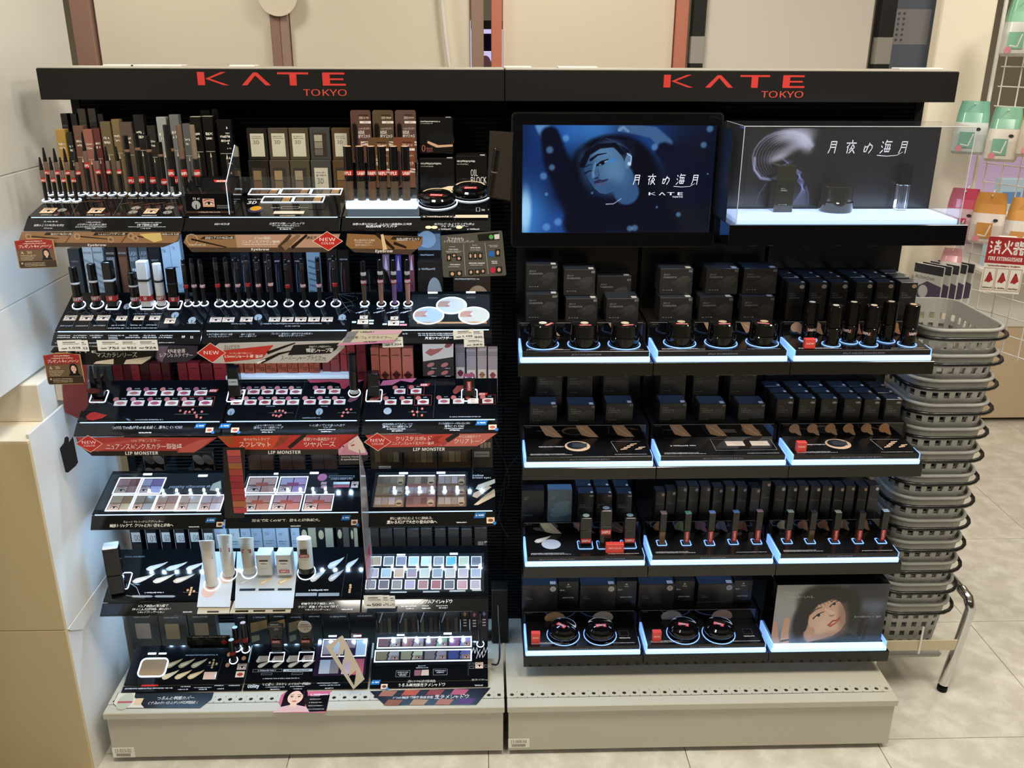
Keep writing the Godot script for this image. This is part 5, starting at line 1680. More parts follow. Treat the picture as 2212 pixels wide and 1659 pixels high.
# ---------------------------------------------------------------- left bay,third tier: lip colour
func third_tier() -> void:
	
	var t1 := tray(3,-.89,-.5909,"black lip colour tray with eleven lip pictures at the left of the third tier")
	var t2 := tray(3,-.588,-.3056,"black lip colour tray in the middle of the third tier")
	var t3 := tray(3,-.2998,-.016,"black lip colour tray at the right of the third tier")
	
	var q := on_board(3)
	var cs := ["b86a60","a8485a","b85c54","b04a58","b8605c","c07868","b0545c","b84a60","c07a68","c06a64","b84858"]
	var a1: Array = [[-.8063,.0711,-.7784,.0861],[-.7699,.0708,-.7438,.0858],[-.7345,.0705,-.7079,.0855],[-.6991,.0702,-.6733,.0852],[-.6641,.0706,-.6374,.0856],[-.8266,.0426,-.8003,.058],[-.7906,.0422,-.764,.0576],[-.7548,.0419,-.7284,.0573],[-.7192,.0416,-.6928,.057],[-.6831,.0412,-.6575,.0566],[-.6481,.0416,-.6212,.057]]
	for i in a1.size():
		lips_with_dot(q,a1[i],cs[i],["c07878","a05060","b86a60"][i % 3])
	q.frame(-.6905,.039,-.6178,.0664,.0007,"a04038")
	q.pg([-.635,.079,-.6318,.0876,-.6139,.0874,-.6176,.0788],"c03a32")
	q.text("NEW",-.6326,.0803,-.6184,.0861,"f4e8e4",2)
	q.pg([-.8752,.014,-.869,.0241,-.8591,.0258,-.8476,.0215,-.832,.0169,-.8401,.0085,-.8578,.0026,-.8702,.0054],"a82c28")
	q.pg([-.8788,.0495,-.8741,.0606,-.8499,.0586,-.8608,.0507,-.8712,.0459],"6a3a30")
	for a in [[-.6832,.0275],[-.6724,.0212],[-.6633,.0239],[-.6579,.0307],[-.652,.0221],[-.6469,.0141],[-.6378,.0243],[-.6456,.01],[-.6366,.0082],[-.6713,.0246]]:
		q.ell(a[0],a[1],.0026,.0032,"c46a60",10)
	q.line([-.6933,.018,-.6228,.0173],.0005,"8a8e90")
	q.scrawl(-.7704,.0021,-.7134,.0049,"9aa0a4",6)
	part(t1,"printed_board",q,M.print_gloss)
	
	q = on_board(3)
	var a2: Array = [[-.5802,.0727,-.5562,.087],[-.5517,.0728,-.5263,.0875],[-.5214,.0725,-.4968,.0872],[-.4912,.0722,-.4665,.087],[-.4611,.072,-.4364,.0867],[-.4094,.0726,-.3855,.087],[-.378,.0723,-.3537,.0867],[-.5816,.0431,-.5578,.0578],[-.553,.0428,-.5281,.0576],[-.522,.0425,-.4979,.0573],[-.4926,.0422,-.4676,.057],[-.4631,.042,-.4384,.0567],[-.4278,.0423,-.4029,.0571],[-.3959,.042,-.3712,.0568],[-.3645,.0417,-.34,.0565]]
	for i in a2.size():
		lips_with_dot(q,a2[i],["a84a48","b04e50","8c3a40","a04248","984850","b85858","b04a50","8a3030","a8343c","98383a","a84048","b06058","b84450","b0584c","a8404c"][i],["c07870","b06068"][i % 2])
	for a in [[-.4837,.0239],[-.4761,.0255],[-.4686,.0248],[-.4626,.0199],[-.4874,.0136],[-.4806,.0118],[-.4745,.0097],[-.4711,.0131],[-.3411,.0191],[-.3353,.0277],[-.3261,.0276],[-.3318,.019],[-.3428,.0098]]:
		q.ell(a[0],a[1],.0026,.0032,"c46a60",10)
	q.line([-.4975,.0199,-.4463,.0194],.0005,"8a8e90")
	q.line([-.3529,.0188,-.3147,.0185],.0005,"8a8e90")
	for a in [[-.3919,.022],[-.5766,.023]]:
		q.ell(a[0],a[1],.0075,.0095,"8c9296",16)
		q.line([a[0],a[1],a[0],a[1] - .009],.0016,"2a2c2e")
	q.line([-.4401,.0029,-.4324,.1069],.0005,"3a4044")
	q.pg([-.4291,.1131,-.4212,.1039,-.3996,.1044,-.3782,.1064,-.3574,.1019,-.3517,.0862,-.3449,.0851,-.3389,.0933,-.3155,.1041,-.304,.112],"9c3a44")
	q.pg([-.3362,.0504,-.3305,.0609,-.3122,.0654,-.3165,.0537,-.3292,.0468],"6a3c44")
	lines(q,[[-.5056,.0368,-.4871,.0389],[-.3905,.0358,-.3759,.0378],[-.4248,.0036,-.3881,.0063]],"8c9298")
	part(t2,"printed_board",q,M.print_gloss)
	q = on_board(3)
	var a3: Array = [[-.2379,.0711,-.2141,.0862],[-.2028,.0715,-.1798,.0866],[-.256,.0407,-.2317,.0555],[-.2213,.0411,-.1975,.0556],[-.1866,.0408,-.1628,.0556],[-.1425,.0418,-.1184,.0566],[-.1111,.0419,-.0873,.0567],[-.08,.0419,-.0567,.0568],[-.0486,.0423,-.0252,.0572]]
	for i in 9:
		lips_with_dot(q,a3[i],["b84448","b83e40","b04440","a84840","a83c40","b85c60","c07a70","c08858","b05054"][i],["c06860","b86058"][i % 2])
	q.frame(-.054,.0395,-.0203,.0665,.0007,"a04038")
	q.frame(-.1935,.038,-.157,.0667,.0007,"a04038")
	q.frame(-.2097,.0679,-.1737,.0957,.0007,"a04038")
	for a in [[-.1845,.092,-.1815,.1,-.1611,.0998,-.1655,.0918],[-.058,.0645,-.0545,.0724,-.0361,.0722,-.0405,.0644]]:
		q.pg(a,"c03a32")
	q.text("NEW",-.1814,.093,-.1678,.0988,"f4e8e4",2)
	q.text("NEW",-.055,.0655,-.0426,.0713,"f4e8e4",2)
	q.pg([-.27,.0945,-.2643,.1091,-.2372,.1126,-.191,.1159,-.2013,.1031,-.2261,.1088,-.2444,.0961],"c06070")
	q.pg([-.2923,.0517,-.2838,.0623,-.2537,.0727,-.2661,.0586,-.2811,.0453],"8a4438")
	q.pg([-.1122,.0787,-.103,.0931,-.0825,.0936,-.0919,.0814,-.1053,.0685,-.1107,.0707],"9c4438")
	q.ell(-.2487,.0227,.0085,.0095,"9aa0a4",16)
	q.line([-.2046,.0195,-.166,.0191],.0005,"8a8e90")
	q.line([-.1859,.0332,-.1847,.0062],.0005,"8a8e90")
	for a in [[-.1858,.0193],[-.196,.0208],[-.1759,.0282],[-.1929,.0118],[-.1757,.0102]]:
		q.ell(a[0],a[1],.0026,.0032,"c46a60",10)
	q.line([-.1517,.0035,-.1498,.1118],.0005,"4a5054")
	q.scrawl(-.1174,.0039,-.0514,.0066,"9aa0a4",8)
	part(t3,"printed_board",q,M.print_gloss)
	# lipstick testers in lit square wells
	
	var sp: Array = [[-.863,.8371,.1616,.0427]] + [[-.575,.8367,.1623,.064]]
	
	sp += [[-.2804,.8358,.164,.051],[-.0764,.8353,.165,.042],[-.3231,.8377,.1605,.0882]]
	var say := ["square black lipstick tester in a lit well at the far left of the third tier","square black lipstick tester with a shade label beside the white ledge","square black lipstick tester left of the third tier's right tray","black lipstick tester with an upright red sample sticker on the third tier","round black liquid lip tester by the white ledge"]
	for i in 5:
		var a: Array = sp[i]
		var r := .0125 if i in [0,1,2,3] else .0095
		var se: Array = [["base",.0,.45,r,r,"16120f",.25,1],["cap",.45,1.0,r * .98,r * .96,"131110",.15,1]]
		if i == 4:
			se = [["bottle",.0,.1,r,r,"c8bca8",.2],["body",.1,.6,r,r,"14100f",.12],["cap",.6,1.0,r,r * .95,"110f0e",.15]]
		if i == 3:
			se.append(["red_tip",1.0,1.03,r * .9,r * .8,"8a3a44",.3,1])
		var o := tester("lipstick",say[i],"lipstick","lipstick testers on the third tier",Vector3(a[0],a[1] + .0005,a[2]),a[3],se)
		if i in [1,3]:
			var p := Pr.new()
			p.X = Transform3D(Basis(),Vector3(0,0,r + .0002))
			if i == 1:
				p.rect(-r * .8,a[3] * .4,r * .8,a[3] * .62,"b8b09c")
				p.scrawl(-r * .6,a[3] * .5,r * .6,a[3] * .54,"4a443c",4)
			else:
				p.rect(-r * .4,a[3] * .28,r * .4,a[3] * .8,"b02c28")
				p.X = p.X * Transform3D(Basis(Vector3.BACK,-PI / 2),Vector3.ZERO)
				p.text("SAMPLE",-a[3] * .76,-r * .18,-a[3] * .32,r * .18,"f4e8e4",2)
			part(o,"sticker",p,M.print,true)
		light_ring([t1,t2,t3,t3,t2][i],3,a[0],(Vector3(0,a[1],a[2]) - Vector3(0,TIER[3][0],TIER[3][1])).length() - (.004 if i < 4 else .0),.0165 if i < 4 else .0125,i < 4)
	# price panels
	
	q = on_lip(3)
	q.text("つけたての色がそのまま続く、落ちにくい口紅",-.8157,.0158,-.6709,.0229,"c8ccd0",0,.1,.09)
	q.scrawl(-.758,.0053,-.7323,.0082,"e0e4e8",3)
	blue_tip(q,-.6464,.003,-.6037,.0272,"b85a48")
	part(t1,"printed_prices",q,M.print_gloss)
	
	q = on_lip(3)
	blue_tip(q,-.5958,.0026,-.5505,.0267,"b85a48")
	q.text("ふんわり軽やかマット質感",-.5212,.0201,-.4667,.0242,"a8b0b8",0,.1)
	q.text("落ちにくい液状リップ",-.5242,.0136,-.4635,.0195,"a8b0b8",0,.1)
	q.text("ひと塗りでツヤあふれ出す",-.4094,.0184,-.3349,.0238,"a8b0b8",0,.1)
	q.text("リップ",-.3808,.0137,-.3631,.0184,"a8b0b8",0,.1)
	lines(q,[[-.5055,.0042,-.4835,.0071],[-.3833,.0043,-.3618,.0072],[-.5087,.0098,-.4789,.0118],[-.3895,.0096,-.3544,.0116]],"d0d4d8")
	part(t2,"printed_prices",q,M.print_gloss)
	q = on_lip(3)
	q.text("透明感発色×みずみずしいツヤ",-.2582,.0201,-.1943,.0249,"a8b0b8",0,.1)
	q.text("落ちにくい液状リップ",-.2571,.0136,-.197,.0195,"d8dce0",0,.1)
	q.text("なじみ発色カラーが肌の色と同化",-.1408,.0208,-.0738,.0256,"a8b0b8",0,.1)
	q.text("落ちにくい口紅",-.1281,.0137,-.0869,.0196,"d8dce0",0,.1)
	lines(q,[[-.237,.0047,-.2149,.0077],[-.1169,.0054,-.096,.0084],[-.2477,.0094,-.2085,.0118],[-.1288,.0099,-.0882,.0119]],"d0d4d8")
	blue_tip(q,-.0633,.0042,-.0159,.0295,"b85a48")
	part(t3,"printed_prices",q,M.print_gloss)
	# white ledge and cartons of lip colour
	
	var wl := thing("white_ledge","thin white ledge under the row of orange lip cartons","ledge",Vector3(-.45,.85,.13))
	part(wl,"ledge",MB.new().box(Vector3(-.6036,.858,.085),Vector3(-.3347,.866,.128),.001),M.white_plastic)
	var lipbox := func(p,w,h,i):
		p.pg([w * .1,h * .52,w * .5,h * .6,w * .9,h * .52,w * .5,h * .42],"5a2018")
		p.line([w * .1,h * .52,w * .9,h * .52],h * .012,"241010")
		p.text("LIP",w * .14,h * .3,w * .5,h * .37,"2a1a18",2)
		p.text("MONS",w * .14,h * .2,w * .9,h * .27,"2a1a18",2)
		p.text("TER",w * .4,h * .1,w * .9,h * .17,"2a1a18",2)
		p.scrawl(w * .15,h * .86,w * .8,h * .88,"2a1a18",i + 2)
	var rows: Array = [[-.5882,.863,-.5692,.9155,"a8482a"],[-.566,.8629,-.5449,.9154,"a8482a"],[-.5435,.8627,-.5211,.9153,"a8482a"],[-.5197,.8625,-.4967,.9151,"a04428"],[-.4953,.8624,-.4739,.915,"a8482a"],[-.4723,.8622,-.4511,.9149,"a04428"],[-.45,.8621,-.4277,.9147,"a8482a"],[-.4255,.8619,-.4038,.9146,"9c4028"]]
	stock("lip_carton","%s orange lip colour carton from the left on the white ledge","orange lip cartons on the ledge",rows,.108,.02,.8665,lipbox)
	rows = [[-.399,.8532,-.3818,.9114,"7c2a28"],[-.3804,.8531,-.3608,.9127,"8a3430"],[-.3594,.853,-.3446,.9226,"9a2c2a"],[-.343,.8529,-.3258,.9297,"8c2422"],[-.3231,.8527,-.3035,.9282,"701e1e"]]
	stock("lip_carton","%s dark red lip carton from the left beside the round lip tester","dark red lip cartons",rows,.1,.02,.793,lipbox)
	rows = [[-.2913,.8525,-.2735,.9223,"b05238"],[-.2719,.8524,-.2511,.9213,"b85840"],[-.2489,.8522,-.2253,.9212,"b85840"],[-.2231,.852,-.1995,.921,"b85c48"]]
	stock("lip_carton","%s coral lip carton from the left in the right part of the third tier","coral lip cartons",rows,.105,.022,.793,lipbox)
	rows = [[-.1071,.8513,-.0857,.927,"8c7c78"],[-.083,.8511,-.0615,.9182,"a8948e"],[-.0593,.851,-.0383,.9181,"a8948e"],[-.0358,.8508,-.0146,.918,"a89490"]]
	stock("lip_carton","%s silver pink lip carton from the left at the right end of the third tier","silver pink lip cartons",rows,.105,.022,.793,func(p,w,h,i):
		lip_picture(p,w * .08,h * .42,w * .92,h * .62,["8a3040","b05048","b07850","a84850"][i])
		p.text("LIP",w * .14,h * .3,w * .5,h * .37,"3a2a2a",2)
		p.text("MONS",w * .14,h * .2,w * .9,h * .27,"3a2a2a",2)
		p.text("TER",w * .4,h * .1,w * .9,h * .17,"3a2a2a",2)
		for k in 3:
			p.rect(0,h * (.94 - .03 * k),w,h * (.95 - .03 * k),"6a5c5a"))
	
	rows = [[-.8962,.8517,-.857,.8808,"3c3a34"],[-.8539,.8515,-.8337,.8849,"6c1c1c"],[-.8321,.8513,-.8145,.8877,"501414"],[-.8139,.8512,-.7971,.8847,"882424"],[-.7955,.8511,-.7751,.8889,"3a1212"],[-.7739,.8509,-.7508,.8873,"581616"],[-.7494,.8508,-.7318,.8886,"481414"],[-.7134,.8505,-.6938,.887,"7a2222"],[-.6925,.8504,-.6672,.8868,"8a2626"],[-.6639,.8502,-.6394,.8866,"6e1a1c"],[-.6367,.85,-.6095,.8865,"9a2a2a"]]
	stock("lip_carton","%s deep red lip carton from the left behind the leftmost lip pictures","deep red lip cartons at the left",rows,.098,.02,.793,lipbox)
	card("side_card","red six-sided side card with lip shapes at the left end of the third tier","shelf sign",[-.911,.919,-.861,.925,-.874,.828,-.899,.8,-.923,.814,-.923,.845],.2,"8c302c",func(p):
		for k in 3:
			p.pg([-.862 + .014 * k,.884,-.857 + .014 * k,.917 - .004 * k,-.852 + .014 * k,.917,-.852 + .014 * k,.876],"1c1210")
		p.ell(-.858,.862,.014,.006,"6a1c1c",16))
	
	card("lip_picture_card","picture card of glossy lips and four smears among the lip cartons","card",[-.177,.936,-.11,.936,-.11,.861,-.178,.861],.12,"2a2220",func(p):
		p.pg([-.177,.935,-.11,.936,-.111,.905,-.177,.895],"d8b8a0")
		p.pg([-.172,.915,-.162,.924,-.151,.923,-.131,.926,-.143,.915,-.16,.907],"b0584c")
		p.ell(-.1211,.932,.009,.005,"8c4038",14,.5)
		for a in [[-.1603,.8871],[-.1302,.8869],[-.1607,.8688],[-.1306,.8686]]:
			p.ell(a[0],a[1],.0085,.0045,"b4685c",14,.4)
			p.scrawl(a[0] + .001,a[1] - .009,a[0] + .012,a[1] - .007,"d8d0cc",3))
	# red header cards
	
	card("header_card","red shelf header card with a tilted NEW COLOR diamond, left of the third tier","shelf sign",[-.883,.781,-.595,.779,-.63,.753,-.656,.737,-.857,.739,-.88,.764],.256,"241c1a",func(p):
		p.pg([-.882,.781,-.596,.778,-.631,.754,-.642,.749,-.866,.75,-.878,.765],"a83c38")
		p.pg([-.86,.75,-.835,.766,-.745,.779,-.7,.779,-.791,.766,-.842,.749],"b85048")
		p.pg([-.682,.745,-.672,.756,-.634,.773,-.605,.777,-.632,.754,-.647,.745],"c05a50")
		p.text("リップモンスター",-.7731,.7688,-.7122,.7763,"f0d8cc",0,.1,.08)
		p.text("ニュアンスピンク系カラー新登場",-.8259,.7536,-.6716,.7659,"fbeee6",0,.12,.09)
		p.text("LIP MONSTER",-.7882,.7407,-.7208,.7482,"f2eeea",2,.1)
		new_diamond(p,-.8582,.7664,.0275,.0195,true),"red lip header cards")
	card("header_card","red and orange shelf header card in the middle of the third tier","shelf sign",[-.596,.782,-.303,.783,-.327,.757,-.357,.737,-.562,.739,-.578,.759],.256,"241c1a",func(p):
		p.pg([-.595,.781,-.468,.782,-.476,.75,-.565,.751,-.577,.759],"c8482e")
		p.pg([-.468,.782,-.304,.783,-.328,.757,-.345,.75,-.476,.75],"b83430")
		p.pg([-.595,.781,-.567,.781,-.559,.766,-.571,.761,-.581,.768],"a8582c")
		p.pg([-.485,.751,-.467,.778,-.446,.781,-.459,.765],"8c3c22")
		p.text("軽やかマットタイプ",-.5424,.7701,-.4893,.777,"fbe8dc",0,.1)
		p.text("スフレマット",-.5529,.7564,-.4859,.7682,"fdf2ea",0,.08,.09)
		p.text("厚膜ツヤ×美発色タイプ",-.4195,.769,-.3527,.7768,"fbe8dc",0,.1)
		p.text("ツヤバース",-.4208,.7556,-.3546,.7675,"fdf2ea",0,.08,.09)
		p.line([-.449,.755,-.417,.782],.008,"1c1412",.008)
		p.text("LIP MONSTER",-.4946,.7399,-.4272,.7474,"f2eeea",2,.1),"red lip header cards")
	
	card("header_card","coral shelf header card with a NEW COLOR diamond, right of the third tier","shelf sign",[-.292,.782,-.017,.783,-.047,.76,-.079,.743,-.262,.741,-.28,.759],.256,"241c1a",func(p):
		p.pg([-.291,.781,-.112,.782,-.14,.754,-.269,.753,-.279,.76],"c04238")
		p.pg([-.112,.782,-.018,.783,-.048,.761,-.06,.754,-.14,.754],"c86a60")
		p.pg([-.162,.762,-.148,.777,-.128,.779,-.142,.768,-.135,.763,-.149,.76],"a02c24")
		p.line([-.131,.758,-.118,.771],.007,"a84048",.007)
		p.line([-.121,.768,-.101,.782],.01,"1c1412",.01)
		p.text("クリスタルポッド",-.2297,.7672,-.1547,.7776,"fdf2ea",0,.08,.09)
		p.text("ニュアンスレッド系カラー登場",-.2373,.7583,-.1505,.7657,"fbeae2",0,.08,.09)
		p.text("なじみ発色タイプ",-.0981,.7726,-.0529,.779,"fbe8dc",0,.1)
		p.text("クリアトーン",-.1083,.7602,-.0432,.7711,"fdf2ea",0,.08,.09)
		p.text("LIP MONSTER",-.1937,.744,-.1275,.7515,"f2eeea",2,.1)
		new_diamond(p,-.2665,.7654,.0285,.021,true),"red lip header cards")
	
	var bk := thing("black_hang_tag","plain black rounded tag hanging at the left of the third tier","tag",Vector3(-.9,.7,.262))
	part(bk,"tag",MB.new().prism(pv([-.917,.759,-.906,.772,-.903,.783,-.898,.786,-.895,.783,-.896,.773,-.886,.785,-.885,.727,-.891,.719,-.909,.704,-.914,.705]),.261,.262),hue("0c0b0a",.9))

func blue_tip(q: Pr,x0: float,y0: float,x1: float,y1: float,hex: String) -> void:
	var w := x1 - x0
	var h := y1 - y0
	q.pg([x0,y0 + h * .55,x0 + w * .08,y1,x1 - w * .45,y1,x1 - w * .52,y0 + h * .55],"2a6aa8")
	q.scrawl(x0 + w * .1,y0 + h * .7,x0 + w * .45,y0 + h * .85,"dce8f4",4)
	q.rect(x1 - w * .42,y0 + h * .12,x1 - w * .06,y0 + h * .6,"e4c8b0")
	q.ell(x1 - w * .24,y0 + h * .36,w * .12,h * .13,hex,14)
	q.ell(x1 - w * .06,y0 + h * .14,w * .08,h * .14,"3a7ac0",10)

# ---------------------------------------------------------------- left bay,fourth tier: eye colour palettes
func four_pans(q: Pr,a: Array,hexes: Array,rim: String,eye: int) -> void:
	var w: float = a[2] - a[0]
	var h: float = a[3] - a[1]
	q.rect(a[0],a[1],a[2],a[3],rim)
	for k in 4:
		var x: float = a[0] + w * (.03 + .49 * (k % 2))
		var y: float = a[1] + h * (.03 + .49 * (1 - k / 2))
		if k == eye:
			eye_picture(q,x,y,x + w * .45,y + h * .42,"dcbcae")
		else:
			q.rect(x,y,x + w * .45,y + h * .44,hexes[k])

# a glowing tray of real pans let into the board
func pan(o: Node3D,t: int,a: Array,hex: String,called := "shade_pan") -> void:
	var mb := MB.new()
	mb.X = board_plane(t)
	part(o,called,mb.box(Vector3(a[0],a[1],.0004),Vector3(a[2],a[3],.0022),.0006),hue(hex,.4))

func cover(o: Node3D,t: int,a: Array) -> void:
	var mb := MB.new()
	mb.X = board_plane(t)
	part(o,"clear_cover",mb.box(Vector3(a[0],a[1],.006),Vector3(a[2],a[3],.0075)),M.acrylic)

func lit(o: Node3D,t: int,rects: Array) -> void:
	for a in rects:
		var mb := MB.new()
		mb.X = board_plane(t)
		part(o,"led_window",mb.box(Vector3(a[0],a[1],.0003),Vector3(a[2],a[3],.0012)),M.led_white)

func fourth_tier() -> void:
	
	var t1 := tray(4,-.89,-.6083,"black tray of seven lit four-pan palettes at the left of the fourth tier")
	var t2 := tray(4,-.6043,-.3136,"black tray of five lit cheek palettes in the middle of the fourth tier")
	var t3 := tray(4,-.3065,-.022,"black tray of nine brown palettes at the right of the fourth tier")
	
	var q := on_board(4)
	var ps: Array = [[-.8649,.0635,-.8126,.1116],[-.815,.0628,-.7636,.1109],[-.8631,.0101,-.8121,.0562],[-.814,.0094,-.7645,.0555],[-.7649,.0087,-.7154,.0547],[-.7154,.008,-.6681,.054],[-.6664,.0073,-.6198,.0533]]
	var pc := [["b08880","7c4e4c","","a88880"],["a8a0b0","8a6e94","","c0bce0"],["b8a890","9c7c60","","c8bca0"],["a09480","84786c","","a8aab0"],["b89888","a88078","","c0a898"],["b8a090","c4b8ac","","c8ccc8"],["b8a8a8","b89c9c","","ccc8d0"]]
	for i in 7:
		four_pans(q,ps[i],pc[i],["7a4a48","6a5478","6a5640","5c5248","8a5c50","8a6a5c","86606a"][i],2)
	q.text("popping silhouette shadow",-.7477,.0761,-.6343,.0874,"a8b4bc",2,.15)
	q.pg([-.6558,.07,-.6536,.0911,-.6378,.1015,-.6314,.0767,-.6382,.0663],"cfc8ac")
	part(t1,"printed_board",q,M.print_gloss)
	lit(t1,4,[[-.8173,.1219,-.7977,.1277],[-.6922,.115,-.6716,.1216]])
	for a in ps:
		glow_frame(t1,4,a,.0022)
	cover(t1,4,[-.8829,.0068,-.626,.1195])
	q = on_lip(4)
	q.text("ミュートマット×クリアグリッター",-.8223,.0144,-.7366,.0195,"d8d4c8",0,.12)
	q.text("質感トリックで、クリッと丸い目もと印象へ",-.8505,.0056,-.7145,.0126,"f0ece2",0,.12,.11)
	q.scrawl(-.6813,.0034,-.6593,.0058,"d8dce0",3)
	blue_tip(q,-.6471,.0013,-.6052,.0234,"5a3a34")
	part(t1,"printed_prices",q,M.print_gloss)
	
	q = on_board(4)
	ps = [[-.5748,.0614,-.5129,.111],[-.5044,.0604,-.4454,.1101],[-.5715,.0058,-.5146,.0532],[-.5099,.0055,-.4482,.053],[-.4399,.0051,-.3793,.052]]
	pc = [["c49a88","c89c8c","","d09c88"],["b0a0b0","b898b4","","b48cb0"],["c49a8c","c08c7c","","c88c78"],["c09098","c4848c","","c88478"],["b88888","c89090","","b87468"]]
	for i in 5:
		four_pans(q,ps[i],pc[i],"4a2e2c",2)
		var w: float = ps[i][2] - ps[i][0]
		var h: float = ps[i][3] - ps[i][1]
		q.rect(ps[i][0] + w * .28,ps[i][1] + h * .42,ps[i][0] + w * .72,ps[i][1] + h * .66,["b4604c","984c68","b85c48","b85a44","b85848"][i])
	q.ell(-.412,.1091,.0105,.012,"cc7090",20)
	q.text("立体感も血色感も両立",-.393,.1013,-.3427,.1064,"d8dce0",0,.1)
	q.frame(-.3971,.1082,-.3398,.114,.0006,"c8ccd0")
	for a in [[-.4122,.0847,-.3995,.094],[-.4106,.0734,-.398,.0826]]:
		q.rect(a[0],a[1],a[2],a[3],"d8a8a8")
	q.rect(-.3844,.0849,-.3479,.0934,"e4e0dc")
	q.rect(-.3836,.075,-.3476,.0827,"c06070")
	var ee: Array = [-.3439,.0738,-.3283,.0937]
	eye_picture(q,ee[0],ee[1],ee[2],ee[3],"e4c4b4")
	part(t2,"printed_board",q,M.print_gloss)
	for a in ps:
		glow_frame(t2,4,a,.002)
	lit(t2,4,[[-.4422,.121,-.4224,.1269],[-.5233,.12,-.5135,.1251]])
	cover(t2,4,[-.5788,.0028,-.3758,.1156])
	q = on_lip(4)
	q.text("頬まで広くのせて、目もと印象拡大。",-.5481,.0138,-.3973,.0199,"d8d4c8",0,.1,.1)
	q.scrawl(-.4639,.0024,-.4424,.0052,"d8dce0",3)
	blue_tip(q,-.3563,.0016,-.3176,.0262,"7a4a44")
	part(t2,"printed_prices",q,M.print_gloss)
	q = on_board(4)
	var rims := ["8a6a48","98604c","7c5a40"]
	for i in 9:
		var a: Array = [[-.2843,.0805,-.2263,.1099],[-.2174,.0795,-.1568,.1089],[-.1488,.0792,-.0888,.1094],[-.2855,.0497,-.2265,.0755],[-.2161,.0487,-.1563,.0745],[-.1476,.0484,-.0884,.075],[-.2862,.0136,-.2246,.0428],[-.2151,.0132,-.1553,.0418],[-.147,.0129,-.0879,.0415]][i]
		var w: float = a[2] - a[0]
		var h: float = a[3] - a[1]
		q.rect(a[0] - .002,a[1] - .002,a[2] + .002,a[3] + .003,rims[i % 3])
		for k in 4:
			q.rect(a[0] + w * .245 * k,a[1] + h * .2,a[0] + w * (.245 * k + .22),a[1] + h * .96,[["6a5440","7c6450","8c765c","a8906c"],["7a5248","8c6458","6c4a44","9c8070"],["8a7458","a08c70","6a5440","b8a488"],["a89888","b4a090","9c8878","c0b0a0"],["b09890","a88c84","c0a8a0","98807a"]][(i * 2 + i / 3) % 5][k])
		q.ell(a[0] + w * .86,a[1] + h * .4,w * .12,h * .34,"c8a880",14)
		q.ell(a[0] + w * .86,a[1] + h * .3,w * .1,h * .12,"5c4434",12)
	q.text("mellow",-.0722,.1071,-.0474,.1137,"c8ccd0",2)
	q.text("brown eyes",-.0721,.0987,-.0302,.1055,"c8ccd0",2)
	for k in 4:
		var c: Array = [[-.0651,.0668,-.0597,.0791,-.0216,.0983,-.021,.085,-.0573,.0621],[-.0722,.0425,-.0694,.0529,-.0353,.0752,-.0292,.0716,-.0621,.0365],[-.0548,.0337,-.0232,.0662,-.0214,.0539,-.05,.0285],[-.0691,.0152,-.0548,.032,-.0221,.054,-.0216,.0418,-.0596,.0151]][k]
		q.pg(c,["c0bca4","c8b49c","b49c80","d4bc9c"][k])
	part(t3,"printed_board",q,M.print_gloss)
	lit(t3,4,[[-.2396,.1175,-.2196,.1233],[-.1542,.1178,-.1344,.1236]])
	lit(t3,4,[[-.2847,.1109,-.2267,.1138],[-.2181,.11,-.1575,.1129],[-.1489,.1101,-.089,.113]])
	cover(t3,4,[-.2922,.0068,-.0828,.1162])
	q = on_lip(4)
	q.text("肌に溶け込むように馴染み、",-.2507,.0153,-.1541,.0212,"d8d4c8",0,.1,.1)
	q.text("重ねるだけで大きな目元印象へ",-.2576,.0067,-.1482,.0137,"f0ece2",0,.1,.12)
	q.scrawl(-.1064,.0064,-.0845,.0093,"d8dce0",3)
	blue_tip(q,-.0691,.0019,-.0206,.0289,"7a4a34")
	part(t3,"printed_prices",q,M.print_gloss)
	# palettes in stock behind
	var quadlid := func(p,w,h,i):
		for k in 4:
			p.ell(w * (.29 + .42 * (k % 2)),h * (.3 + .4 * (k / 2)),w * .19,h * .18,["8c7260","7c6454","6a564a","a08874"][(k + i) % 4],4 * 4,PI / 4)
		p.frame(w * .05,h * .06,w * .95,h * .94,w * .015,"8a8278")
	
	stock("palette","%s four-pan palette from the left in the acrylic holders of the fourth tier","palettes in acrylic holders",[[-.8356,.6101,-.7841,.6642,"1c1816"],[-.7218,.6089,-.6693,.6631,"1c1816"]],.06,.012,.5795,quadlid,.15)
	for i in 3:
		var x: float = [-.8375,-.7757,-.7212][i]
		var ac := thing("acrylic_holder",["leftmost clear acrylic pocket wall behind the lit palettes","second clear acrylic pocket wall behind the lit palettes","third clear acrylic pocket wall behind the lit palettes"][i],"holder",Vector3(x,.58,.07))
		part(ac,"clear_wall",MB.new().box(Vector3(x,.58,.02),Vector3(x + .0015,.632,.095)),M.acrylic)
		part(ac,"clear_front",MB.new().box(Vector3(x,.58,.095),Vector3(x + .055,.63,.0965)),M.acrylic)
	
	stock("palette","%s rounded cheek palette from the left behind the five lit palettes","cheek palettes in stock",[[-.5917,.618,-.5318,.6554,"4a322a"],[-.5186,.6172,-.4601,.6547,"5c443a"],[-.446,.6165,-.3879,.654,"543e36"]],.07,.014,.5795,func(p,w,h,i):
		p.poly(moved(rrect(w * .94,h * .94,w * .18),w / 2,h / 2),["7a5a4c","8a6c5e","7c6058"][i])
		p.rect(w * .49,0,w * .51,h * .95,"2a1c18")
		p.rect(w * .3,h * .12,w * .72,h * .26,"141010"),.2)
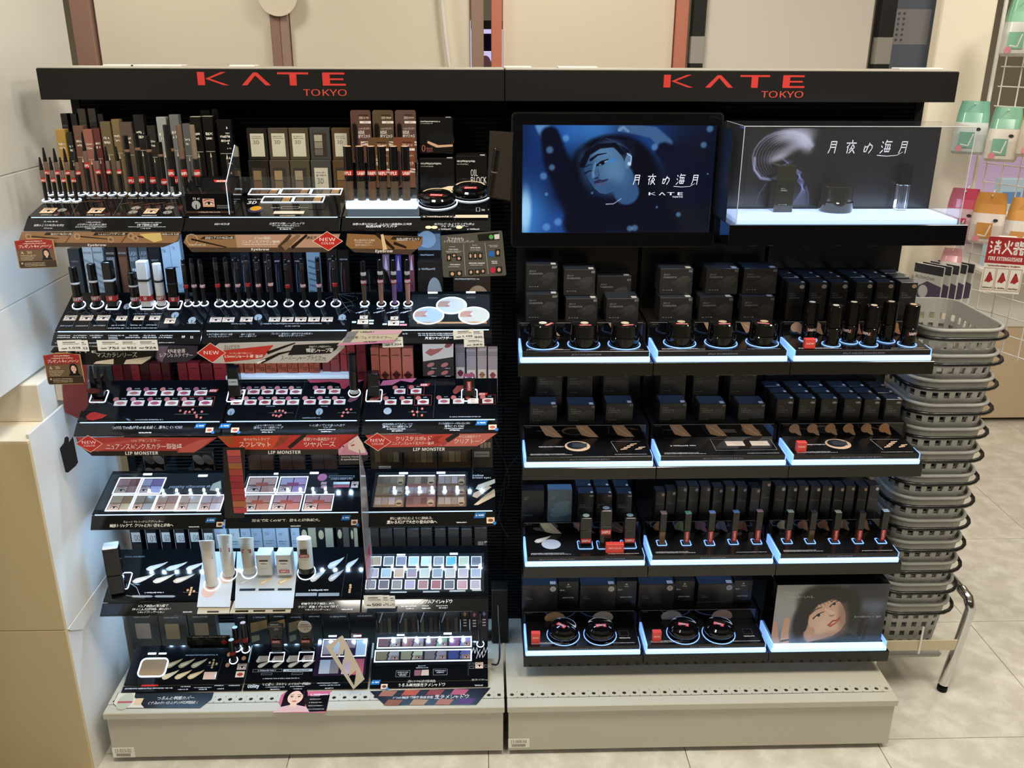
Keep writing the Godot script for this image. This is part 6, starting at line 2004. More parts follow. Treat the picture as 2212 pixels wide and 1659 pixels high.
	stock("brown_palette","%s brown palette carton from the left in the acrylic bin of the fourth tier","brown palettes in the acrylic bin",[[-.3108,.6088,-.2355,.673,"4c3a26"],[-.2325,.608,-.1565,.6722,"543c28"],[-.1535,.6072,-.0763,.6715,"4a3c26"]],.06,.02,.5795,func(p,w,h,i):
		for k in 4:
			p.rect(w * (.14 + .19 * k),h * .5,w * (.31 + .19 * k),h * .86,["8c6c44","6a4c30","7c5c3a","9c7c54"][(k + i) % 4]),.3)
	var bin := thing("acrylic_bin","long clear acrylic bin holding the brown palettes","holder",Vector3(-.16,.58,.09))
	part(bin,"clear_front",MB.new().box(Vector3(-.307,.58,.094),Vector3(-.0749,.624,.0955)),M.acrylic)
	part(bin,"price_sticker",MB.new().box(Vector3(-.2875,.6263,.0956),Vector3(-.2598,.6329,.0962)),M.white_plastic)
	carton("brown_palette","brown carton with a pale window at the right end of the fourth tier","",[-.0733,.619,-.0258,.6963],.08,.03,"4a4038",func(p,w,h):
		p.rect(w * .1,h * .36,w * .84,h * .54,"b8b4ac")
		p.scrawl(w * .16,h * .42,w * .78,h * .46,"4a4640",3)
		for k in 3:
			p.rect(w * (.4 + .18 * k),h * .66,w * (.54 + .18 * k),h * .84,"b8a890"))
	# cards standing out between the trays
	
	card("shade_card","upright black card with ten lip shade swatches between two fourth tier trays","card",[-.578,.768,-.533,.768,-.55,.606,-.591,.606],.285,"191516",func(p):
		for k in 10:
			p.rect(-.5703,.7493 - .0146 * k,-.5429,.763 - .0146 * k,["b8504c","984450","98603c","a0443c","98343c","8c2c34","a03438","9c3030","a8663c","b03c44"][k]),"","print_gloss")
	
	var up := thing("acrylic_flag","clear edge-on flag card hanging before the gap right of the cheek palettes","card",Vector3(-.3075,.4294,.27))
	part(up,"clear_sheet",MB.new().prism(pv([.21,.4294,.31,.4403,.33,.6247,.31,.7734,.25,.69]),-.0008,.0008),hue("8a8486",.15),true).transform = Transform3D(Basis(Vector3(0,0,1),Vector3(0,1,0),Vector3(1,0,0)),Vector3(-.2972,0,0) - up.position)
	part(up,"red_print",MB.new().box(Vector3(-.2972 + .0009,.47,.25),Vector3(-.2972 + .0014,.52,.325)),hue("a02428",.3))
	
	card("portrait_card","card of a pink-haired woman lettered cheek and eyeshadow under the red headers","card",[-.348,.752,-.306,.785,-.287,.744,-.288,.728,-.305,.717,-.349,.716],.262,"1a1618",func(p):
		p.pg([-.348,.752,-.306,.784,-.288,.744,-.288,.739,-.348,.739],"c8889c")
		p.pg([-.327,.752,-.328,.768,-.317,.775,-.306,.782,-.297,.766,-.291,.744,-.307,.743],"e4ccc4")
		p.ell(-.3173,.7611,.0045,.0018,"b04050",12,.3)
		p.line([-.314,.771,-.322,.764,-.325,.764],.0012,"c09488")
		p.line([-.345,.745,-.338,.759,-.326,.767],.006,"d898ac",.003)
		p.text("bouncy cheek",-.3425,.7324,-.3064,.7364,"d8d4d4",2)
		p.text("& eyeshadow",-.3436,.7259,-.3067,.7309,"d8d4d4",2))

# ---------------------------------------------------------------- left bay,fifth tier: foundation and single shadows
func fifth_tier() -> void:
	
	var t1 := tray(5,-.89,-.6004,"tray of liquid foundation smears, half black half white, left of the fifth tier",true,false)
	var t2 := tray(5,-.5983,-.3222,"tray with a pale left half in the middle of the fifth tier",true,false)
	var t3 := tray(5,-.3191,-.038,"black tray of twenty-seven single eye shadow pans, right of the fifth tier",true,false)
	
	var q := on_board(5)
	q.pg([-.6955,.1269,-.6204,.1259,-.6089,-.0168,-.6805,-.0157],"c8ccce")
	for i in 6:
		var a: Array = [[-.8162,.0771,-.7704,.1008],[-.7712,.0764,-.7256,.1002],[-.7261,.0764,-.6862,.0996],[-.8386,.0455,-.7923,.0698],[-.7931,.0448,-.7475,.0692],[-.748,.0447,-.7017,.0685]][i]
		smear(q,a[0],a[1],a[2] - a[0],a[3] - a[1],["d8ccc0","ccccb8","d8c8cc","d4cab8","d0c0a8","c8b49c"][i],"ece6dc")
	q.text("VIRTUAL SKIN MAKER",-.8726,.1134,-.8267,.1169,"8c9298",0)
	q.line([-.8452,.0479,-.825,.0352,-.813,.0159],.0012,"9aa8b0")
	for a in [[-.7026,.032],[-.7098,.0266],[-.7026,.0265],[-.6952,.0236],[-.7026,.021],[-.7031,.0156]]:
		q.ell(a[0],a[1],.0028,.003,"c89a70",10)
	q.line([-.7195,.0213,-.6857,.0208],.0005,"8a8e90")
	for a in [[-.8313,.0129,-.8272,.0153,-.7887,.0147,-.7821,.0122,-.7863,.0095,-.8258,.0101],[-.7809,.0121,-.7767,.0145,-.7383,.0139,-.7329,.0114,-.7371,.0088,-.7755,.0093]]:
		q.pg(a,"8c9296")
	q.ell(-.6634,.0232,.015,.016,"d8b0a0",20)
	q.ell(-.6307,.0545,.012,.012,"d8b4a4",20)
	q.scrawl(-.8036,.0198,-.7615,.023,"c8ccd0",4)
	part(t1,"printed_board",q,M.print_gloss)
	
	q = on_lip(5)
	q.pg([-.6774,.03,-.6082,.031,-.609,.0022,-.679,.0022],"c4bca8")
	q.text("ピュア発色の薄力膜で",-.8118,.0187,-.7456,.0248,"e4e0d4",0,.1,.1)
	q.text("作りこんだ透明感、崩れない",-.8228,.0119,-.7379,.0172,"e4e0d4",0,.1,.1)
	q.text("リキッドファンデーション",-.8104,.0056,-.751,.0104,"e4e0d4",0,.1,.1)
	q.text("毛穴をぼかし、うるおい感",-.6718,.0221,-.612,.0265,"7a6e58",0,.1)
	q.rect(-.6577,.0046,-.6322,.0085,"241f1a")
	q.pg([-.8899,.0271,-.843,.0264,-.8506,.0027,-.8872,.0032],"1c2438")
	q.scrawl(-.7106,.0054,-.6904,.0083,"d0d4d8",3)
	part(t1,"printed_prices",q,M.print_gloss)
	
	q = on_board(5)
	q.pg([-.6187,.1259,-.4759,.1239,-.4694,-.0216,-.5972,-.0197],"c4cacc")
	for i in 7:
		var a: Array = [[-.6011,.0371,-.5669,.0594],[-.5547,.0364,-.5254,.0588],[-.5134,.0372,-.4792,.0604],[-.4054,.0763,-.369,.108],[-.4415,.043,-.407,.0763],[-.4002,.0438,-.3672,.0749],[-.3635,.0769,-.3361,.1052]][i]
		smear(q,a[0],a[1],a[2] - a[0],a[3] - a[1],["b8c0c8","d8c4a0","d4bc98","c8c4bc","c4beb4","c0b8ac","c8c0b4"][i],"e8e2d8")
	for a in [[-.5947,.0227,-.5595,.0287],[-.5523,.0226,-.5171,.0281],[-.5099,.0225,-.4783,.0281]]:
		q.rect(a[0],a[1],a[2],a[3],"2c3a44")
	for a in [[-.4681,.0076,-.4209,.0158],[-.4173,.0068,-.3712,.015]]:
		q.rect(a[0],a[1],a[2],a[3],"8c9498")
	q.line([-.3658,.0051,-.3635,.1164],.0006,"4a5258")
	for a in [[-.3485,.0336],[-.348,.0281],[-.3488,.022],[-.3488,.0165]]:
		q.ell(a[0],a[1],.003,.003,"c8a070",10)
	q.scrawl(-.4404,.0203,-.3967,.0242,"d0d4d8",4)
	part(t2,"printed_board",q,M.print_gloss)
	
	q = on_lip(5)
	q.pg([-.6018,.0309,-.4723,.0311,-.4752,.0017,-.6086,.0022],"c4bca8")
	q.text("毛穴を隠して、1日中くずさない",-.5841,.0202,-.4906,.0256,"7a6e58",0,.1)
	q.text("極軽サラサラ質感に変化",-.4534,.019,-.3796,.0246,"e4e0d4",0,.1,.1)
	q.text("テカリ・乾燥くずれをWで防ぐ",-.4599,.0121,-.3718,.0175,"e4e0d4",0,.1,.1)
	q.text("リキッドファンデーション",-.4442,.0062,-.3867,.0106,"e4e0d4",0,.1,.1)
	q.scrawl(-.3634,.0063,-.3382,.0092,"d0d4d8",3)
	for a in [[-.5962,.0047,-.5676,.0091],[-.5569,.0051,-.5307,.009],[-.514,.005,-.4865,.0089]]:
		q.rect(a[0],a[1],a[2],a[3],"241f1a")
	part(t2,"printed_prices",q,M.print_gloss)
	q = on_lip(5)
	q.text("26colors",-.2429,.0192,-.2042,.0266,"e8e6e0",3)
	q.text("シングルアイシャドウ",-.1982,.0188,-.1182,.0272,"e8e6e0",0,.1,.12)
	lines(q,[[-.2316,.0117,-.1978,.0142],[-.1857,.0117,-.1701,.0142],[-.1544,.0117,-.129,.0141],[-.221,.0063,-.2036,.0088],[-.1856,.0063,-.1663,.0092],[-.1482,.0067,-.1289,.0097]],"c8ccd0")
	part(t3,"printed_prices",q,M.print_gloss)
	# single shadow pans in lit wells
	
	var tones := ["b99a70","8f8a80","8d8088","b8cdd8","d5dcd0","9a9088","4fb0b5","c8c898","5a5a60","b0a0a8","b0c0c0","c8a070","8d7070","b8b8a0","808888","b0a898","b0a0a0","9aa0b0","707478","706468","807870","9890a8","90605c","8d4548","50545c","b08488","a8a0a8"]
	var pans: Array = [[-.3058,.0842,-.2848,.1062],[-.2771,.0838,-.2561,.1057],[-.2484,.0833,-.2274,.1053],[-.2196,.0829,-.1986,.1049],[-.1908,.0825,-.1698,.1045],[-.1621,.0821,-.141,.1041],[-.1333,.0817,-.1122,.1037],[-.1044,.0813,-.0834,.1033],[-.0756,.0809,-.0545,.1029],[-.3095,.053,-.2887,.0745],[-.2804,.0526,-.2596,.0741],[-.2513,.0521,-.2305,.0737],[-.2222,.0517,-.2014,.0733],[-.1931,.0513,-.1723,.0728],[-.164,.0509,-.1432,.0724],[-.1348,.0504,-.114,.072],[-.1057,.05,-.0848,.0716],[-.0765,.0496,-.0556,.0711],[-.3132,.0238,-.2926,.0449],[-.2838,.0234,-.2632,.0445],[-.2543,.0229,-.2337,.0441],[-.2249,.0225,-.2043,.0436],[-.1954,.0221,-.1748,.0432],[-.1659,.0216,-.1453,.0428],[-.1364,.0212,-.1158,.0423],[-.1069,.0207,-.0863,.0419],[-.0774,.0203,-.0567,.0415]]
	for i in 27:
		pan(t3,5,pans[i],tones[i])
		glow_frame(t3,5,pans[i],.0012)
	lit(t3,5,[[-.2489,.1094,-.2296,.1135],[-.1264,.1101,-.108,.1148]])
	q = on_board(5)
	for a in [[-.2576,.0127,-.2211,.0165],[-.1846,.0127,-.148,.0166],[-.1253,.0135,-.0894,.0179],[-.0747,.015,-.0539,.0189]]:
		q.rect(a[0],a[1],a[2],a[3],"a8b0b4")
	part(t3,"printed_board",q,M.print_gloss)
	cover(t3,5,[-.3137,.0104,-.0476,.1095])
	# testers
	
	var b: Array = [[-.8643,.396,.2272,.1139],[-.6585,.4014,.2164,.1116],[-.6254,.4125,.1944,.1017],[-.5799,.415,.1894,.0882]]
	tester("foundation_bottle","tall square black foundation bottle with a silver top, left of the fifth tier","bottle","",Vector3(b[0][0],b[0][1] + .0005,b[0][2]),b[0][3],[["bottle",.0,.4,.0165,.0165,"0e0d0d",.08,1],["cap",.41,.99,.0165,.0165,"161412",.12,1],["silver_top",.985,1.0,.0158,.0158,"d8d4cc",.3,1]],[],.25)
	light_ring(t1,5,b[0][0],.052,.021,true)
	for i in 3:
		var a: Array = b[i + 1]
		var o := thing("cream_tube",["white cream tube with a red sample sticker, leftmost of three","white cream tube with a pale green hood, middle of three","pale grey cream tube with a dark printed label"][i],"tube",Vector3(a[0],a[1] + .0005,a[2]),"white cream tubes")
		var mb := MB.new()
		part(o,"foot_cap",mb.loft(circle(20),[[.0,.0125],[.004,.0135],[.018,.0135],[.019,.012]]),hue("d8d4c8",.3),true)
		mb = MB.new()
		part(o,"body",mb.loft(circle(20),[[.0191,.0135,.0135],[a[3] * .5,.0145,.0118],[a[3] * .8,.0155,.007],[a[3] * .97,.017,.0018],[a[3],.017,.0015]]),hue(["dcd6ca","dedace","c8c2b0"][i],.35),true)
		var p := Pr.new()
		p.X = Transform3D(Basis(Vector3.RIGHT,-.12),Vector3(0,0,.0155))
		p.rect(-.0105,a[3] * .62,.0105,a[3] * .72,"a82a2c")
		p.text("SAMPLE",-.0085,a[3] * .64,.0085,a[3] * .7,"f4ece6",2)
		p.X = Transform3D(Basis(Vector3.RIGHT,-.1),Vector3(0,0,.0135))
		logo(p,-.008,a[3] * .84,.016,"8a8478")
		p.scrawl(-.008,a[3] * .78,.008,a[3] * .8,"8a8478",3)
		part(o,"sticker",p,M.print,true)
		light_ring([t1,t1,t2][i],5,a[0],(Vector3(0,a[1],a[2]) - Vector3(0,TIER[5][0],TIER[5][1])).length(),.0175)
	var bx: Array = [[-.5412,.4133,.193,.0567],[-.4969,.413,.1935,.0567]]
	for i in 2:
		var a: Array = bx[i]
		carton("sample_carton",["small white sample carton with a dark label, left one on the pale tray","small white sample carton with a red sample sticker beside the oval bottle"][i],"white sample cartons",[a[0] - .0165,a[1] + .004,a[0] + .0165,a[1] + a[3]],a[2] + .015,.034,"d4d6d4",func(p,w,h):
			p.poly(moved(rrect(w * .64,h * .3,w * .12),w / 2,h * .6),"e4e0d6")
			p.rect(w * .2,h * .68,w * .8,h * .76,"3a362e")
			p.scrawl(w * .28,h * .54,w * .72,h * .6,"4a463e",3)
			logo(p,w * .28,h * .32,w * .44,"8a8880")
			if i == 1:
				p.rect(w * .16,h * .12,w * .84,h * .28,"a82a2c")
				p.text("SAMPLE",w * .22,h * .15,w * .78,h * .25,"f4ece6",2))
	
	var ov: Array = [[-.4512,.4139,.1916,.0903]][0]
	var o := thing("oval_bottle","oval cream bottle with a slanted top and a red sample sticker","bottle",Vector3(ov[0],ov[1] + .0005,ov[2]))
	var sh := MB.new()
	sh.loft(circle(28),[[.0,.0165,.0115],[.001,.0175,.0125],[.014,.0175,.0125]])
	part(o,"dark_foot",sh,hue("17140f",.2),true)
	sh = MB.new()
	sh.loft(circle(28),[[.0141,.0172,.0122],[ov[3] * .95,.0165,.0118],[ov[3] * .985,.0155,.0108],[ov[3],.012,.008]])
	part(o,"body",sh,hue("e0d8c4",.3),true)
	var p2 := Pr.new()
	p2.X = Transform3D(Basis(),Vector3(0,0,.0128))
	p2.rect(-.008,ov[3] * .6,.008,ov[3] * .74,"241f1a")
	p2.rect(-.011,ov[3] * .5,.011,ov[3] * .6,"a82a2c")
	p2.text("SAMPLE",-.009,ov[3] * .52,.009,ov[3] * .58,"f4ece6",2)
	logo(p2,-.008,ov[3] * .43,.016,"8a8070")
	part(o,"sticker",p2,M.print,true)
	light_ring(t2,5,ov[0],(Vector3(0,ov[1],ov[2]) - Vector3(0,TIER[5][0],TIER[5][1])).length(),.02)
	# stock behind: numbered bottles,white cartons,cream bottles,numbered shadow cartons
	
	stock("numbered_carton","%s dark foundation carton with a pale number tag from the left, fifth tier","numbered foundation cartons",[[-.8758,.4232,-.8507,.4884,"1b1c1e"],[-.8381,.4227,-.8137,.4879,"1b1c1e"],[-.8049,.4222,-.7822,.4875,"1b1c1e"],[-.7716,.4218,-.7479,.4871,"1b1c1e"],[-.7389,.4213,-.7151,.4867,"1b1c1e"],[-.7065,.4209,-.6818,.4862,"1b1c1e"]],.1,.02,.3725,func(p,w,h,i):
		p.rect(w * .16,h * .62,w * .98,h * .84,"c4c2b8")
		p.text(["00","01","02","03","04","06"][i],w * .42,h * .65,w * .94,h * .78,"3a3a38",0)
		p.line([w * .03,h * .05,w * .03,h * .98],w * .03,"aeb6ba"),.15)
	var sw := thing("swatch_strip","strip of five skin shade swatches before the numbered cartons","sign",Vector3(-.72,.43,.125))
	part(sw,"strip",MB.new().box(Vector3(-.873,.4266,.124),Vector3(-.679,.434,.1255)),M.black_board)
	q = pr(Vector3(0,0,.1255))
	for k in 5:
		q.pg([-.732 + .0335 * k,.4275,-.712 + .0335 * k,.4275,-.704 + .0335 * k,.4345,-.73 + .0335 * k,.4345],["a8845c","a07c58","a88464","a89470","a08868"][k])
	part(sw,"swatches",q,M.print)
	stock("white_carton","%s white skin care carton from the left behind the cream tubes","white skin care cartons",[[-.6826,.4145,-.6529,.4803,"bcc4cc"],[-.6465,.4141,-.6236,.4799,"c4ccc8"],[-.6211,.4137,-.5981,.4796,"b0bac4"],[-.5956,.4134,-.5713,.4792,"a8b4be"],[-.5701,.413,-.5394,.4789,"b0bcc6"],[-.5374,.4125,-.5088,.4785,"b4c0c8"],[-.5037,.4121,-.4832,.4781,"bac6d0"]],.09,.03,.3725,func(p,w,h,i):
		p.text("50",w * .2,h * .76,w * .5,h * .83,"5a6670",0)
		p.scrawl(w * .18,h * .6,w * .8,h * .63,"6a7680",i + 2)
		p.scrawl(w * .18,h * .54,w * .7,h * .56,"6a7680",i + 4))
	
	stock("cream_bottle_carton","%s carton picturing a cream bottle from the left, fifth tier","cream bottle cartons",[[-.4826,.4147,-.4429,.4777,"1c1b1c"],[-.4424,.4141,-.4024,.4772,"1c1b1c"],[-.3968,.4136,-.3655,.4767,"1c1b1c"],[-.364,.4132,-.3455,.4764,"1c1b1c"]],.09,.03,.3725,func(p,w,h,i):
		p.rect(w * .5,h * .08,w * .96,h * .95,["b4a888","b8ac90","5c5850","b0a68c"][i])
		p.ell(w * .26,h * .78,w * .16,h * .12,"c8b890",16)
		p.scrawl(w * .06,h * .3,w * .42,h * .34,"a8a49c",i + 3))
	stock("shadow_carton","%s numbered single eye shadow carton from the left, fifth tier","numbered shadow cartons",[[-.3217,.4215,-.2942,.4784,"2c2724"],[-.2904,.4211,-.2623,.478,"2a2623"],[-.2598,.4207,-.2317,.4776,"2c2823"],[-.2279,.4202,-.1998,.4772,"2a2522"],[-.1959,.4198,-.1691,.4768,"282422"],[-.1627,.4193,-.1371,.4764,"2a2623"],[-.1319,.4189,-.1063,.476,"2a2622"],[-.1004,.4185,-.0755,.4756,"2c2724"]],.108,.014,.3725,func(p,w,h,i):
		p.rect(w * .26,h * .3,w * .68,h * .52,["6a5c48","5c5248","60584a","6a5648","5c4c48","70583e","5a5446","7c5c44"][i])
		p.X = p.X * Transform3D(Basis(Vector3.BACK,PI / 2),Vector3(w,0,0))
		p.text(["001","068","063","070","066","050","071","069"][i],h * .14,w * .06,h * .5,w * .26,"d4d0c4",0))
	carton("shadow_carton","larger single eye shadow carton marked 001 at the right end of the fifth tier","",[-.0695,.3725,-.0395,.481],.115,.016,"2a211e",func(p,w,h):
		p.rect(w * .26,h * .42,w * .7,h * .66,"8a7c70")
		p.X = p.X * Transform3D(Basis(Vector3.BACK,PI / 2),Vector3(w,0,0))
		p.text("001",h * .34,w * .02,h * .66,w * .22,"e8e4d8",0))
	
	price_tag([-.2565,.3766,-.243,.4078],.282,"715","rear one of three white price tags by the 26 colours panel",.0)
	price_tag([-.2723,.3776,-.2553,.41],.283,"715","middle one of three white price tags by the 26 colours panel",.0)
	price_tag([-.3108,.3783,-.2697,.4112],.284,"500","front one of three white price tags, reading 500",.0)

# ---------------------------------------------------------------- left bay,bottom tier on the plinth
func sixth_tier() -> void:
	
	var t1 := tray(6,-.8802,-.6069,"black tray with one lit powder compact at the left of the bottom tier",false,false)
	var t2 := tray(6,-.6037,-.318,"black tray with two dark cream tubes in the middle of the bottom tier",false,false)
	var t3 := tray(6,-.3134,-.04,"black tray of eight two-tone shadow pans at the right of the bottom tier",false,false)
	
	var q := on_board(6)
	for i in 6:
		var a: Array = [[-.7962,.042,-.7606,.0674],[-.7674,.0415,-.7318,.0669],[-.7376,.041,-.7027,.0664],[-.7979,.0122,-.7616,.0376],[-.7685,.0123,-.7324,.0371],[-.739,.0123,-.7029,.0366]][i]
		smear(q,a[0],a[1],a[2] - a[0],a[3] - a[1],["b89a68","b0966c","b89c78","d0bc9c","d0b484","c8ac7c"][i],"d8c8a8")
	for a in [[-.6873,.0617],[-.6954,.0549],[-.6869,.0542],[-.6787,.0517],[-.6874,.0485],[-.6876,.0422]]:
		q.ell(a[0],a[1],.0026,.003,"c8a070",10)
	q.line([-.6989,.0475,-.6762,.0483],.0005,"8a8e90")
	var e: Array = [-.7023,.0112,-.6728,.0306]
	q.rect(e[0],e[1],e[2],e[3],"d8b4a0")
	q.pg([e[2],e[1],e[2],e[3],e[2] - .006,e[3] - .012,e[2] - .003,e[1] + .008],"f0e4dc")
	e = [-.6287,.035,-.6071,.0507]
	eye_picture(q,e[0],e[1],e[2],e[3],"d8b8a0")
	e = [-.6285,.0152,-.6083,.0308]
	lip_picture(q,e[0],e[1],e[2],e[3],"b04844")
	for a in [[-.6525,.0478],[-.6178,.0651],[-.6545,.0759]]:
		q.ell(a[0],a[1],.005,.0058,"c88a60",14)
	q.line([-.6703,.0092,-.6671,.0689],.0005,"5a5e62")
	q.scrawl(-.7569,.0738,-.6812,.077,"8c9298",5)
	part(t1,"printed_board",q,M.print_gloss)
	lit(t1,6,[[-.8464,.0788,-.8272,.0835],[-.8209,.0789,-.8029,.083]])
	var pc: Array = [-.8553,.0202,-.7932,.0674]
	var mb := MB.new()
	mb.X = board_plane(6) * Transform3D(Basis(),Vector3((pc[0] + pc[2]) / 2,(pc[1] + pc[3]) / 2,0))
	part(t1,"powder_pan",mb.prism(rrect(pc[2] - pc[0] - .006,pc[3] - pc[1] - .006,.008),.0005,.003),hue("a8855c",.6))
	var ring: Array = []
	for pt in rrect(pc[2] - pc[0],pc[3] - pc[1],.011):
		ring.append(Vector3(pt.x,pt.y,.0018))
	mb = MB.new()
	mb.X = board_plane(6) * Transform3D(Basis(),Vector3((pc[0] + pc[2]) / 2,(pc[1] + pc[3]) / 2,0))
	part(t1,"light_ring",mb.tube(ring,.0019,6,true),M.led_white)
	q = on_lip(6)
	q.rect(-.8388,.0145,-.8001,.0191,"c02c26")
	lines(q,[[-.8739,.0076,-.7656,.0111],[-.7482,.0109,-.7257,.0138],[-.7525,.0038,-.7289,.0067],[-.7176,.0082,-.6764,.0102],[-.7052,.003,-.6865,.0059],[-.6714,.0124,-.6502,.0153],[-.6632,.0037,-.6482,.0065],[-.6389,.0117,-.6126,.0146]],"c4c8cc")
	part(t1,"printed_prices",q,M.print_gloss)
	q = on_board(6)
	for i in 4:
		var a: Array = [[-.5878,.0527,-.5596,.0707],[-.5519,.0521,-.5262,.0701],[-.5166,.0521,-.4878,.0704],[-.4815,.052,-.454,.0706]][i]
		q.pg([a[0] + .004,a[1],a[2],a[1] + .004,a[2],a[3],a[0] + .006,a[3],a[0],a[3] - .012],"cfb49a")
		q.pg([a[0],a[1] + .003,a[0] + .005,a[3],a[0] + .009,a[3] - .01,a[0] + .006,a[1]],"ece0d0")
		smear(q,a[0] + .006,a[1] - .014,a[2] - a[0],.02,"d8c4a8","f0e4d0")
	q.frame(-.5904,.0282,-.5226,.0353,.0006,"a8acb0")
	q.rect(-.5195,.0278,-.4516,.0346,"c8ccd0")
	q.scrawl(-.5785,.0302,-.5366,.0334,"c8ccd0",4)
	q.scrawl(-.5118,.0295,-.4592,.0327,"3a3c3e",4)
	q.scrawl(-.5634,.0093,-.4789,.0121,"aab0b4",4)
	q.frame(-.5693,.0206,-.544,.0254,.0005,"a8acb0")
	q.frame(-.4985,.0199,-.4724,.025,.0005,"a8acb0")
	
	q.rect(-.4483,.0153,-.3271,.1159,"2c2030")
	var sc := ["a08c88","b8b4b0","8c6c68","b8c0c4","bcc0c4","8a807c","c8a8b0","c06068"]
	for i in 8:
		var a: Array = [[-.4334,.0718,-.4088,.1089],[-.4088,.0714,-.3841,.1085],[-.3799,.0886,-.3577,.1095],[-.3554,.0667,-.3307,.11],[-.4365,.021,-.4115,.0574],[-.4111,.0212,-.3907,.0584],[-.3835,.0193,-.3592,.0579],[-.3579,.0174,-.3323,.0589]][i]
		q.rect(a[0],a[1],a[2],a[3],sc[i])
	part(t2,"printed_board",q,M.print_gloss)
	lit(t2,6,[[-.4249,.1196,-.4055,.1238],[-.3653,.1192,-.3461,.1234]])
	glow_frame(t2,6,[-.4347,.0668,-.332,.1113],.0016)
	
	q = on_lip(6)
	q.text("Utility",-.5945,.0031,-.5683,.0158,"e4eef4",2)
	q.text("ひと塗り、スキなし ハイカバー持続BB",-.5622,.0115,-.4504,.019,"e4e2dc",0,.1,.1)
	lines(q,[[-.5531,.0062,-.5093,.0085],[-.5407,-.0001,-.5195,.0027],[-.497,.0067,-.4644,.009],[-.4885,0,-.4685,.0029],[-.4357,.0143,-.3879,.0172],[-.4298,.0084,-.3821,.0113],[-.4162,.0004,-.3962,.0033]],"c4c8cc")
	part(t2,"printed_prices",q,M.print_gloss)
	
	q = on_board(6)
	var two := [["8a5c58","a89080"],["b06a60","b898a0"],["8c5a58","8fa878"],["a8547c","9c8cb8"],["9a8460","b4aaa4"],["a89c70","c8c498"],["847870","a8949c"],["4a5088","6a6c9c"]]
	for i in 8:
		var a: Array = [[-.3019,.0908,-.2509,.1124],[-.2457,.0905,-.1951,.113],[-.1894,.0901,-.1383,.1129],[-.133,.0903,-.0823,.1132],[-.3046,.0545,-.2519,.0761],[-.2468,.0547,-.1955,.0763],[-.1904,.0543,-.1391,.0765],[-.1339,.0544,-.082,.0773]][i]
		var w: float = a[2] - a[0]
		var h: float = a[3] - a[1]
		q.rect(a[0],a[1],a[2],a[3],"1c1a20")
		q.pg([a[0],a[1],a[0] + w * .44,a[1],a[0] + w * .5,a[1] + h * .5,a[0] + w * .44,a[1] + h * .5,a[0] + w * .52,a[3],a[0],a[3]],two[i][0])
		q.pg([a[0] + w * .5,a[1],a[2],a[1],a[2],a[3],a[0] + w * .6,a[3],a[0] + w * .52,a[1] + h * .56,a[0] + w * .58,a[1] + h * .56],two[i][1])
		eye_picture(q,a[0] + w * .64,a[1],a[2],a[1] + h * .52,"b88c74")
	q.pg([-.2128,.0264,-.1963,.0267,-.1981,.012,-.212,.0117],"8a5c64")
	q.pg([-.195,.0267,-.1789,.0272,-.1783,.0122,-.1968,.012],"c8b0a0")
	q.frame(-.2556,.0093,-.2225,.026,.0006,"a8acb0")
	q.frame(-.1685,.0126,-.1353,.0282,.0006,"a8acb0")
	lines(q,[[-.252,.0201,-.2266,.0226],[-.2504,.0153,-.2288,.0178],[-.2476,.0116,-.2311,.0139],[-.1642,.0222,-.1387,.0247],[-.1602,.0177,-.1424,.0202],[-.2044,.0355,-.1865,.0381],[-.2093,.0309,-.1799,.0335]],"c4c8cc")
	for a in [[-.0699,.0746],[-.0582,.0626],[-.0446,.075]]:
		q.line([a[0] - .009,a[1] - .008,a[0] - .004,a[1] + .01,a[0] - .001,a[1] - .006,a[0] + .004,a[1] + .01,a[0] + .006,a[1] - .006,a[0] + .012,a[1] + .004],.0014,"d8d8d8")
	e = [-.0697,.028,-.051,.0443]
	eye_picture(q,e[0],e[1],e[2],e[3],"e0c0a8")
	q.line([-.0862,.01,-.0865,.0442],.0005,"6a6e72")
	q.frame(-.0839,.0372,-.0721,.0426,.0005,"a8acb0")
	q.frame(-.0838,.0283,-.0725,.034,.0005,"a8acb0")
	q.frame(-.0489,.0308,-.0366,.0371,.0005,"a8acb0")
	part(t3,"printed_board",q,M.print_gloss)
	for a in [[-.3033,.0882,-.0813,.1125],[-.3067,.0513,-.081,.0776]]:
		glow_frame(t3,6,a,.0028)
	lit(t3,6,[[-.2602,.1198,-.2417,.1241],[-.1468,.1215,-.1275,.1264]])
	cover(t3,6,[-.311,.0446,-.0777,.1247])
	q = on_lip(6)
	blue_tip(q,-.3126,-.0061,-.2698,.022,"6a4438")
	q.text("濡れツヤ&透け感発色",-.2277,.0132,-.162,.0202,"d8d4c8",0,.1)
	q.text("うるみ発光感生ラメシャドウ",-.2498,.0027,-.1389,.0114,"ece8de",0,.1,.1)
	q.text("生ライナー",-.0785,.0159,-.0417,.0206,"d8d4c8",0,.1)
	q.scrawl(-.0708,.0014,-.0519,.0048,"d0d4d8",3)
	part(t3,"printed_prices",q,M.print_gloss)
	# testers
	
	var s: Array = [[-.6404,.1745,.1903,.0583],[-.6384,.186,.1604,.0602],[-.6171,.1848,.1635,.0763]]
	for i in 3:
		tester("concealer_stick",["black concealer stick with a red band, nearest of three","black concealer stick behind the nearest one","black concealer stick with a pink top, right of three"][i],"stick","black concealer sticks",Vector3(s[i][0],s[i][1] + .0005,s[i][2]),s[i][3],[["base",.0,.32,.0072,.0072,"12100f",.15],["sample_band",.32,.46,.0075,.0075,"a8221f",.4],["cap",.46,.99,.0072,.007,"12100f",.12],["top_disc",.985,1.0,.0062,.0062,["d8d0b8","c8d4c8","d8a8a0"][i],.5]])
		light_ring(t1,6,s[i][0],(Vector3(0,s[i][1],s[i][2]) - Vector3(0,TIER[6][0],TIER[6][1])).length(),.0095)
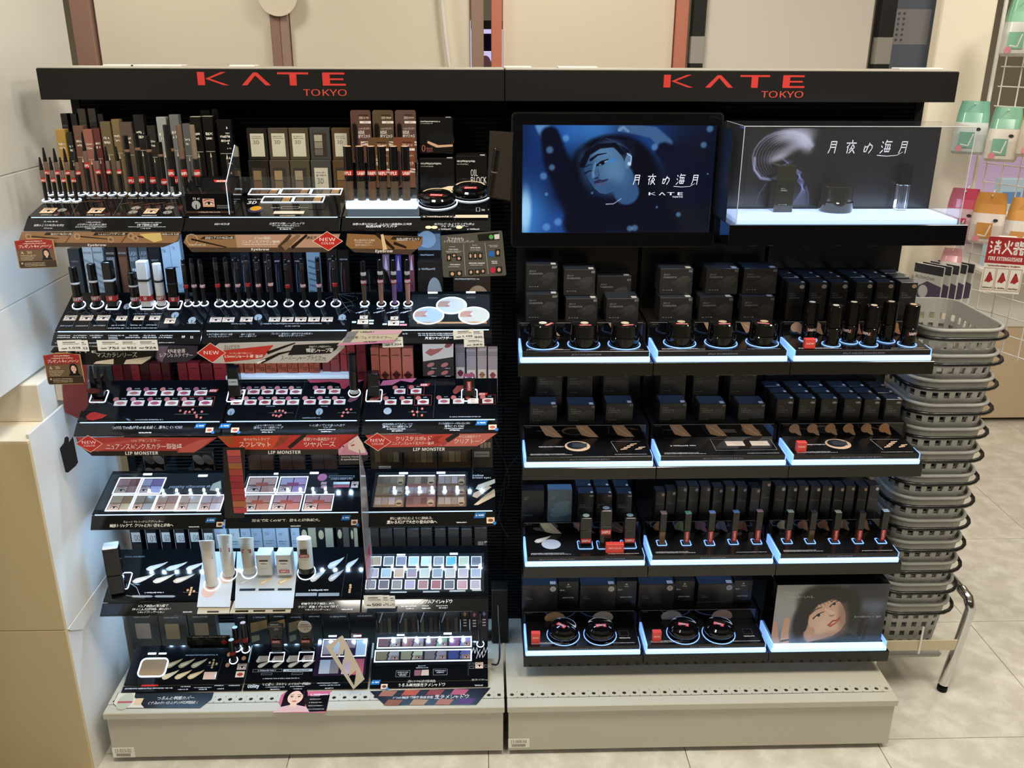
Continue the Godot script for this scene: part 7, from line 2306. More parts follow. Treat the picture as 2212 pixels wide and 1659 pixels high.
	var tb: Array = [[-.5408,.1833,.1674,.0763],[-.4713,.1837,.1664,.0739]]
	for i in 2:
		var a: Array = tb[i]
		var o := thing("dark_cream_tube",["dark flat cream tube marked 20 with a red sample sticker","dark flat cream tube with a pale disc marked 21"][i],"tube",Vector3(a[0],a[1] + .0005,a[2]),"dark cream tubes")
		part(o,"cap",MB.new().loft(rrect(2,2,.3,3),[[.0,.0125,.008],[.001,.0135,.009],[.015,.0145,.009],[.016,.0135,.008]]),hue("12100e",.15),true)
		part(o,"body",MB.new().loft(rrect(2,2,.3,3),[[.0161,.015,.0085],[a[3] * .6,.0175,.006],[a[3] * .97,.019,.0018],[a[3],.019,.0014]]),hue("191613",.2),true)
		part(o,"shade_disc",MB.new().prism(moved(circle(28,.0165),0,a[3] * .94),.006,.0068),hue(["24201c","d0c8b8"][i],.4),true)
		var p := Pr.new()
		p.X = Transform3D(Basis(),Vector3(0,0,.0095))
		var ink: String = ["d8d4cc","4a443c"][i]
		p.z = -.0025
		p.rect(-.0155,a[3] * .93,.0155,a[3] * .97,["8a6c50","b08c6c"][i])
		p.text(["20","21"][i],-.002,a[3] * .82,.008,a[3] * .9,ink,0)
		p.scrawl(-.01,a[3] * 1.0,.01,a[3] * 1.04,ink,3)
		p.z = .0005
		p.text("BB",-.004,a[3] * .52,.004,a[3] * .58,"6a645c",0)
		p.rect(-.0105,a[3] * .36,.0105,a[3] * .48,"b02a2a")
		p.text("SAMPLE",-.0085,a[3] * .385,.0085,a[3] * .455,"f4ece6",2)
		part(o,"print",p,M.print,true)
		glow_frame(t2,6,[a[0] - .0165,.056,a[0] + .0165,.078],.0016)
	
	var li: Array = [[-.0576,.1867,.1586,.0896]][0]
	tester("liner_pen","black liner pen standing alone at the right of the bottom tier","pen","",Vector3(li[0],li[1] + .0005,li[2]),li[3],[["barrel",.0,.7,.0052,.0052,"141211",.18],["collar",.7,.78,.0054,.0054,"3a342e",.2],["cap",.78,1.0,.005,.0042,"141110",.15]])
	light_ring(t3,6,li[0],(Vector3(0,li[1],li[2]) - Vector3(0,TIER[6][0],TIER[6][1])).length(),.0085)
	# stock behind
	
	stock("powder_refill_carton","%s grey powder carton with a square skin-tone window from the left, bottom tier","grey powder cartons",[[-.9121,.1836,-.8406,.2493,"46443f"],[-.8384,.1824,-.7717,.2488,"484640"],[-.7699,.1811,-.7017,.2476,"484640"]],.1,.02,.1442,func(p,w,h,i):
		p.poly(moved(rrect(w * .5,h * .42,w * .04),w * .45,h * .5),["b09c8c","a8906c","a48c6c"][i])
		p.text(["00","01","02"][i],w * .74,h * .6,w * .92,h * .7,"2a2824",0)
		p.scrawl(w * .2,h * .86,w * .72,h * .9,"a8a49c",3))
	var hl := thing("notice_strip","black notice strip with a red NEW diamond before the grey powder cartons","sign",Vector3(-.5,.2,.15))
	part(hl,"strip",MB.new().box(Vector3(-.7585,.1773,.149),Vector3(-.656,.2166,.1505)),M.black_board)
	part(hl,"foot",MB.new().box(Vector3(-.7585,.144,.1475),Vector3(-.6603,.1798,.149)),M.black_satin)
	q = pr(Vector3(0,0,.1505))
	q.text("持ち運びやすいコンパクトなサイズに進化",-.7439,.2106,-.6655,.2152,"d4d0c8")
	q.pg([-.679,.198,-.671,.207,-.663,.198,-.672,.191],"b02c28")
	q.rect(-.753,.177,-.6613,.1811,"cfc8bc")
	q.rect(-.7366,.1909,-.7211,.2064,"2a2624")
	part(hl,"print",q,M.print)
	stock("dark_carton","%s dark base make-up carton from the left in the middle of the bottom tier","dark cartons on the bottom tier",[[-.6606,.1787,-.6315,.2355,"20262a"],[-.6273,.1811,-.5783,.2379,"16140f"],[-.5756,.1803,-.5359,.2372,"16140f"],[-.5332,.1796,-.4934,.2365,"1a1814"],[-.4908,.1788,-.4482,.2358,"141312"],[-.4454,.181,-.3815,.2364,"131213"],[-.3788,.1798,-.3148,.2353,"16110f"]],.09,.03,.1442,func(p,w,h,i):
		if i in [1,2,3]:
			p.pg([w * .1,h * .4,w * .95,h * .55,w * .95,h * .8,w * .12,h * .7],"a07848")
			p.pg([w * .1,h * .1,w * .5,h * .18,w * .5,h * .34,w * .1,h * .3],"98805c")
		elif i == 6:
			p.rect(w * .0,h * .05,w * .22,h * .32,"b89c90")
			p.rect(w * .22,h * .05,w * .42,h * .32,"a84c50")
		p.scrawl(w * .3,h * .86,w * .9,h * .9,"b4b0a8",i + 3))
	
	stock("brown_shadow_carton","%s shadow carton from the left at the right of the bottom tier","shadow cartons on the bottom tier",[[-.3123,.1836,-.2626,.2353,"1e1a18"],[-.2607,.1827,-.2134,.2357,"26231f"],[-.2107,.1818,-.1597,.2358,"141314"],[-.1581,.1809,-.1087,.2359,"201e1e"],[-.106,.1803,-.0856,.2359,"2c2018"],[-.0829,.1799,-.0619,.2362,"2c1c1e"],[-.0587,.1795,-.038,.2364,"281c28"]],.09,.02,.1442,func(p,w,h,i):
		if i > 3:
			p.pg([w * .3,h * .88,w * .5,h * .8,w * .7,h * .88,w * .5,h * .96],["9c7c4c","a05c60","8c74a0"][i - 4])
			for k in 3:
				p.rect(w * .3,h * (.5 + .09 * k),w * .7,h * (.54 + .09 * k),"cfc8c0")
		else:
			for k in 4:
				p.rect(w * (.1 + .21 * k),h * .3,w * (.27 + .21 * k),h * .8,["4c3c2c","3c342c","5c503c","2c2824"][(k + i) % 4])
			p.line([w * .1,h * .66,w * .3,h * .98],w * .04,"b8bcc0"))
	# cards lying on the plinth
	
	var flat := func(called: String,label: String,pts: Array,hex: String,draw: Callable):
		var o := thing(called,label,"card",Vector3(pts[0],.144,pts[1]))
		var out := PackedVector2Array()
		for i in range(0,pts.size(),2):
			out.append(Vector2(pts[i],-pts[i + 1]))
		var m := MB.new()
		m.X = Transform3D(Basis(Vector3(1,0,0),Vector3(0,0,-1),Vector3(0,1,0)),Vector3(0,.1441,0))
		part(o,"card",m.prism(out,.0,.001),hue(hex,.25))
		var p := Pr.new()
		p.X = Transform3D(Basis(Vector3(1,0,0),Vector3(0,0,-1),Vector3(0,1,0)),Vector3(0,.1451,0))
		draw.call(p)
		part(o,"print",p,M.print_gloss)
	flat.call("shelf_card","black and cream card with white letters lying on the left plinth",[-.8881,.2616,-.6693,.2659,-.668,.2881,-.6852,.3177,-.8686,.3138,-.885,.2991],"14151a",func(p):
		p.pg([-.8865,-.2624,-.848,-.2633,-.8451,-.2782,-.8105,-.3145,-.8683,-.3131,-.8845,-.2984],"d8d0bc")
		p.ell(-.8607,-.2924,.017,.028,"b4b8a0",20)
		p.rect(-.8765,-.2978,-.8441,-.2914,"b05058")
		p.rect(-.839,-.3056,-.8221,-.2825,"d8bc94")
		p.text("つるんと鉄壁カバー",-.793,-.289,-.7085,-.2772,"ece8e0",0,.1,.1)
		p.text("くすみのない仕上がりが長時間続く",-.8093,-.3038,-.6946,-.2937,"ece8e0",0,.1,.1))
	flat.call("portrait_card","pink card of a dark-haired woman lying on the left plinth",[-.505,.2684,-.3981,.2673,-.4026,.2709,-.4008,.3357,-.405,.3398,-.4838,.3371,-.5004,.3268,-.5138,.3032,-.5126,.2794],"c45a74",func(p):
		p.pg([-.4623,-.2841,-.4021,-.2819,-.4015,-.3362,-.4404,-.3373,-.4527,-.3099],"141214")
		portrait(p,-.4791,-.3372,.09,"1c1416","d8b0b0")
		for k in 5:
			p.scrawl(-.4447,-.3299 + .011 * k,-.4079 - .004 * k,-.3274 + .011 * k,"c8c4c4",k + 2)
		p.scrawl(-.4465,-.2826,-.4065,-.2773,"f4dce4",4))
	
	flat.call("header_card","dark card with metallic pan smears lying before the bottom right tray",[-.3122,.2703,-.0343,.2659,-.0666,.3228,-.2726,.3191],"17141c",func(p):
		for k in 8:
			var c: Array = [[-.2703,-.28],[-.2181,-.2786],[-.162,-.2789],[-.1057,-.2784],[-.255,-.3109],[-.1972,-.3112],[-.1394,-.3116],[-.0902,-.3103]][k]
			p.pg([c[0] - .021,c[1] - .009,c[0] + .012,c[1] - .01,c[0] + .022,c[1] + .008,c[0] - .012,c[1] + .01],["9c6a5c","b0584c","8c4a4c","b05c74","8c5c4c","a8886c","a87468","5c4878"][k])
		p.text("2つの質感で輝き自由自在",-.2573,-.2991,-.1651,-.2904,"ece8e4",0,.1,.1)
		p.text("生ラメシャドウ",-.1626,-.3008,-.0831,-.2872,"f4f0ec",0,.1,.1))
	# a stencil card hanging by a thread,and cables in the gap between the bays
	var sg := thing("stencil_card","white brow stencil card with triangular cut-outs hanging askew","card",Vector3(-.33,.2,.28))
	var frame := MB.new()
	for part_outline in [[-.363,.309,-.402,.28,-.347,.162,-.344,.17,-.387,.274,-.372,.294,-.37,.286],[-.363,.309,-.37,.286,-.378,.248,-.363,.267,-.36,.274,-.353,.283],[-.353,.283,-.36,.274,-.363,.248,-.368,.224,-.35,.243,-.341,.25],[-.341,.25,-.35,.243,-.352,.218,-.356,.197,-.337,.216,-.331,.223],[-.331,.223,-.337,.216,-.34,.197,-.347,.162,-.32,.19]]:
		frame.prism(pv(part_outline),.2842,.285)
	part(sg,"card",frame,hue("dcd0bc",.6))
	part(sg,"thread",MB.new().tube([Vector3(-.3627,.3087,.2846),Vector3(-.3654,.3231,.2846),Vector3(-.3664,.346,.27)],.0006,5),M.black_matte)
	
	for k in 4:
		var pts: Array = [[Vector3(-.03,.71,.06),Vector3(.0,.62,.03),Vector3(.012,.55,.03),Vector3(-.03,.53,.03)],[Vector3(.034,.62,.02),Vector3(.005,.57,.02),Vector3(.0,.5,.025),Vector3(-.02,.44,.03)],[Vector3(.0,.55,.02),Vector3(-.01,.46,.02),Vector3(.012,.4,.02)],[Vector3(-.03,.16,.2),Vector3(-.015,.18,.22),Vector3(-.012,.22,.2),Vector3(-.014,.27,.12)]][k]
		var c := Curve3D.new()
		for i in pts.size():
			var d: Vector3 = (pts[mini(i + 1,pts.size() - 1)] - pts[maxi(i - 1,0)]) / 5.0
			c.add_point(pts[i],-d,d)
		var w := thing("thin_cable",["thin black cable looping behind the fourth tier's right end","thin black cable crossing the gap between the bays","thin black cable hanging low in the gap between the bays","black cable rising beside the bottom right tray"][k],"cable",pts[0])
		part(w,"cable",MB.new().tube(Array(c.tessellate(3,6)),.0012 if k < 3 else .0022,6),hue("1a1a1a",.3))
	var ps := thing("power_adapter","black power adapter box on the plinth between the bays","adapter",Vector3(-.015,.144,.1))
	part(ps,"case",MB.new().box(Vector3(-.03,.1441,.06),Vector3(.012,.3,.1),.003),M.black_satin)

# ---------------------------------------------------------------- pictures shown on the screen and the poster,painted with soft shapes
class Paint:
	var im: Image
	var s: float
	var o: Vector2

	func _init(x0: float,y0: float,x1: float,y1: float,wide: int,hex: String) -> void:
		s = 2.0 * wide / (x1 - x0)
		o = Vector2(x0,y0)
		im = Image.create(2 * wide,int((y1 - y0) * s),false,Image.FORMAT_RGB8)
		im.fill(Color(hex))

	func done() -> ImageTexture:
		im.resize(im.get_width() / 2,im.get_height() / 2,Image.INTERPOLATE_LANCZOS)
		return ImageTexture.create_from_image(im)

	func blob(x: float,y: float,rx: float,ry: float,hex: String,alpha := 1.0,soft := .2,rot := .0) -> void:
		var c := (Vector2(x,y) - o) * s
		var R := maxf(rx,ry) * s * (1.0 + soft)
		var col := Color(hex)
		for j in range(maxi(0,int(c.y - R)),mini(im.get_height(),int(c.y + R) + 1)):
			for i in range(maxi(0,int(c.x - R)),mini(im.get_width(),int(c.x + R) + 1)):
				var p := (Vector2(i,j) - c).rotated(-rot) / s
				var d := Vector2(p.x / rx,p.y / ry).length()
				var a := alpha * (1.0 - smoothstep(1.0 - soft,1.0 + soft,d))
				if a > .003:
					im.set_pixel(i,j,im.get_pixel(i,j).lerp(col,a))

	func poly(a: Array,hex: String) -> void:
		var g := PackedVector2Array()
		var lo := Vector2(1e9,1e9)
		var hi := -lo
		for i in range(0,a.size(),2):
			g.append((Vector2(a[i],a[i + 1]) - o) * s)
			lo = lo.min(g[-1])
			hi = hi.max(g[-1])
		for j in range(maxi(0,int(lo.y)),mini(im.get_height(),int(hi.y) + 1)):
			for i in range(maxi(0,int(lo.x)),mini(im.get_width(),int(hi.x) + 1)):
				if Geometry2D.is_point_in_polygon(Vector2(i,j),g):
					im.set_pixel(i,j,Color(hex))

	func sweep(a: Array,w0: float,w1: float,hex: String,alpha := 1.0,soft := .25) -> void:
		var k := a.size() / 2
		var col := Color(hex)
		var lo := Vector2(1e9,1e9)
		var hi := -lo
		for i in k:
			lo = lo.min(Vector2(a[2 * i],a[2 * i + 1]))
			hi = hi.max(Vector2(a[2 * i],a[2 * i + 1]))
		var m := maxf(w0,w1) * .5 * (1.0 + soft)
		lo = (lo - o - Vector2(m,m)) * s
		hi = (hi - o + Vector2(m,m)) * s
		for j in range(maxi(0,int(lo.y)),mini(im.get_height(),int(hi.y) + 1)):
			for i in range(maxi(0,int(lo.x)),mini(im.get_width(),int(hi.x) + 1)):
				var p := Vector2(i,j) / s + o
				var best := 9.0
				for n in k - 1:
					var A := Vector2(a[2 * n],a[2 * n + 1])
					var B := Vector2(a[2 * n + 2],a[2 * n + 3])
					var t := clampf((p - A).dot(B - A) / (B - A).length_squared(),0,1)
					best = minf(best,p.distance_to(A.lerp(B,t)) / (.5 * lerpf(w0,w1,(n + t) / (k - 1))))
				var al := alpha * (1.0 - smoothstep(1.0 - soft,1.0 + soft,best))
				if al > .003:
					im.set_pixel(i,j,im.get_pixel(i,j).lerp(col,al))

func face_quad(x0: float,y0: float,x1: float,y1: float,z: float) -> ArrayMesh:
	var a := []
	a.resize(Mesh.ARRAY_MAX)
	a[Mesh.ARRAY_VERTEX] = PackedVector3Array([Vector3(x0,y0,z),Vector3(x1,y0,z),Vector3(x1,y1,z),Vector3(x0,y1,z)])
	a[Mesh.ARRAY_NORMAL] = PackedVector3Array([Vector3.BACK,Vector3.BACK,Vector3.BACK,Vector3.BACK])
	a[Mesh.ARRAY_TEX_UV] = PackedVector2Array([Vector2(0,1),Vector2(1,1),Vector2(1,0),Vector2(0,0)])
	a[Mesh.ARRAY_INDEX] = PackedInt32Array([0,2,1,0,3,2])
	var m := ArrayMesh.new()
	m.add_surface_from_arrays(Mesh.PRIMITIVE_TRIANGLES,a)
	return m

func sea_title(q: Pr,x0: float,y0: float,x1: float,y1: float) -> void:
	var w := x1 - x0
	for i in 5:
		q.text("月夜の海月"[i],x0 + w * .215 * i,y0,x0 + w * (.215 * i + .125),y1,"f4f8ff",0,.12,.075)
	q.line([x0 + w * .62,y0 - w * .02,x0 + w * .74,y0 - w * .03,x0 + w * .86,y0 - w * .02,x0 + w * .93,y0 + w * .02],w * .008,"f4f8ff",w * .004)

func video_screen() -> void:
	var x0 := .014
	var x1 := .4435
	var z := .1
	var o := thing("video_screen","black framed video screen showing a woman in blue light","screen",Vector3((x0 + x1) / 2,1.1405,.05))
	part(o,"housing",MB.new().prism(moved(rrect(x1 - x0,.274,.009),(x0 + x1) / 2,1.2775),.006,z - .001),M.black_satin)
	part(o,"glass_front",MB.new().prism(moved(rrect(x1 - x0 - .006,.268,.007),(x0 + x1) / 2,1.2775),z - .001,z),M.black_gloss)
	
	var p := Paint.new(178,555,1695,1410,420,"0b1836")
	for a in [[480,570,200,200,"2a64b4",.9,.9],[760,570,170,150,"3a7cc8",.8,.9],[1180,740,170,200,"1e4c98",.9,.9],[1400,600,200,120,"163468",.8,.9],[240,1300,140,330,"3c80c8",.9,.9],[205,1230,45,180,"a4d8fc",.95,.5],[300,800,160,250,"16306a",.8,.9],[480,1350,180,150,"2a5cb0",.7,.9],[1500,1230,520,420,"14161f",.95,.7],[1560,760,240,260,"101424",.9,.8]]:
		p.blob(a[0],a[1],a[2],a[3],a[4],a[5],a[6])
	p.sweep([330,560,390,690],110,80,"5a8cc0",.9)
	p.sweep([390,640,440,820,560,1040,720,1330],150,300,"0a0e20")
	p.sweep([950,575,1080,590,1200,610,1300,700],60,110,"40608c",.95)
	p.sweep([930,590,960,570,1000,600],26,18,"6a8cb4",.9)
	p.sweep([1290,750,1420,830,1520,1040],130,330,"0e1226")
	p.sweep([640,1330,900,1230,1180,1250,1250,1420],260,420,"0a0d1e")
	p.blob(850,830,285,200,"080b18",1,.12,-.2)
	p.blob(1090,880,150,230,"080b18",1,.25,-.5)
	p.blob(680,930,90,180,"080b18",1,.2,-.2)
	for k in 9:
		p.sweep([640 + 24 * k,800 - 18 * k,800 + 22 * k,650 + 8 * k,1060,680 + 14 * k],8,4,"2c4674",.35,.6)
	p.sweep([960,960,1010,1080],200,200,"33527c",1,.12)
	p.poly([690,775,760,728,860,716,940,760,985,840,990,920,962,1010,905,1072,850,1094,800,1088,750,1048,705,980,670,905,668,830],"3f6084")
	p.blob(900,890,95,150,"5c86ac",.7,.9,-.3)
	p.blob(800,760,110,50,"5c84aa",.6,.9,-.4)
	p.blob(690,900,55,150,"2a4670",.8,.8,-.25)
	p.blob(880,1050,90,60,"2e4c78",.7,.9)
	p.sweep([650,860,690,770,780,715,900,705,960,770],50,30,"080b18",.95)
	p.sweep([715,822,765,784,835,770],22,6,"0c1222")
	p.blob(806,846,42,15,"8aa4c0",.8,.3,-.4)
	p.blob(808,846,17,15,"0c1020",1,.25)
	p.sweep([765,866,796,838,850,818],15,8,"070a16")
	p.sweep([775,868,810,862,840,840],6,3,"16223c",.8)
	p.sweep([672,930,700,912,732,906],13,5,"0a0f1e",.95)
	p.sweep([672,880,700,862,725,858],10,5,"0e1426",.8)
	p.sweep([752,850,736,920,742,955],16,26,"6c92b4",.7,.6)
	p.sweep([775,900,785,945,772,966],8,12,"28446c",.8)
	p.blob(764,966,20,7,"142440",.9,.4,-.2)
	p.sweep([758,1000,790,984,812,988,856,976],22,8,"2a2644")
	p.sweep([772,1014,812,1018,846,998],22,10,"4a5078")
	p.sweep([762,1002,805,1000,852,984],5,4,"121226",.9)
	p.blob(885,828,26,14,"3a80d4",.8,.6,-.5)
	p.blob(1012,830,28,62,"54789c",1,.2,.1)
	p.sweep([1000,772,1035,795,1030,865],8,8,"a8c4e0")
	p.blob(1020,852,14,14,"c8dcf0",.9,.5)
	p.sweep([850,1175,910,1172,970,1130],9,5,"c8d8ec",.8,.6)
	for a in [[515,655,26],[390,745,28],[410,882,24],[345,950,28],[370,1095,14],[375,1362,30],[468,1320,30],[1215,722,26],[1050,1375,24],[1090,1370,26],[1438,1260,20],[1600,705,24],[1650,932,8],[735,1085,10],[1260,1200,10],[1640,580,26]]:
		p.blob(a[0],a[1],a[2],a[2],"78b4e8",.5,.45)
	var m := StandardMaterial3D.new()
	m.resource_name = "screen_picture"
	m.albedo_color = Color(0,0,0)
	m.roughness = .2
	m.emission_enabled = true
	m.emission = Color(0,0,0)
	m.emission_texture = p.done()
	m.emission_energy_multiplier = 1.0
	part(o,"screen_picture",face_quad(.0367,1.1719,.4304,1.3895,z + .0003),m)
	var u := StandardMaterial3D.new()
	u.shading_mode = BaseMaterial3D.SHADING_MODE_UNSHADED
	u.vertex_color_use_as_albedo = true
	M["screen_ink"] = u
	var q := pr(Vector3(0,0,z + .0004))
	sea_title(q,.263,1.2708,.4036,1.2937)
	logo(q,.2989,1.2497,.0715,"e4eefc")
	q.text("TOKYO",.3486,1.2446,.3704,1.2479,"e4eefc",2)
	part(o,"screen_lettering",q,u)
	part(o,"wall_bracket",MB.new().box(Vector3(.15,1.22,.0),Vector3(.3,1.33,.006)),M.black_matte)
	area(Vector3((x0 + x1) / 2,1.2775,z + .004),Vector3.BACK,Vector2(.38,.22),"3f74c8",.02,Vector3.UP)

func showcase() -> void:
	var o := thing("glass_showcase","clear showcase with a glowing floor beside the video screen","showcase",Vector3(.67,1.1715,.15))
	part(o,"plinth",MB.new().box(Vector3(.436,1.1715,.101),Vector3(.909,1.2125,.238),.0008),M.black_gloss)
	part(o,"rear_arm",MB.new().box(Vector3(.46,1.1715,.001),Vector3(.89,1.2,.101)),M.black_satin)
	part(o,"light_floor",MB.new().box(Vector3(.4515,1.2126,.106),Vector3(.889,1.2225,.232),.001),M.showcase_light)
	area(Vector3(.67,1.224,.17),Vector3.UP,Vector2(.43,.12),"c4dcff",.03)
	for a in [[Vector3(.449,1.2126,.2325),Vector3(.8915,1.397,.235)],[Vector3(.449,1.2126,.105),Vector3(.4512,1.397,.2324)],[Vector3(.8893,1.2126,.105),Vector3(.8915,1.397,.2324)],[Vector3(.449,1.3971,.103),Vector3(.8915,1.399,.235)]]:
		part(o,"glass_pane",MB.new().box(a[0],a[1]),M.acrylic)
	for a in [[Vector3(.449,1.3985,.236),Vector3(.8915,1.3985,.236)],[Vector3(.449,1.2126,.236),Vector3(.449,1.3985,.236)],[Vector3(.8915,1.2126,.236),Vector3(.8915,1.3985,.236)],[Vector3(.449,1.3985,.104),Vector3(.449,1.3985,.236)]]:
		part(o,"glass_edge",MB.new().tube(a,.0008,6),hue("c8ccd0",.1))
	part(o,"backdrop",MB.new().box(Vector3(.4445,1.2126,.098),Vector3(.8926,1.3985,.1)),hue("1b181c",.25))
	part(o,"side_card",MB.new().box(Vector3(.436,1.2126,.1),Vector3(.4385,1.39,.2),.0005),M.black_satin)
	var q := pr(Vector3(0,0,.1))
	sea_title(q,.6611,1.3343,.8316,1.362)
	part(o,"printed_title",q,M.print)
	# a wreath of pale smoke shaped like a drifting bell with trailing arms
	var sm := Paint.new(300,500,840,1030,200,"1b181c")
	for k in 8:
		var a: Array = []
		for i in 13:
			var g := lerpf(.5,4.0,i / 12.0)
			a.append_array([545 + (215 - 12 * k) * cos(g) + 8 * k,700 - (180 - 9 * k) * sin(g) + 2 * k])
		sm.sweep(a,[26,10,6,14,5,8,4,5][k],4,"b4b8dc",[.5,.5,.35,.25,.4,.25,.3,.2][k],.8)
	sm.sweep([345,700,350,780,400,840,465,850],16,22,"b0b4d8",.7,.8)
	for a in [[560,540,90,40,.7],[650,560,80,50,.8],[690,610,40,50,.7],[560,650,120,30,.55],[510,700,60,20,.7]]:
		sm.blob(a[0],a[1],a[2],a[3],"c8cce4",a[4],.9,-.4)
	for k in 9:
		sm.sweep([500 + 14 * k,690 + 4 * k,580,740,640 + 5 * k,800,700 - 6 * k,860,690 + 4 * k,930,640 + 14 * k,1025],5,12 - k,"8c92d0",.35,.8)
	sm.sweep([440,880,400,950,385,1025],10,4,"6c72a8",.5,.8)
	sm.sweep([720,900,745,960,750,1025],10,4,"6c72a8",.6,.8)
	var pm := StandardMaterial3D.new()
	pm.resource_name = "smoke_picture"
	pm.albedo_texture = sm.done()
	pm.roughness = .3
	part(o,"printed_picture",face_quad(.4996,1.2294,.6626,1.3846,.1003),pm)
	for k in 3:
		part(o,"led_lamp",MB.new().box(Vector3(.5 + .15 * k,1.169,.11),Vector3(.54 + .15 * k,1.1714,.118)),M.led_blue)
		area(Vector3(.52 + .15 * k,1.168,.114),Vector3.DOWN,Vector2(.04,.008),"a8ccff",.004)
	# the three bottles on show
	var b: Array = [[.567,.1313,.093],[.6804,.1353,.0525],[.8228,.118,.0965]]
	var t := thing("tall_black_bottle","tall square black bottle standing in the showcase","bottle",Vector3(b[0][0],1.2227,b[0][1]))
	var hh: float = b[0][2]
	part(t,"body",MB.new().loft(rrect(2,2,.12,3),[[.0,.0185],[.001,.0195],[hh * .66,.0195],[hh * .665,.019]]),hue("232118",.1),true)
	part(t,"cap",MB.new().loft(rrect(2,2,.12,3),[[hh * .67,.019],[hh * .675,.0195],[hh - .001,.0195],[hh,.0185]]),hue("28261a",.1),true)
	q = Pr.new()
	q.X = Transform3D(Basis(),Vector3(0,0,.0196))
	q.text("JELLY",-.009,hh * .5,.0,hh * .525,"b8b8b4")
	q.text("PRIMER",-.009,hh * .46,.004,hh * .485,"b8b8b4")
	logo(q,-.011,hh * .16,.017,"b8b8b4")
	part(t,"lettering",q,M.print,true)
	t = thing("round_jar","round smoked glass cream jar in the middle of the showcase","jar",Vector3(b[1][0],1.2227,b[1][1]))
	jar_shape(t,.034,b[1][2],"22201a")
	t = thing("clear_wand_bottle","slim clear bottle with a black cap at the right of the showcase","bottle",Vector3(b[2][0],1.2227,b[2][1]))
	hh = b[2][2]
	part(t,"bottle",MB.new().loft(rrect(2,2,.2,3),[[.0,.0095],[.001,.0105],[hh * .52,.0105],[hh * .53,.009]]),M.clear_glass,true)
	part(t,"wand",MB.new().loft(circle(10),[[.012,.002],[hh * .5,.002]]),hue("1a1a1c",.3),true)
	part(t,"cap",MB.new().loft(rrect(2,2,.2,3),[[hh * .54,.011],[hh * .545,.0115],[hh - .001,.0115],[hh,.0105]]),M.black_gloss,true)

func jar_shape(o: Node3D,r: float,h: float,hex := "0b0b0a") -> void:
	part(o,"glass_base",MB.new().loft(circle(40),[[.0,r * .93],[.0015,r * .98],[h * .38,r],[h * .42,r * .96]]),hue(hex,.06),true)
	part(o,"lid",MB.new().loft(circle(40),[[h * .425,r * .92],[h * .44,r * .925],[h - .002,r * .92],[h,r * .86]]),hue(hex,.06),true)

# ---------------------------------------------------------------- right bay: four rows of lit trays
func on_shelf(r: int) -> Pr:
	var a: Array = SHELF[r]
	return pr(Vector3(0,a[0],a[1]),Vector3.RIGHT,Vector3(0,a[2] - a[0],a[3] - a[1]))

func lit_tray(r: int,x0: float,x1: float,label: String,title: String,floor_y: float) -> Node3D:
	var a: Array = SHELF[r]
	var y: float = a[0]
	var o := thing("lit_tray",label,"display tray",Vector3((x0 + x1) / 2,y - .052,.12),"lit trays of the right bay")
	part(o,"fascia",MB.new().box(Vector3(x0,y - .052,.002),Vector3(x1 - .001,y - .0235,.238),.0008),hue("16140f",.12))
	var mb := MB.new()
	mb.X = on_shelf(r).X
	if title:
		part(o,"board",mb.box(Vector3(x0 + .009,0,-.012),Vector3(x1 - .01,.0925,.0),.0006),hue("0e0d0e",.2))
	part(o,"led_front_bar",MB.new().box(Vector3(x0 + .005,y - .0232,.215),Vector3(x1 - .008,y - .0125,.236),.0012),M.led_front)
	part(o,"led_side_bar",MB.new().box(Vector3(x0 + .004,y - .0232,.142),Vector3(x0 + .0085,y + .001,.2335),.0008),M.led_blue)
	part(o,"led_corner",MB.new().box(Vector3(x1 - .0098,y - .0125,.2),Vector3(x1 - .0085,y + .001,.2335),.0003),M.led_blue)
	part(o,"stock_step",MB.new().box(Vector3(x0 + .002,y - .0235,.002),Vector3(x1 - .002,floor_y,.139),.0006),M.black_satin)
	part(o,"back_plate",MB.new().box(Vector3(x0 + .004,floor_y,.002),Vector3(x1 - .004,floor_y + .145,.005)),hue("1c1917",.25))
	var m := (x0 + x1) / 2
	if title:
		var q := pr(Vector3(0,0,.2325))
		var words := title.split("|")
		for k in words.size():
			var c := m + (k - (words.size() - 1) / 2.0) * .13
			var half := .0019 * words[k].length()
			q.text(words[k],c - half,y - .0088,c + half,y - .0048,"8c8ca0",0)
		part(o,"front_lettering",q,M.print)
	for k in 3:
		var lx := lerpf(x0 + .06,x1 - .06,k / 2.0)
		part(o,"led_lamp",MB.new().box(Vector3(lx - .02,y - .0545,.066),Vector3(lx + .02,y - .052,.074)),M.led_blue)
		area(Vector3(lx,y - .0555,.07),Vector3.DOWN,Vector2(.04,.008),"a8ccff",.004)
	area(Vector3(m,y - .018,.238),Vector3.BACK,Vector2(x1 - x0 - .02,.01),"b4d4ff",.004,Vector3.UP)
	return o

func cloud_carton(p: Pr,w: float,h: float,num: String,words: Array,mark: bool) -> void:
	for a in [[.62,.52,.3,.1,"383533"],[.7,.62,.2,.09,"464240"],[.8,.55,.16,.1,"3e3b39"],[.68,.36,.18,.09,"3a3735"]]:
		p.ell(w * a[0],h * a[1],w * a[2],h * a[3],a[4],14,.25)
	var f := minf(.0036,h * .07)
	for k in words.size():
		p.text(words[k],w * .1,h * .8 - f * (1.55 * k + 1),w * .1 + f * .78 * words[k].length(),h * .8 - f * 1.55 * k,"a8a6a4")
	if num:
		p.text(num,w * .97 - f * .95 * num.length(),h * .87,w * .97,h * .87 + f * 1.35,"c8c6c4")
	if mark:
		logo(p,w * .1,h * .16,w * .3,"b8b6b4")

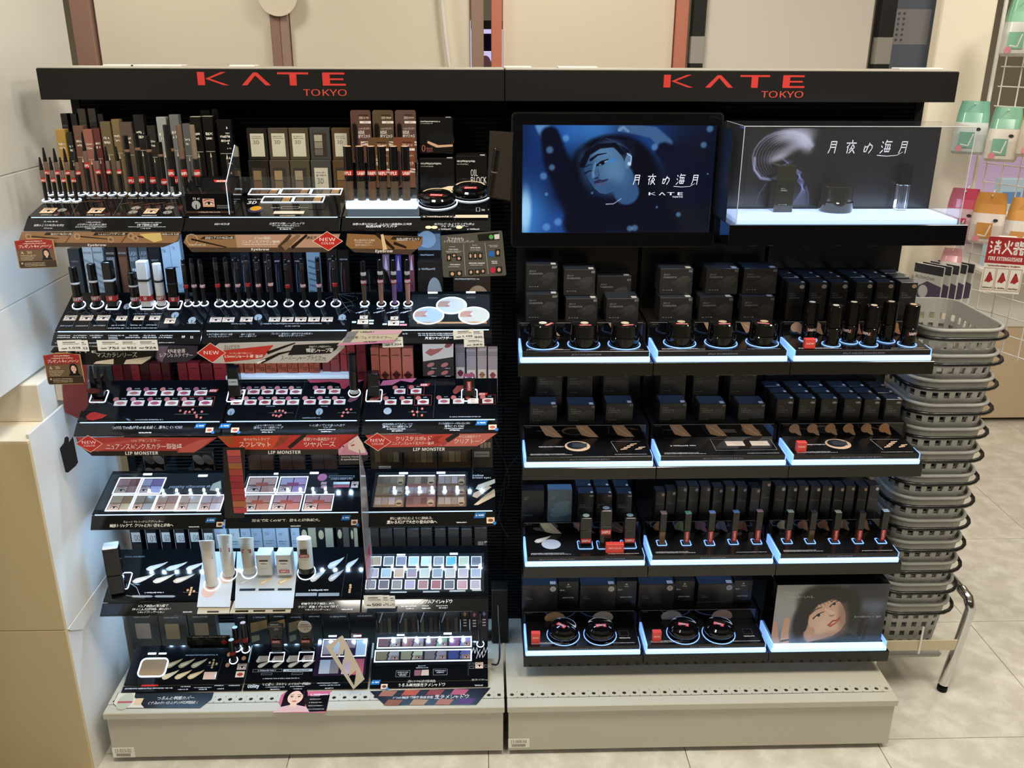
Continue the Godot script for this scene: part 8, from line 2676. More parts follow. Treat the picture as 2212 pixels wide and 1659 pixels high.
func badge_carton(p: Pr,w: float,h: float,num: String,words: Array,tone: String,y: float) -> void:
	p.ell(w * .8,h * y,w * .14,minf(h * .05,w * .17),tone,16)
	if num:
		p.text(num,w * .71,h * y - w * .06,w * .89,h * y + w * .06,"4a4846")
	for k in words.size():
		p.text(words[k],w * .12,h * (y - .2) - .0047 * k,w * .12 + .0022 * words[k].length(),h * (y - .2) - .0047 * k + .003,"98969a")

func disc_top(o: Node3D,y: float,r: float,hex: String) -> void:
	part(o,"shade_disc",MB.new().loft(circle(16),[[y,r,r],[y + .0005,r,r]]),hue(hex,.5),true)

func shelf_ring(o: Node3D,r: int,x: float,s: float,rad: float,square := false) -> void:
	light_ring(o,1,0,0,rad,square)
	var e: Node3D = o.get_child(o.get_child_count() - 1)
	e.transform = Transform3D(Basis(),-o.position) * (on_shelf(r).X * Transform3D(Basis(),Vector3(x,s,.001)))
	e.material_override = M.led_blue

func right_shelves() -> void:
	
	var X := [[],[.0253,.3047,.5897,.8913],[.0359,.325,.613,.9059],[.04,.3211,.6112,.8979],[.0432,.3239,.6195,.9059]]
	var F := [.0,.984,.7475,.4925,.2575]
	var titles := [[],["JELLY FOUNDATION","JELLY FOUNDATION","JELLY LIQUID FOUNDATION"],["JELLY FOUNDATION REFILL","JELLY FOUNDATION REFILL","JELLY LIQUID FOUNDATION REFILL"],["JELLY FOUNDATION PUFF|JELLY PRIMER","JELLY CONCEALER","JELLY CONCEALER"],["JELLY POWDER / REFILL","JELLY POWDER / REFILL",""]]
	var T := {}
	for r in [1,2,3,4]:
		for k in 3:
			T[r * 3 + k] = lit_tray(r,X[r][k],X[r][k + 1],"%s lit black tray of the right bay's %s row" % [["left","middle","right"][k],["","top","second","third","bottom"][r]],titles[r][k],F[r])
	# writing and swatches on boards and back cards
	for r in [1,2,3,4]:
		for k in 3:
			if r == 4 and k == 2:
				continue
			var q := on_shelf(r)
			var a: float = X[r][k] + .018
			var b: float = X[r][k + 1] - .02
			q.scrawl(a,.0125,a + .075,.0148,"c8c8cc",r + k)
			q.scrawl(a,.0085,a + .09,.0108,"c8c8cc",r + k + 5)
			q.scrawl(b - .07,.008,b,.0102,"c8c8cc",r + k + 9)
			if r == 2:
				if k == 0 or k == 2:
					q.ell(a + .105,.05,.028,.025,"d8b898",24)
					q.ell(a + .103,.053,.021,.018,"0e0d0e",24)
					q.pg([a + .093,.045,a + .125,.043,a + .127,.062,a + .095,.066],"3a3c40")
					for n in 6:
						q.pg([b - .055 + .008 * n,.03 + .008 * (n % 4),b - .04 + .008 * n,.033 + .008 * (n % 4),b - .037 + .008 * n,.037 + .008 * (n % 4),b - .052 + .008 * n,.035 + .008 * (n % 4)],"e0c0a0")
					q.line([b - .07,.07,b - .062,.02],.0007,"c8c8cc")
					q.line([b - .07,.072,b - .005,.07],.0007,"c8c8cc")
				else:
					for n in 2:
						q.rect(b - .105 + .055 * n,.045,b - .065 + .055 * n,.068,"e4d4c0")
						q.line([b - .09 + .055 * n,.055,b - .068 + .055 * n,.052],.001,"b05048")
					q.frame(b - .135,.024,b,.078,.0006,"b8b8bc")
				q.scrawl(a + .02,.045,a + .075,.05,"c8c8cc",k + 3)
			if r == 3 and k == 0:
				q.ell(a + .048,.05,.022,.02,"b4bccc",24)
				smear(q,a + .01,.055,.04,.03,"ccc0b4","e4dcd4")
			if r == 4:
				q.frame(b - .032,.034,b - .01,.052,.0006,"5a5a60")
				q.scrawl(b - .034,.024,b - .008,.028,"c8c8cc",3)
			part(T[r * 3 + k],"printed_board",q,M.print)
			# the swatch card behind
			var y0: float = SHELF[r][2] + .0005
			var h := .03 if r < 4 else .026
			part(T[r * 3 + k],"swatch_card",MB.new().box(Vector3(a - .012,y0,.1395),Vector3(b + .01,y0 + h,.141)),M.black_board)
			q = pr(Vector3(0,0,.141))
			q.text("JELLY",a - .008,y0 + h - .006,a + .006,y0 + h - .003,"7c7c80")
			q.rect(a - .012,y0 + h - .0008,b + .01,y0 + h,"a8a8ac")
			var n := 3 if k < 2 else 6
			if r == 3:
				n = [3,5,5][k]
			if r == 4:
				n = 2
			for i in n:
				var c := a + .012 + (b - a - .01) * (i + (.15 if r < 4 else .25)) / n
				var tone: String = [["c8a488","c4a080","c09878","b88c6c","b4885c","b88458"][i],["c8a488","c4a080","c09878","c49c74","b08a64","b48458"][i],["a87850","7c9474","8c7088","7c84a8","9c6454","c8b098"][i] if k == 1 else ["b8b498","b08878","a87c5c","b09880","a8805c","c8ccd0"][i],[["b89468","b4a898"],["a8a4a8","bca498"],["b89468","b4a898"]][k][i % 2]][r - 1]
				if r == 4:
					q.ell(c + .02,y0 + .008,.025,.017,tone,20)
				elif n > 3:
					q.ell(c,y0 + h * .6,.012,h * .36,tone,18,.5)
					q.pg([c,y0 + h * .3,c + .012,y0 + h * .55,c + .019,y0 + .001,c + .014,y0 + .001],tone)
				else:
					q.pg([c,y0 + h - .0012,c + .026,y0 + h - .0012,c + .052,y0 + .001,c + .032,y0 + .001,c + .014,y0 + h * .2,c + .006,y0 + h * .6],tone)
					q.line([c + .01,y0 + h * .8,c + .03,y0 + h * .35,c + .044,y0 + .002],.0016,"e4ccb4")
			part(T[r * 3 + k],"printed_swatches",q,M.print)
	# cartons of the top row: squat ones stacked two high,then tall ones
	
	var nums := ["00P","00","01","02","03","04"]
	var FW := ["JELLY","FOUNDATION"]
	var low: Array = [[.0459,.9886,.1141,1.0461],[.1307,.9882,.1985,1.0359],[.2179,.9878,.2869,1.0356],[.3322,.9895,.4025,1.0374],[.4177,.9891,.4899,1.0375],[.5084,.9887,.5791,1.0378]]
	var high: Array = [[.0465,1.0484,.1134,1.1032],[.127,1.047,.1944,1.1019],[.2031,1.0423,.2788,1.0699],[.3332,1.0318,.4034,1.0893],[.4326,1.0337,.5017,1.0902],[.5132,1.0334,.5853,1.0899]]
	for i in 6:
		carton("squat_carton","%s squat black carton from the left, lower layer of the top row" % ORD[i],"squat black cartons",[low[i][0],F[1] + .0003,low[i][2],low[i][3]],.125,.058,"2b2928",func(p,w,h): cloud_carton(p,w,h,nums[i],FW,true),.3,"2a3038")
		var a: Array = high[i]
		if i == 2:
			carton("squat_carton","squat black carton behind the one marked 01, second layer of the top row","squat black cartons",[a[0],F[1] + .0003,a[2],a[3]],.064,.055,"2b2928",func(p,w,h): cloud_carton(p,w,h,"01",FW,true),.3,"2a3038")
			continue
		carton("squat_carton","%s squat black carton from the left, upper layer of the top row" % ORD[i],"squat black cartons",[a[0],low[i][3] + .0012,a[2],low[i][3] + .058],.105,.058,"2b2928",func(p,w,h): cloud_carton(p,w,h,nums[i],FW,true),.3,"2a3038")
	
	for d in 3:
		for i in 6:
			var a: Array = [[.6067,.979,.6438,1.0671],[.6536,.9787,.6919,1.0676],[.6996,.9785,.7368,1.0675],[.7543,.9783,.7905,1.0678],[.7982,.9781,.8366,1.0676],[.8498,.9778,.8872,1.0675]][i]
			var b: Array = [[.611,.7476,.6493,.8012],[.6612,.7472,.6996,.8009],[.7115,.7468,.7488,.8005],[.7641,.7464,.8031,.8001],[.81,.746,.8458,.7993],[.8578,.7456,.895,.7989]][i]
			var rowname: String = ["front row","middle row","rear row"][d]
			if d < 3:
				carton("tall_carton","%s tall black badge carton from the left, %s of the top row" % [ORD[i],rowname],"tall black cartons",[a[0] - .003 * d,F[1] + .0003,a[2] - .003 * d,a[3] + (.003 if d else .0)],.12 - .036 * d,.034,"282625",func(p,w,h): badge_carton(p,w,h,nums[i],["JELLY","LIQUID","FOUNDATION"],["d8ccc4","d4ccc0","d4ccc0","cfc4b4","cfc0ac","cbae90"][i],.9),.3,"28303a")
				carton("refill_carton","%s slim refill carton from the left, %s of the second row" % [ORD[i],rowname],"slim refill cartons",[b[0] - .004 * d,F[2] + .0003,b[2] - .004 * d,b[3] + .002 * d],.12 - .036 * d,.034,"282625",func(p,w,h): badge_carton(p,w,h,nums[i],["JELLY","LIQUID","FOUNDATION","( REFILL )"],["d8ccc4","d4ccc0","d4ccc0","cfc4b4","cfc0ac","cbae90"][i],.84),.3,"2a323c")
	# second row: refill cartons two deep
	
	low = [[.0573,.753,.1177,.7929],[.1417,.7523,.2019,.7917],[.2265,.7516,.2873,.7952],[.347,.7506,.4069,.795],[.4357,.7499,.4953,.7924],[.5236,.7491,.5838,.7917]]
	high = [[.0754,.7991,.1324,.8391],[.1433,.7978,.2009,.8392],[.2255,.7997,.2832,.8386],[.3544,.797,.4137,.8378],[.4303,.7958,.4884,.8373],[.5144,.7966,.5744,.8382]]
	for i in 6:
		for d in 2:
			var a: Array = low[i] if d == 0 else high[i]
			var y0: float = F[2] + .0003 if d == 0 else low[i][3] + .0015
			carton("refill_box","%s black refill box from the left, %s of the second row" % [ORD[i],["lower front layer","upper rear layer"][d]],"black refill boxes",[a[0],y0,a[2],a[3] + .008 * d],.125 - .052 * d,.05 if d == 0 else .06,"2a2827",func(p,w,h): cloud_carton(p,w,h,nums[i],FW + ["( REFILL )"],true),.3,"2c3642")
			if d == 1:
				var bs := thing("refill_box","%s black refill box from the left, lower rear layer of the second row" % ORD[i],"box",Vector3((a[0] + a[2]) / 2,F[2] + .0003,.043),"black refill boxes")
				part(bs,"body",MB.new().box(Vector3(a[0],F[2] + .0003,.013),Vector3(a[2],low[i][3] + .001,.072),.0006),hue("2a2827",.3))
	# third row
	
	stock("puff_carton","%s of two cloudy puff cartons at the left of the third row","puff cartons",[[.0408,.4894,.0936,.5737,"16171c"],[.1018,.4886,.1582,.5764,"5c7488"]],.11,.03,F[3] + .0003,func(p,w,h,i):
		for a in [[.5,.4,.4,.1],[.6,.55,.35,.1],[.4,.25,.3,.1],[.7,.3,.25,.12]]:
			p.ell(w * a[0],h * a[1],w * a[2],h * a[3],["20232b","7490a4"][i],14,.2)
		p.text("JELLY",w * .12,h * .76,w * .32,h * .79,"b8bcc4")
		p.text("PUFF",w * .12,h * .71,w * .28,h * .74,"b8bcc4")
		logo(p,w * .12,h * .2,w * .36,"b8bcc4"))
	var PR: Array = [[.1714,.4894,.2083,.5697],[.2144,.4889,.2505,.5692],[.2614,.4883,.2971,.5679]]
	for d in 3:
		for i in 3:
			carton("primer_carton","tall primer carton, %s from the left, %s of the third row" % [ORD[i],["front","middle","back"][d]],"tall primer cartons",[PR[i][0] - .002 * d,F[3] + .0003,PR[i][2] - .002 * d,PR[i][3] + .0015 * d],.12 - .036 * d,.034,"282729",func(p,w,h):
				cloud_carton(p,w,h * .8,"",["JELLY","PRIMER"],true)
				p.rect(w * .72,h * .91,w * .96,h * .94,"d8d4dc"),.3,"2c3844")
	var tones := ["b8a088","8cb0b0","84b0b8","a098cc","a498c8","8c98c8","7c98d0","7c9cd8","c4a0b0","c4a0b0","c8ccd4","c8ccd8","d0c8b8","d0ccc0","c8bca8","c8b8a0","c4ac8c","c4a67c","c8d4e0","d8d8d4"]
	stock("concealer_carton","%s slim concealer carton from the left in the third row","slim concealer cartons",[[.3522,.4939,.3746,.5711,"252426"],[.3768,.4936,.3994,.5761,"252426"],[.4019,.4933,.4255,.5846,"252426"],[.4287,.493,.4519,.5859,"252426"],[.4566,.4926,.4802,.5845,"252426"],[.486,.4922,.5087,.5816,"252426"],[.5145,.4919,.537,.5839,"252426"],[.5422,.4915,.5649,.5836,"252426"],[.5751,.4911,.5976,.5791,"252426"],[.5978,.4908,.6192,.598,"131315"],[.6308,.4904,.6567,.5836,"252426"],[.6598,.4901,.6831,.5833,"252426"],[.6869,.4897,.7102,.5831,"252426"],[.714,.4894,.7379,.5828,"252426"],[.7421,.489,.7662,.5824,"252426"],[.7703,.4887,.7937,.5821,"252426"],[.7979,.4883,.8204,.5824,"252426"],[.8266,.488,.8486,.5821,"252426"],[.8538,.4876,.8777,.5818,"252426"]],.117,.03,F[3] + .0003,func(p,w,h,i):
		p.ell(w * .78,h * .9,w * .16,w * .18,tones[i],14)
		p.text("JELLY",w * .1,h * .62,w * .46,h * .645,"98969a")
		p.text("CONCEALER",w * .1,h * .58,w * .9,h * .605,"98969a")
		p.rect(0,h * .57,w,h * .573,"6a6a70"))
	# bottom row
	
	for i in 4:
		var a: Array = [[.0436,.2571,.1297,.3282],[.1833,.2548,.2704,.3261],[.325,.2542,.4125,.3263],[.4689,.2536,.5568,.3252]][i]
		var b: Array = [[.1308,.2595,.1801,.335],[.271,.2572,.3209,.3336],[.4131,.2566,.4617,.3322],[.5578,.256,.603,.3311]][i]
		var n: String = ["00","01","PK","BU"][i]
		carton("powder_box","%s black pressed powder box from the left on the bottom row" % ORD[i],"black powder boxes",[a[0],F[4] + .0003,a[2],a[3]],.125,.05,"27272a",func(p,w,h):
			p.ell(w * .86,h * .84,w * .085,w * .085,["c8ccd0","d0ccc4","c8b8bc","b4b8d0"][i],18)
			p.text(n,w * .82,h * .8,w * .9,h * .88,"5a5a5c")
			p.text("JELLY",w * .1,h * .5,w * .22,h * .54,"8c8c90")
			p.text("POWDER",w * .1,h * .43,w * .28,h * .47,"8c8c90"),.25,"2e3a48")
		carton("refill_guide_block","%s black guide block with arrows from the left on the bottom row" % ORD[i],"black guide blocks",[b[0],F[4] + .0003,b[2],b[3]],.12,.04,"15130f",func(p,w,h):
			p.pg([w * .42,h * .86,w * .56,h * .86,w * .49,h * .92],"d4d4d4")
			p.scrawl(w * .38,h * .78,w * .62,h * .82,"c4c4c4",3)
			p.pg([w * .08,h * .68,w * .14,h * .64,w * .14,h * .72],"d4d4d4")
			p.scrawl(w * .16,h * .65,w * .3,h * .7,"c4c4c4",5)
			p.scrawl(w * .22,h * .38,w * .78,h * .43,"c4c4c4",7),.3)
	# testers standing in lit rings
	
	var J: Array = [[.0781,.9549,.1893,.0413],[.1642,.9548,.1906,.0423],[.2485,.9547,.1918,.0423],[.3667,.955,.1852,.0415],[.4536,.955,.1864,.0436],[.5415,.955,.1849,.0437]]
	for i in 6:
		var a: Array = J[i]
		var o := thing("cream_jar","%s round black cream jar tester from the left on the top row" % ORD[i],"jar",Vector3(a[0],a[1] + .0008,a[2]),"round black cream jars")
		jar_shape(o,.031,.046)
		disc_top(o,.046,.0085,["d8d4c0","d4c8a8","d4c8a8","c8b890","c8b890","c4ac84"][i])
		var q := Pr.new()
		q.X = Transform3D(Basis(Vector3(1,0,0),Vector3(0,0,-1),Vector3(0,1,0)).rotated(Vector3.UP,[.9,.0,.25,-.1,.0,-.4][i]),Vector3(0,.046,0))
		q.rect(-.013,-.02,.013,-.012,"b02a30")
		q.text("SAMPLE",-.011,-.0185,.011,-.0135,"f4dcd8",2)
		part(o,"sample_sticker",q,M.print,true)
		shelf_ring(T[3 + i / 3],1,a[0],.232 - a[2],.0335)
	var L: Array = [[.6443,.9557,.1694,.0823],[.6837,.9545,.1982,.0843],[.7272,.9552,.182,.086],[.7629,.9544,.1993,.0844],[.8085,.9554,.1774,.0852],[.8442,.9544,.2005,.0864]]
	for i in 6:
		var a: Array = L[i]
		var o := tester("liquid_bottle","%s cylindrical black liquid bottle from the left on the top row" % ORD[i],"bottle","black liquid bottles",Vector3(a[0],a[1] + .0008,a[2]),a[3],[["bottle",.0,.44,.0152,.0156,"0d0b0a",.05],["cap",.45,1.0,.0156,.0148,"0e0c0b",.05]])
		disc_top(o,a[3],.0065,["d8d4d0","d4ccbc","d4ccb8","d4c4a8","cfc09c","c4ac84"][i])
		if i != 1 and i != 4:
			var q := Pr.new()
			q.z = .0
			q.rect(-.0115,a[3] * .25,.0115,a[3] * .37,"b02420")
			q.text("SAMPLE",-.0095,a[3] * .275,.0095,a[3] * .345,"f4dcd8",2)
			bend(q,.0159)
			part(o,"sample_sticker",q,M.print,true).rotation.y = [.1,0,-.9,-1.0,0,.2][i]
		shelf_ring(T[5],1,a[0],.232 - a[2],.0185)
	
	var P3: Array = [[.1832,.4734,.1875,.0757],[.2272,.4734,.1885,.0947],[.2821,.4734,.1872,.075]]
	for i in 3:
		var a: Array = P3[i]
		var o := tester("primer_bottle","%s square black primer tester from the left on the third row" % ORD[i],"bottle","square primer testers",Vector3(a[0],a[1] + .0008,a[2]),a[3],[["bottle",.0,.58,.0135,.0135,["12100e","221e18","12100e"][i],.08,1],["cap",.585,1.0,.0135,.0135,["1b1813","24221e","1b1813"][i],.15,1]])
		disc_top(o,a[3],.0078,["b8ccbc","bcc4cc","9cbcc0"][i])
		var q := Pr.new()
		q.X = Transform3D(Basis(),Vector3(0,0,.0137))
		q.rect(-.0118,a[3] * [.16,.36,.16][i],.0118,a[3] * [.32,.5,.32][i],"b02a28")
		q.text("SAMPLE",-.0095,a[3] * [.2,.39,.2][i],.0095,a[3] * [.28,.47,.28][i],"f4dcd8",2)
		part(o,"sample_sticker",q,M.print,true)
		shelf_ring(T[9],3,a[0],.232 - a[2],.0165,true)
	var W: Array = [[.359,.4737,.183,.0785],[.4147,.4736,.1842,.0785],[.4689,.4735,.1853,.0798]]
	
	W.append_array([[.5241,.4737,.1824,.0787],[.5781,.4737,.1823,.0798],[.6489,.4737,.1817,.0775],[.7022,.4737,.1828,.0768],[.7579,.4736,.1839,.0765],[.8124,.4735,.1851,.0766],[.8662,.4735,.1854,.0789]])
	for i in 10:
		var a: Array = W[i]
		var o := tester("concealer_wand","%s square concealer wand tester from the left on the third row" % ORD[i],"concealer","square concealer wands",Vector3(a[0],a[1] + .0008,a[2]),a[3],[["bottle",.0,.42,.0066,.0066,["6a4c30","3c4a40","4a4048","343c54","5c3028","4c3c30","4a3c24","4c3424","4c3220","1c1c24"][i],.08,1],["cap",.43,1.0,.0076,.0076,"1d1b17",.25,1],["top_plate",1.0,1.005,.007,.007,["b08474","74b8a0","88a8e4","6c98d8","c89ca4","c0d0b8","b4c8bc","c0c8a0","c0bc90","b4d0ec"][i],.4,1]])
		if i != 0 and i != 6:
			var q := Pr.new()
			q.X = Transform3D(Basis(Vector3.BACK,-PI / 2),Vector3(0,0,.0068))
			q.rect(-a[3] * .42,-.005,-a[3] * .06,.005,"a82420")
			q.text("SAMPLE",-a[3] * .4,-.0025,-a[3] * .1,.0025,"f0c8c0",2)
			part(o,"sample_sticker",q,M.print,true)
		shelf_ring(T[10 if i < 5 else 11],3,a[0],.232 - a[2],.0105,true)
	
	for i in 4:
		var c: Array = [[.1385,.0397],[.2257,.0387],[.4229,.0378],[.5077,.0368]][i]
		var xf := on_shelf(4).X * Transform3D(Basis(),Vector3(c[0],c[1],.0))
		var o := thing("domed_compact","%s domed black compact from the left on the bottom row" % ORD[i],"compact",xf.origin,"domed black compacts")
		var mb := MB.new()
		var base := Transform3D(Basis(),Vector3(0,.001,0))
		mb.X = base
		mb.loft(circle(40),[[.0,.024],[.002,.03],[.006,.0345],[.0115,.036],[.0135,.036]])
		part(o,"base",mb,M.black_gloss,true)
		mb = MB.new()
		mb.X = base
		mb.loft(circle(40),[[.0137,.036],[.018,.0352],[.023,.0325],[.027,.028],[.0295,.0215],[.031,.013],[.0316,.005],[.0317,.0]])
		part(o,"domed_lid",mb,M.black_gloss,true)
		var q := Pr.new()
		q.z = .0002
		var turn: float = [-.75,.0,-.3,-.5][i]
		q.rect(-.0125,-.014,.0125,-.003,"c0304c")
		q.text("SAMPLE",-.0105,-.0115,.0105,-.0055,"f8dce0",2)
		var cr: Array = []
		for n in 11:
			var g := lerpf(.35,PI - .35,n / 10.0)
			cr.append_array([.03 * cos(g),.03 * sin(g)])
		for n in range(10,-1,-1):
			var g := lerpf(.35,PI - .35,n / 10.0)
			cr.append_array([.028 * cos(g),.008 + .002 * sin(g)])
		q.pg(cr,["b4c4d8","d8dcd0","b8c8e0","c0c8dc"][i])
		for n in q.v.size():
			var f := Vector2(q.v[n].x,-q.v[n].y).rotated(-turn)
			var rr := f.length() / .036
			q.v[n] = Vector3(f.x,.0152 + .018 * pow(maxf(.0,1.0 - rr * rr),.3) + q.v[n].z,f.y)
			q.n[n] = Vector3(f.x * .6,.036,f.y * .6).normalized()
		part(o,"lid_print",q,M.print,true)
		shelf_ring(T[12 + i / 2],4,c[0],c[1],.0385)
	# red cubes and blocks lettered NEW
	for i in 5:
		var a: Array = [[.618,.9567,.6402,.9748],[.6301,.7206,.6513,.7404],[.2259,.4759,.2665,.4949],[.0616,.2372,.0821,.2603],[.3452,.236,.3659,.2592]][i]
		var big := i == 2
		var o := thing("new_block",["small red NEW block before the liquid bottles of the top row","small red NEW block on the second row","wide red NEW COLOR block on the third row","small red NEW block at the left of the bottom row","small red NEW block at the middle of the bottom row"][i],"sign",Vector3(a[0],a[1],.215),"red NEW blocks")
		var r: int = [1,2,3,4,4][i]
		var zz: float = .226 if i == 0 else .222
		part(o,"block",MB.new().box(Vector3(a[0],SHELF[r][0] + .0012,zz - .012),Vector3(a[2],a[3],zz),.0006),hue("d8443c",.35))
		var q := pr(Vector3(0,0,zz))
		var w: float = a[2] - a[0]
		q.text("NEW COLOR" if big else "NEW",a[0] + w * .15,a[1] + (a[3] - a[1]) * .38,a[2] - w * .15,a[1] + (a[3] - a[1]) * .58,"f8e4dc")
		part(o,"lettering",q,M.print)
	# poster block of a woman lying back
	
	var p := Paint.new(480,200,1420,700,380,"8c8e92")
	for a in [[620,330,260,190,"9a9896",.8,.9],[560,600,160,200,"8c9098",.8,.9],[1250,260,300,160,"34353c",.9,.8],[1330,560,260,260,"23242a",1.0,.7],[1300,380,120,50,"6c7a90",.6,.8],[1330,450,60,70,"5c6a84",.5,.8],[900,660,420,80,"3a4456",.7,.9]]:
		p.blob(a[0],a[1],a[2],a[3],a[4],a[5],a[6])
	p.blob(910,350,240,150,"141213",1,.2,.1)
	p.blob(730,480,85,170,"171516",1,.3,.2)
	p.blob(1110,400,90,170,"1a181a",1,.35,-.1)
	p.sweep([850,600,960,700],200,230,"b08c7c",1,.12)
	p.sweep([800,720,950,690,1080,640,1190,700],70,130,"1b2028",1,.2)
	p.poly([765,470,790,400,850,345,940,312,1010,325,1058,388,1085,450,1092,520,1062,582,1000,628,930,642,870,620,810,572,775,520],"c4a08c")
	p.blob(930,530,110,90,"d8b8a4",.8,.9,-.4)
	p.blob(1065,470,40,130,"86665a",.7,.8,-.15)
	p.blob(960,625,110,30,"987464",.6,.8,-.2)
	p.sweep([735,560,745,440,820,340,960,285,1050,320],70,60,"151314",1,.25)
	for k in 8:
		p.sweep([770 + 30 * k,290,810 + 30 * k,345 - 4 * k,850 + 26 * k,400 - 14 * k],10,2,"171415",.7,.6)
	p.sweep([778,448,825,404,872,388],13,6,"3a2a26",.9)
	p.blob(852,456,34,13,"d8ccc4",.8,.3,-.6)
	p.blob(856,452,14,13,"1c1412",1,.25)
	p.sweep([815,480,848,446,895,424],11,6,"17100f")
	p.sweep([948,340,972,318,990,306],11,5,"3a2a26",.8)
	p.blob(972,362,26,11,"c8b8b0",.8,.3,-.7)
	p.blob(975,360,12,11,"1c1412",1,.25)
	p.sweep([942,382,968,354,1004,334],10,5,"17100f")
	p.sweep([905,400,950,425,978,440],12,26,"dcc0ae",.7,.6)
	p.sweep([985,452,968,460,950,458],8,10,"7c564a",.8)
	p.sweep([950,540,985,500,1010,500,1042,474],13,9,"8c3a34",1,.4)
	p.sweep([968,545,1005,525,1040,490],20,9,"b0584e",1,.4)
	p.sweep([985,545,1010,530],8,5,"d88478",.7,.5)
	p.blob(800,600,38,52,"b8907c",1,.2,.4)
	p.sweep([595,490,590,600,600,700],46,80,"c09480",1,.2)
	p.sweep([495,520,510,620,525,700],40,70,"b88c78",1,.2)
	p.sweep([570,668,630,658],16,14,"4a4644",1,.3)
	p.sweep([1230,495,1225,620],38,38,"0e0d0e",1,.1)
	p.sweep([1275,545,1265,655],22,34,"131214",1,.1)
	var m := StandardMaterial3D.new()
	m.resource_name = "poster_print"
	m.albedo_texture = p.done()
	m.roughness = .25
	var xa := .6278
	var xb := .8912
	var yb := .3788
	var o := thing("poster_block","poster block of a woman with wet dark hair at the bottom right","poster",Vector3((xa + xb) / 2,.208,.17))
	part(o,"block",MB.new().box(Vector3(xa,.2082,.1412),Vector3(xb,yb,.2145),.0005),M.black_gloss)
	part(o,"printed_face",face_quad(xa,.214,xb,yb - .0005,.2148),m)
	var q := pr(Vector3(0,0,.2149))
	q.text("ツヤに奪され、",.6407,.3552,.6938,.3625,"c8c4c0",0,.0,.07)
	q.text("ツヤに酔いしれる。",.6535,.3423,.7206,.3496,"c8c4c0",0,.0,.07)
	q.text("生ツヤ目印リキッド、登場",.8181,.2865,.8809,.292,"c8ccd0",0,.0,.07)
	part(o,"lettering",q,M.print)

# ---------------------------------------------------------------- shopping baskets and the wire rack
func basket_outline(w: float,d: float,r: float) -> PackedVector2Array:
	return rrect(w,d,r,5)

func basket_body() -> MB:
	var mb := MB.new()
	var H := .15
	var w1 := .186
	var d1 := .262
	var k := .86
	# walls as a lattice: bands at certain heights,posts between square holes
	var n := 60
	var top := basket_outline(w1,d1,.05)
	var per: Array = []
	var total := .0
	for i in top.size():
		total += top[i].distance_to(top[(i + 1) % top.size()])
	for i in n:
		var want := total * i / n
		var run := .0
		for j in top.size():
			var L := top[j].distance_to(top[(j + 1) % top.size()])
			if run + L > want or j == top.size() - 1:
				per.append(top[j].lerp(top[(j + 1) % top.size()],(want - run) / maxf(L,1e-6)))
				break
			run += L
	var at := func(i: int,y: float,inset: float) -> Vector3:
		var s := lerpf(k,1.0,y / H)
		var p: Vector2 = per[posmod(i,n)] * s
		p -= p.normalized() * inset
		return Vector3(p.x,y,-p.y)
	var bands := [[.0,.018,1],[.018,.034,0],[.034,.046,1],[.046,.062,0],[.062,.074,1],[.074,.09,0],[.09,.1,1],[.1,.116,0],[.116,H,1]]
	for b in bands:
		for i in n:
			if b[2] == 0 and i % 2 == 1:
				# the rim of the hole
				mb.quad(at.call(i,b[0],0),at.call(i,b[1],0),at.call(i,b[1],.004),at.call(i,b[0],.004))
				mb.quad(at.call(i + 1,b[1],0),at.call(i + 1,b[0],0),at.call(i + 1,b[0],.004),at.call(i + 1,b[1],.004))
				mb.quad(at.call(i,b[0],.004),at.call(i + 1,b[0],.004),at.call(i + 1,b[0],0),at.call(i,b[0],0))
				mb.quad(at.call(i,b[1],0),at.call(i + 1,b[1],0),at.call(i + 1,b[1],.004),at.call(i,b[1],.004))
				continue
			mb.quad(at.call(i,b[0],0),at.call(i + 1,b[0],0),at.call(i + 1,b[1],0),at.call(i,b[1],0))
			mb.quad(at.call(i + 1,b[0],.004),at.call(i,b[0],.004),at.call(i,b[1],.004),at.call(i + 1,b[1],.004))
	for i in n:
		mb.tri(Vector3(0,.002,0),at.call(i,.002,0),at.call(i + 1,.002,0))
		mb.tri(Vector3.ZERO,at.call(i + 1,.0,0),at.call(i,.0,0))
	return mb

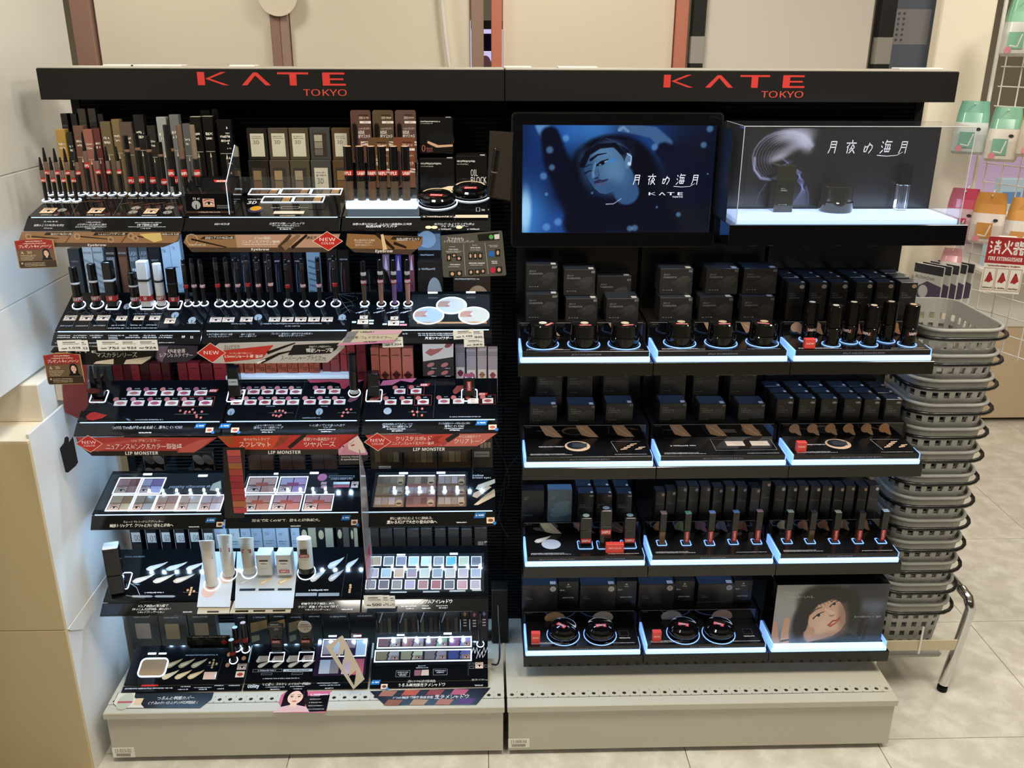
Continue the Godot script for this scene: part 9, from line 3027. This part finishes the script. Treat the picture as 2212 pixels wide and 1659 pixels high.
func basket_stack() -> void:
	var c := Vector3(1.0135,0,-.006)
	var dy := .0585
	var y0 := .965 - 12 * dy - .15
	var body := basket_body().mesh()
	var ring := func(grow: float,y: float,r: float,from: int,to: int) -> MB:
		var pts: Array = []
		for p in basket_outline(.186 + grow * 2,.262 + grow * 2,.05 + grow):
			pts.append(Vector3(p.x,y,-p.y))
		return MB.new().tube(pts.slice(from,to) if to > 0 else pts,r,8,to <= 0)
	var rim: Mesh = ring.call(.003,.146,.0045,0,0).mesh()
	var handle: Mesh = ring.call(.0145,.13,.0046,0,0).mesh()
	var lug := MB.new().box(Vector3(.093,.122,-.03),Vector3(.11,.136,-.018),.002).mesh()
	var grey := hue("a6a49c",.45)
	for i in 13:
		var lab := "%s grey shopping basket from the bottom of the stack" % ORD[i]
		if i == 12:
			lab = "grey shopping basket on top of the stack, its inside open to view"
		var o := thing("shopping_basket",lab,"basket",c + Vector3(0,y0 + dy * i,0),"stacked grey shopping baskets")
		part(o,"lattice_body",body,grey,true)
		part(o,"rim",rim,grey,true)
		part(o,"handle",handle,hue("161412",.25),true)
		part(o,"handle_lug",lug,grey,true)
	var s := thing("basket_stand","chrome legged stand under the stack of shopping baskets","stand",c)
	for e in [[.107,.13],[.133,-.153],[-.088,.13],[-.088,-.153]]:
		var x: float = e[0]
		var z: float = e[1]
		part(s,"leg",MB.new().tube([Vector3(x,.02,z),Vector3(x + maxf(x,0) * .2,.17,z),Vector3(x + maxf(x,0) * .28,.245,z),Vector3(x + maxf(x,0) * .24,.268,z - signf(z) * .012),Vector3(x + maxf(x,0) * .2,.275,z - signf(z) * .04)],.0125,14),M.chrome,true)
		part(s,"foot",MB.new().loft(circle(16),[[.0,.011],[.002,.0125],[.013,.0125],[.014,.009],[.02,.009]]),M.black_matte,true).position = Vector3(x,0,z)
	part(s,"front_band",MB.new().box(Vector3(-.1,.128,.134),Vector3(.125,.158,.138),.0008),hue("cbbd9c",.4),true)
	part(s,"base_tray",MB.new().box(Vector3(-.09,.095,-.12),Vector3(.092,.112,.126),.006),grey,true)
	for x in [-1,1]:
		part(s,"side_rail",MB.new().tube([Vector3(.13 if x > 0 else -.088,.275,-.12),Vector3(.128 if x > 0 else -.088,.275,.09)],.011,10),M.chrome,true)
	part(s,"cable_tie",MB.new().box(Vector3(.02,.12,.1385),Vector3(.025,.2,.141),.0008),M.white_plastic,true)

func side_rack() -> void:
	# a white wire grid slanting away to the right of the baskets
	var a := Vector3(1.3,0,-.49)
	var u := Vector3(.4,0,.92).normalized()
	var rk := thing("wire_rack","white wire grid rack on the pillar at the right edge","rack",a)
	for i in 9:
		part(rk,"upright_wire",MB.new().tube([u * (.03 + .05 * i) + Vector3(0,.75,0),u * (.03 + .05 * i) + Vector3(0,1.75,0)],.0018,6),M.white_plastic,true)
	for j in 21:
		part(rk,"cross_wire",MB.new().tube([u * .02 + Vector3(0,.76 + .049 * j,0),u * .45 + Vector3(0,.76 + .049 * j,0)],.0018,6),M.white_plastic,true)
	for i in 2:
		part(rk,"post",MB.new().box(u * (.0 + .46 * i) + Vector3(-.004,.0,-.004),u * (.0 + .46 * i) + Vector3(.004,1.78,.004),.001),M.white_plastic,true)
	# packs hung on hooks: [along,height,out,wide,tall,colour,band]
	var packs := [[.10,1.52,.06,.075,.13,"e4e4dc","8cc4a0"],[.19,1.53,.06,.075,.13,"e8dce0","e0a8b4"],[.05,1.28,.11,.08,.13,"d8e0dc","7cb49c"],[.14,1.27,.1,.075,.13,"e8e0d4","84b89c"],[.23,1.29,.1,.08,.14,"e8d8c4","d89c54"],[.06,1.06,.1,.08,.13,"dcb4bc","d0506c"],[.14,1.06,.1,.08,.13,"e8dcd4","d4944c"],[.24,1.05,.1,.085,.14,"e8e0d8","d89c54"],[.02,.93,.06,.055,.09,"e0dcd4","e8a8b0"]]
	for i in packs.size():
		var k: Array = packs[i]
		var at: Vector3 = a + u * k[0] + Vector3(-.92,0,.4).normalized() * k[2] + Vector3(0,k[1],0)
		var o := thing("hanging_pack","%s puff pack on the wire rack, counted from the top" % ORD[i],"pack",at,"puff packs on the wire rack")
		var m := MB.new()
		m.loft(rrect(2,2,.5,3),[[.0,k[3] * .44,.004],[.008,k[3] * .5,.016],[k[4] * .4,k[3] * .5,.019],[k[4] * .62,k[3] * .48,.013]])
		part(o,"bag",m,hue(k[5],.2),true)
		m = MB.new()
		m.loft(rrect(2,2,.5,3),[[k[4] * .621,k[3] * .48,.013],[k[4] * .8,k[3] * .46,.005],[k[4] * 1.02,k[3] * .4,.0012]])
		part(o,"bag_top",m,hue(k[6],.2),true)
		var q := Pr.new()
		q.X = Transform3D(Basis(),Vector3(0,0,.0193))
		q.rect(-k[3] * .3,k[4] * .14,k[3] * .16,k[4] * .44,k[6])
		q.line([-k[3] * .22,k[4] * .2,.0,k[4] * .18,k[3] * .1,k[4] * .4],.003,"f4f0ec")
		q.ell(-k[3] * .26,k[4] * .12,.008,.008,"e08c98",12)
		q.ell(k[3] * .22,k[4] * .5,.006,.004,"3a3634",10)
		part(o,"print",q,M.print,true)
		part(o,"hook",MB.new().tube([Vector3(0,k[4] * .97,.012),Vector3(0,k[4] * .97,-k[2])],.0018,6),M.white_plastic,true)
		o.rotation.y = -.55
	for i in 5:
		var at := a + u * .04 + Vector3(-.92,0,.4).normalized() * (.14 - .024 * i) + Vector3(.004 * i,.855,-.03)
		var o := thing("brace_pack","%s grey and violet pack from the front on the lowest hook" % ORD[i],"pack",at,"grey packs on the lowest hook")
		part(o,"card",MB.new().box(Vector3(-.042,0,-.004),Vector3(.042,.125,.006),.003),hue("d8d6d0",.3),true)
		var q := Pr.new()
		q.X = Transform3D(Basis(),Vector3(0,0,.006))
		q.rect(-.042,.1,.042,.125,"3c3a40")
		q.pg([-.042,.05,.0,.08,.042,.07,.042,.03,.01,.02,-.02,.03],"5c5468")
		q.ell(-.008,.05,.014,.018,"d4d0d0",14)
		q.text("ActiveDuo",-.036,.084,.02,.094,"5a5a58")
		q.text("MASCODE",-.036,.008,.008,.015,"7a7a78")
		part(o,"print",q,M.print,true)
		o.rotation.y = -.95
	# fire extinguisher notice
	var f := thing("extinguisher_sign","red and white fire extinguisher notice on the wire rack","sign",Vector3(1.245,.965,-.18))
	part(f,"plate",MB.new().box(Vector3(-.045,0,-.001),Vector3(.045,.14,.001)),hue("e8e2d4",.4),true)
	var q := Pr.new()
	q.X = Transform3D(Basis(),Vector3(0,0,.001))
	q.rect(-.045,.074,.045,.14,"a42a2c")
	q.text("消火器",-.039,.098,.039,.132,"f4ece6",0,.0,.13)
	q.text("FIRE EXTINGUISHER",-.038,.081,.038,.091,"f4ece6",2)
	q.scrawl(-.036,.066,.036,.07,"8a2c2c",3)
	for k in 3:
		q.frame(-.042 + .029 * k,.006,-.015 + .029 * k,.062,.0008,"a42a2c")
		q.line([-.035 + .029 * k,.028,-.028 + .029 * k,.05,-.021 + .029 * k,.032],.004,"a42a2c")
		q.ell(-.028 + .029 * k,.034,.006,.009,"a42a2c",10)
		q.scrawl(-.04 + .029 * k,.01,-.018 + .029 * k,.014,"6a5a54",k + 3)
	part(f,"print",q,M.print,true)
	part(f,"clip",MB.new().box(Vector3(-.02,.135,-.025),Vector3(.02,.139,-.001)),M.white_plastic,true)
	f.rotation.y = -.35
	# pastel shelf and the low wooden cabinet beyond
	var sh := thing("pastel_shelf","pale pink and violet shelves of small packs at the far right","shelf",Vector3(2.3,.4,-1.6))
	for j in 2:
		part(sh,"shelf_board",MB.new().box(Vector3(1.9,.72 + .22 * j,-1.9),Vector3(2.6,.735 + .22 * j,-1.4),.002),M.white_plastic)
		part(sh,"pink_back",MB.new().box(Vector3(1.9,.735 + .22 * j,-1.92),Vector3(2.6,.935 + .22 * j,-1.9)),hue(["d8b0c4","c0a8d0","d8a4b0","cfa8c8"][j],.6))
	for j in 12:
		var x := 1.93 + .11 * (j % 6)
		var y := .7355 + .22 * (j / 6)
		carton("shelf_pack","%s small pastel pack from the left on the far right shelves" % ORD[j],"packs on the far right shelves",[x,y,x + .09,y + .12],-1.45,.05,["b8d0e4","e0c4d4","d8dce4"][j % 3],func(p,w,h): p.rect(w * .1,h * .2,w * .9,h * .6,"6c94c4"))
	var cb := thing("low_cabinet","low pale wooden cabinet under the pastel shelves","cabinet",Vector3(2.3,0,-1.6))
	part(cb,"body",MB.new().box(Vector3(1.93,.02,-1.95),Vector3(2.7,.44,-1.62),.003),hue("d8c0a0",.5))
	part(cb,"plinth",MB.new().box(Vector3(1.95,.0,-1.93),Vector3(2.68,.02,-1.66)),M.black_matte)
	part(cb,"white_rail",MB.new().box(Vector3(1.92,.44,-1.96),Vector3(2.71,.72,-1.61),.003),M.white_plastic)
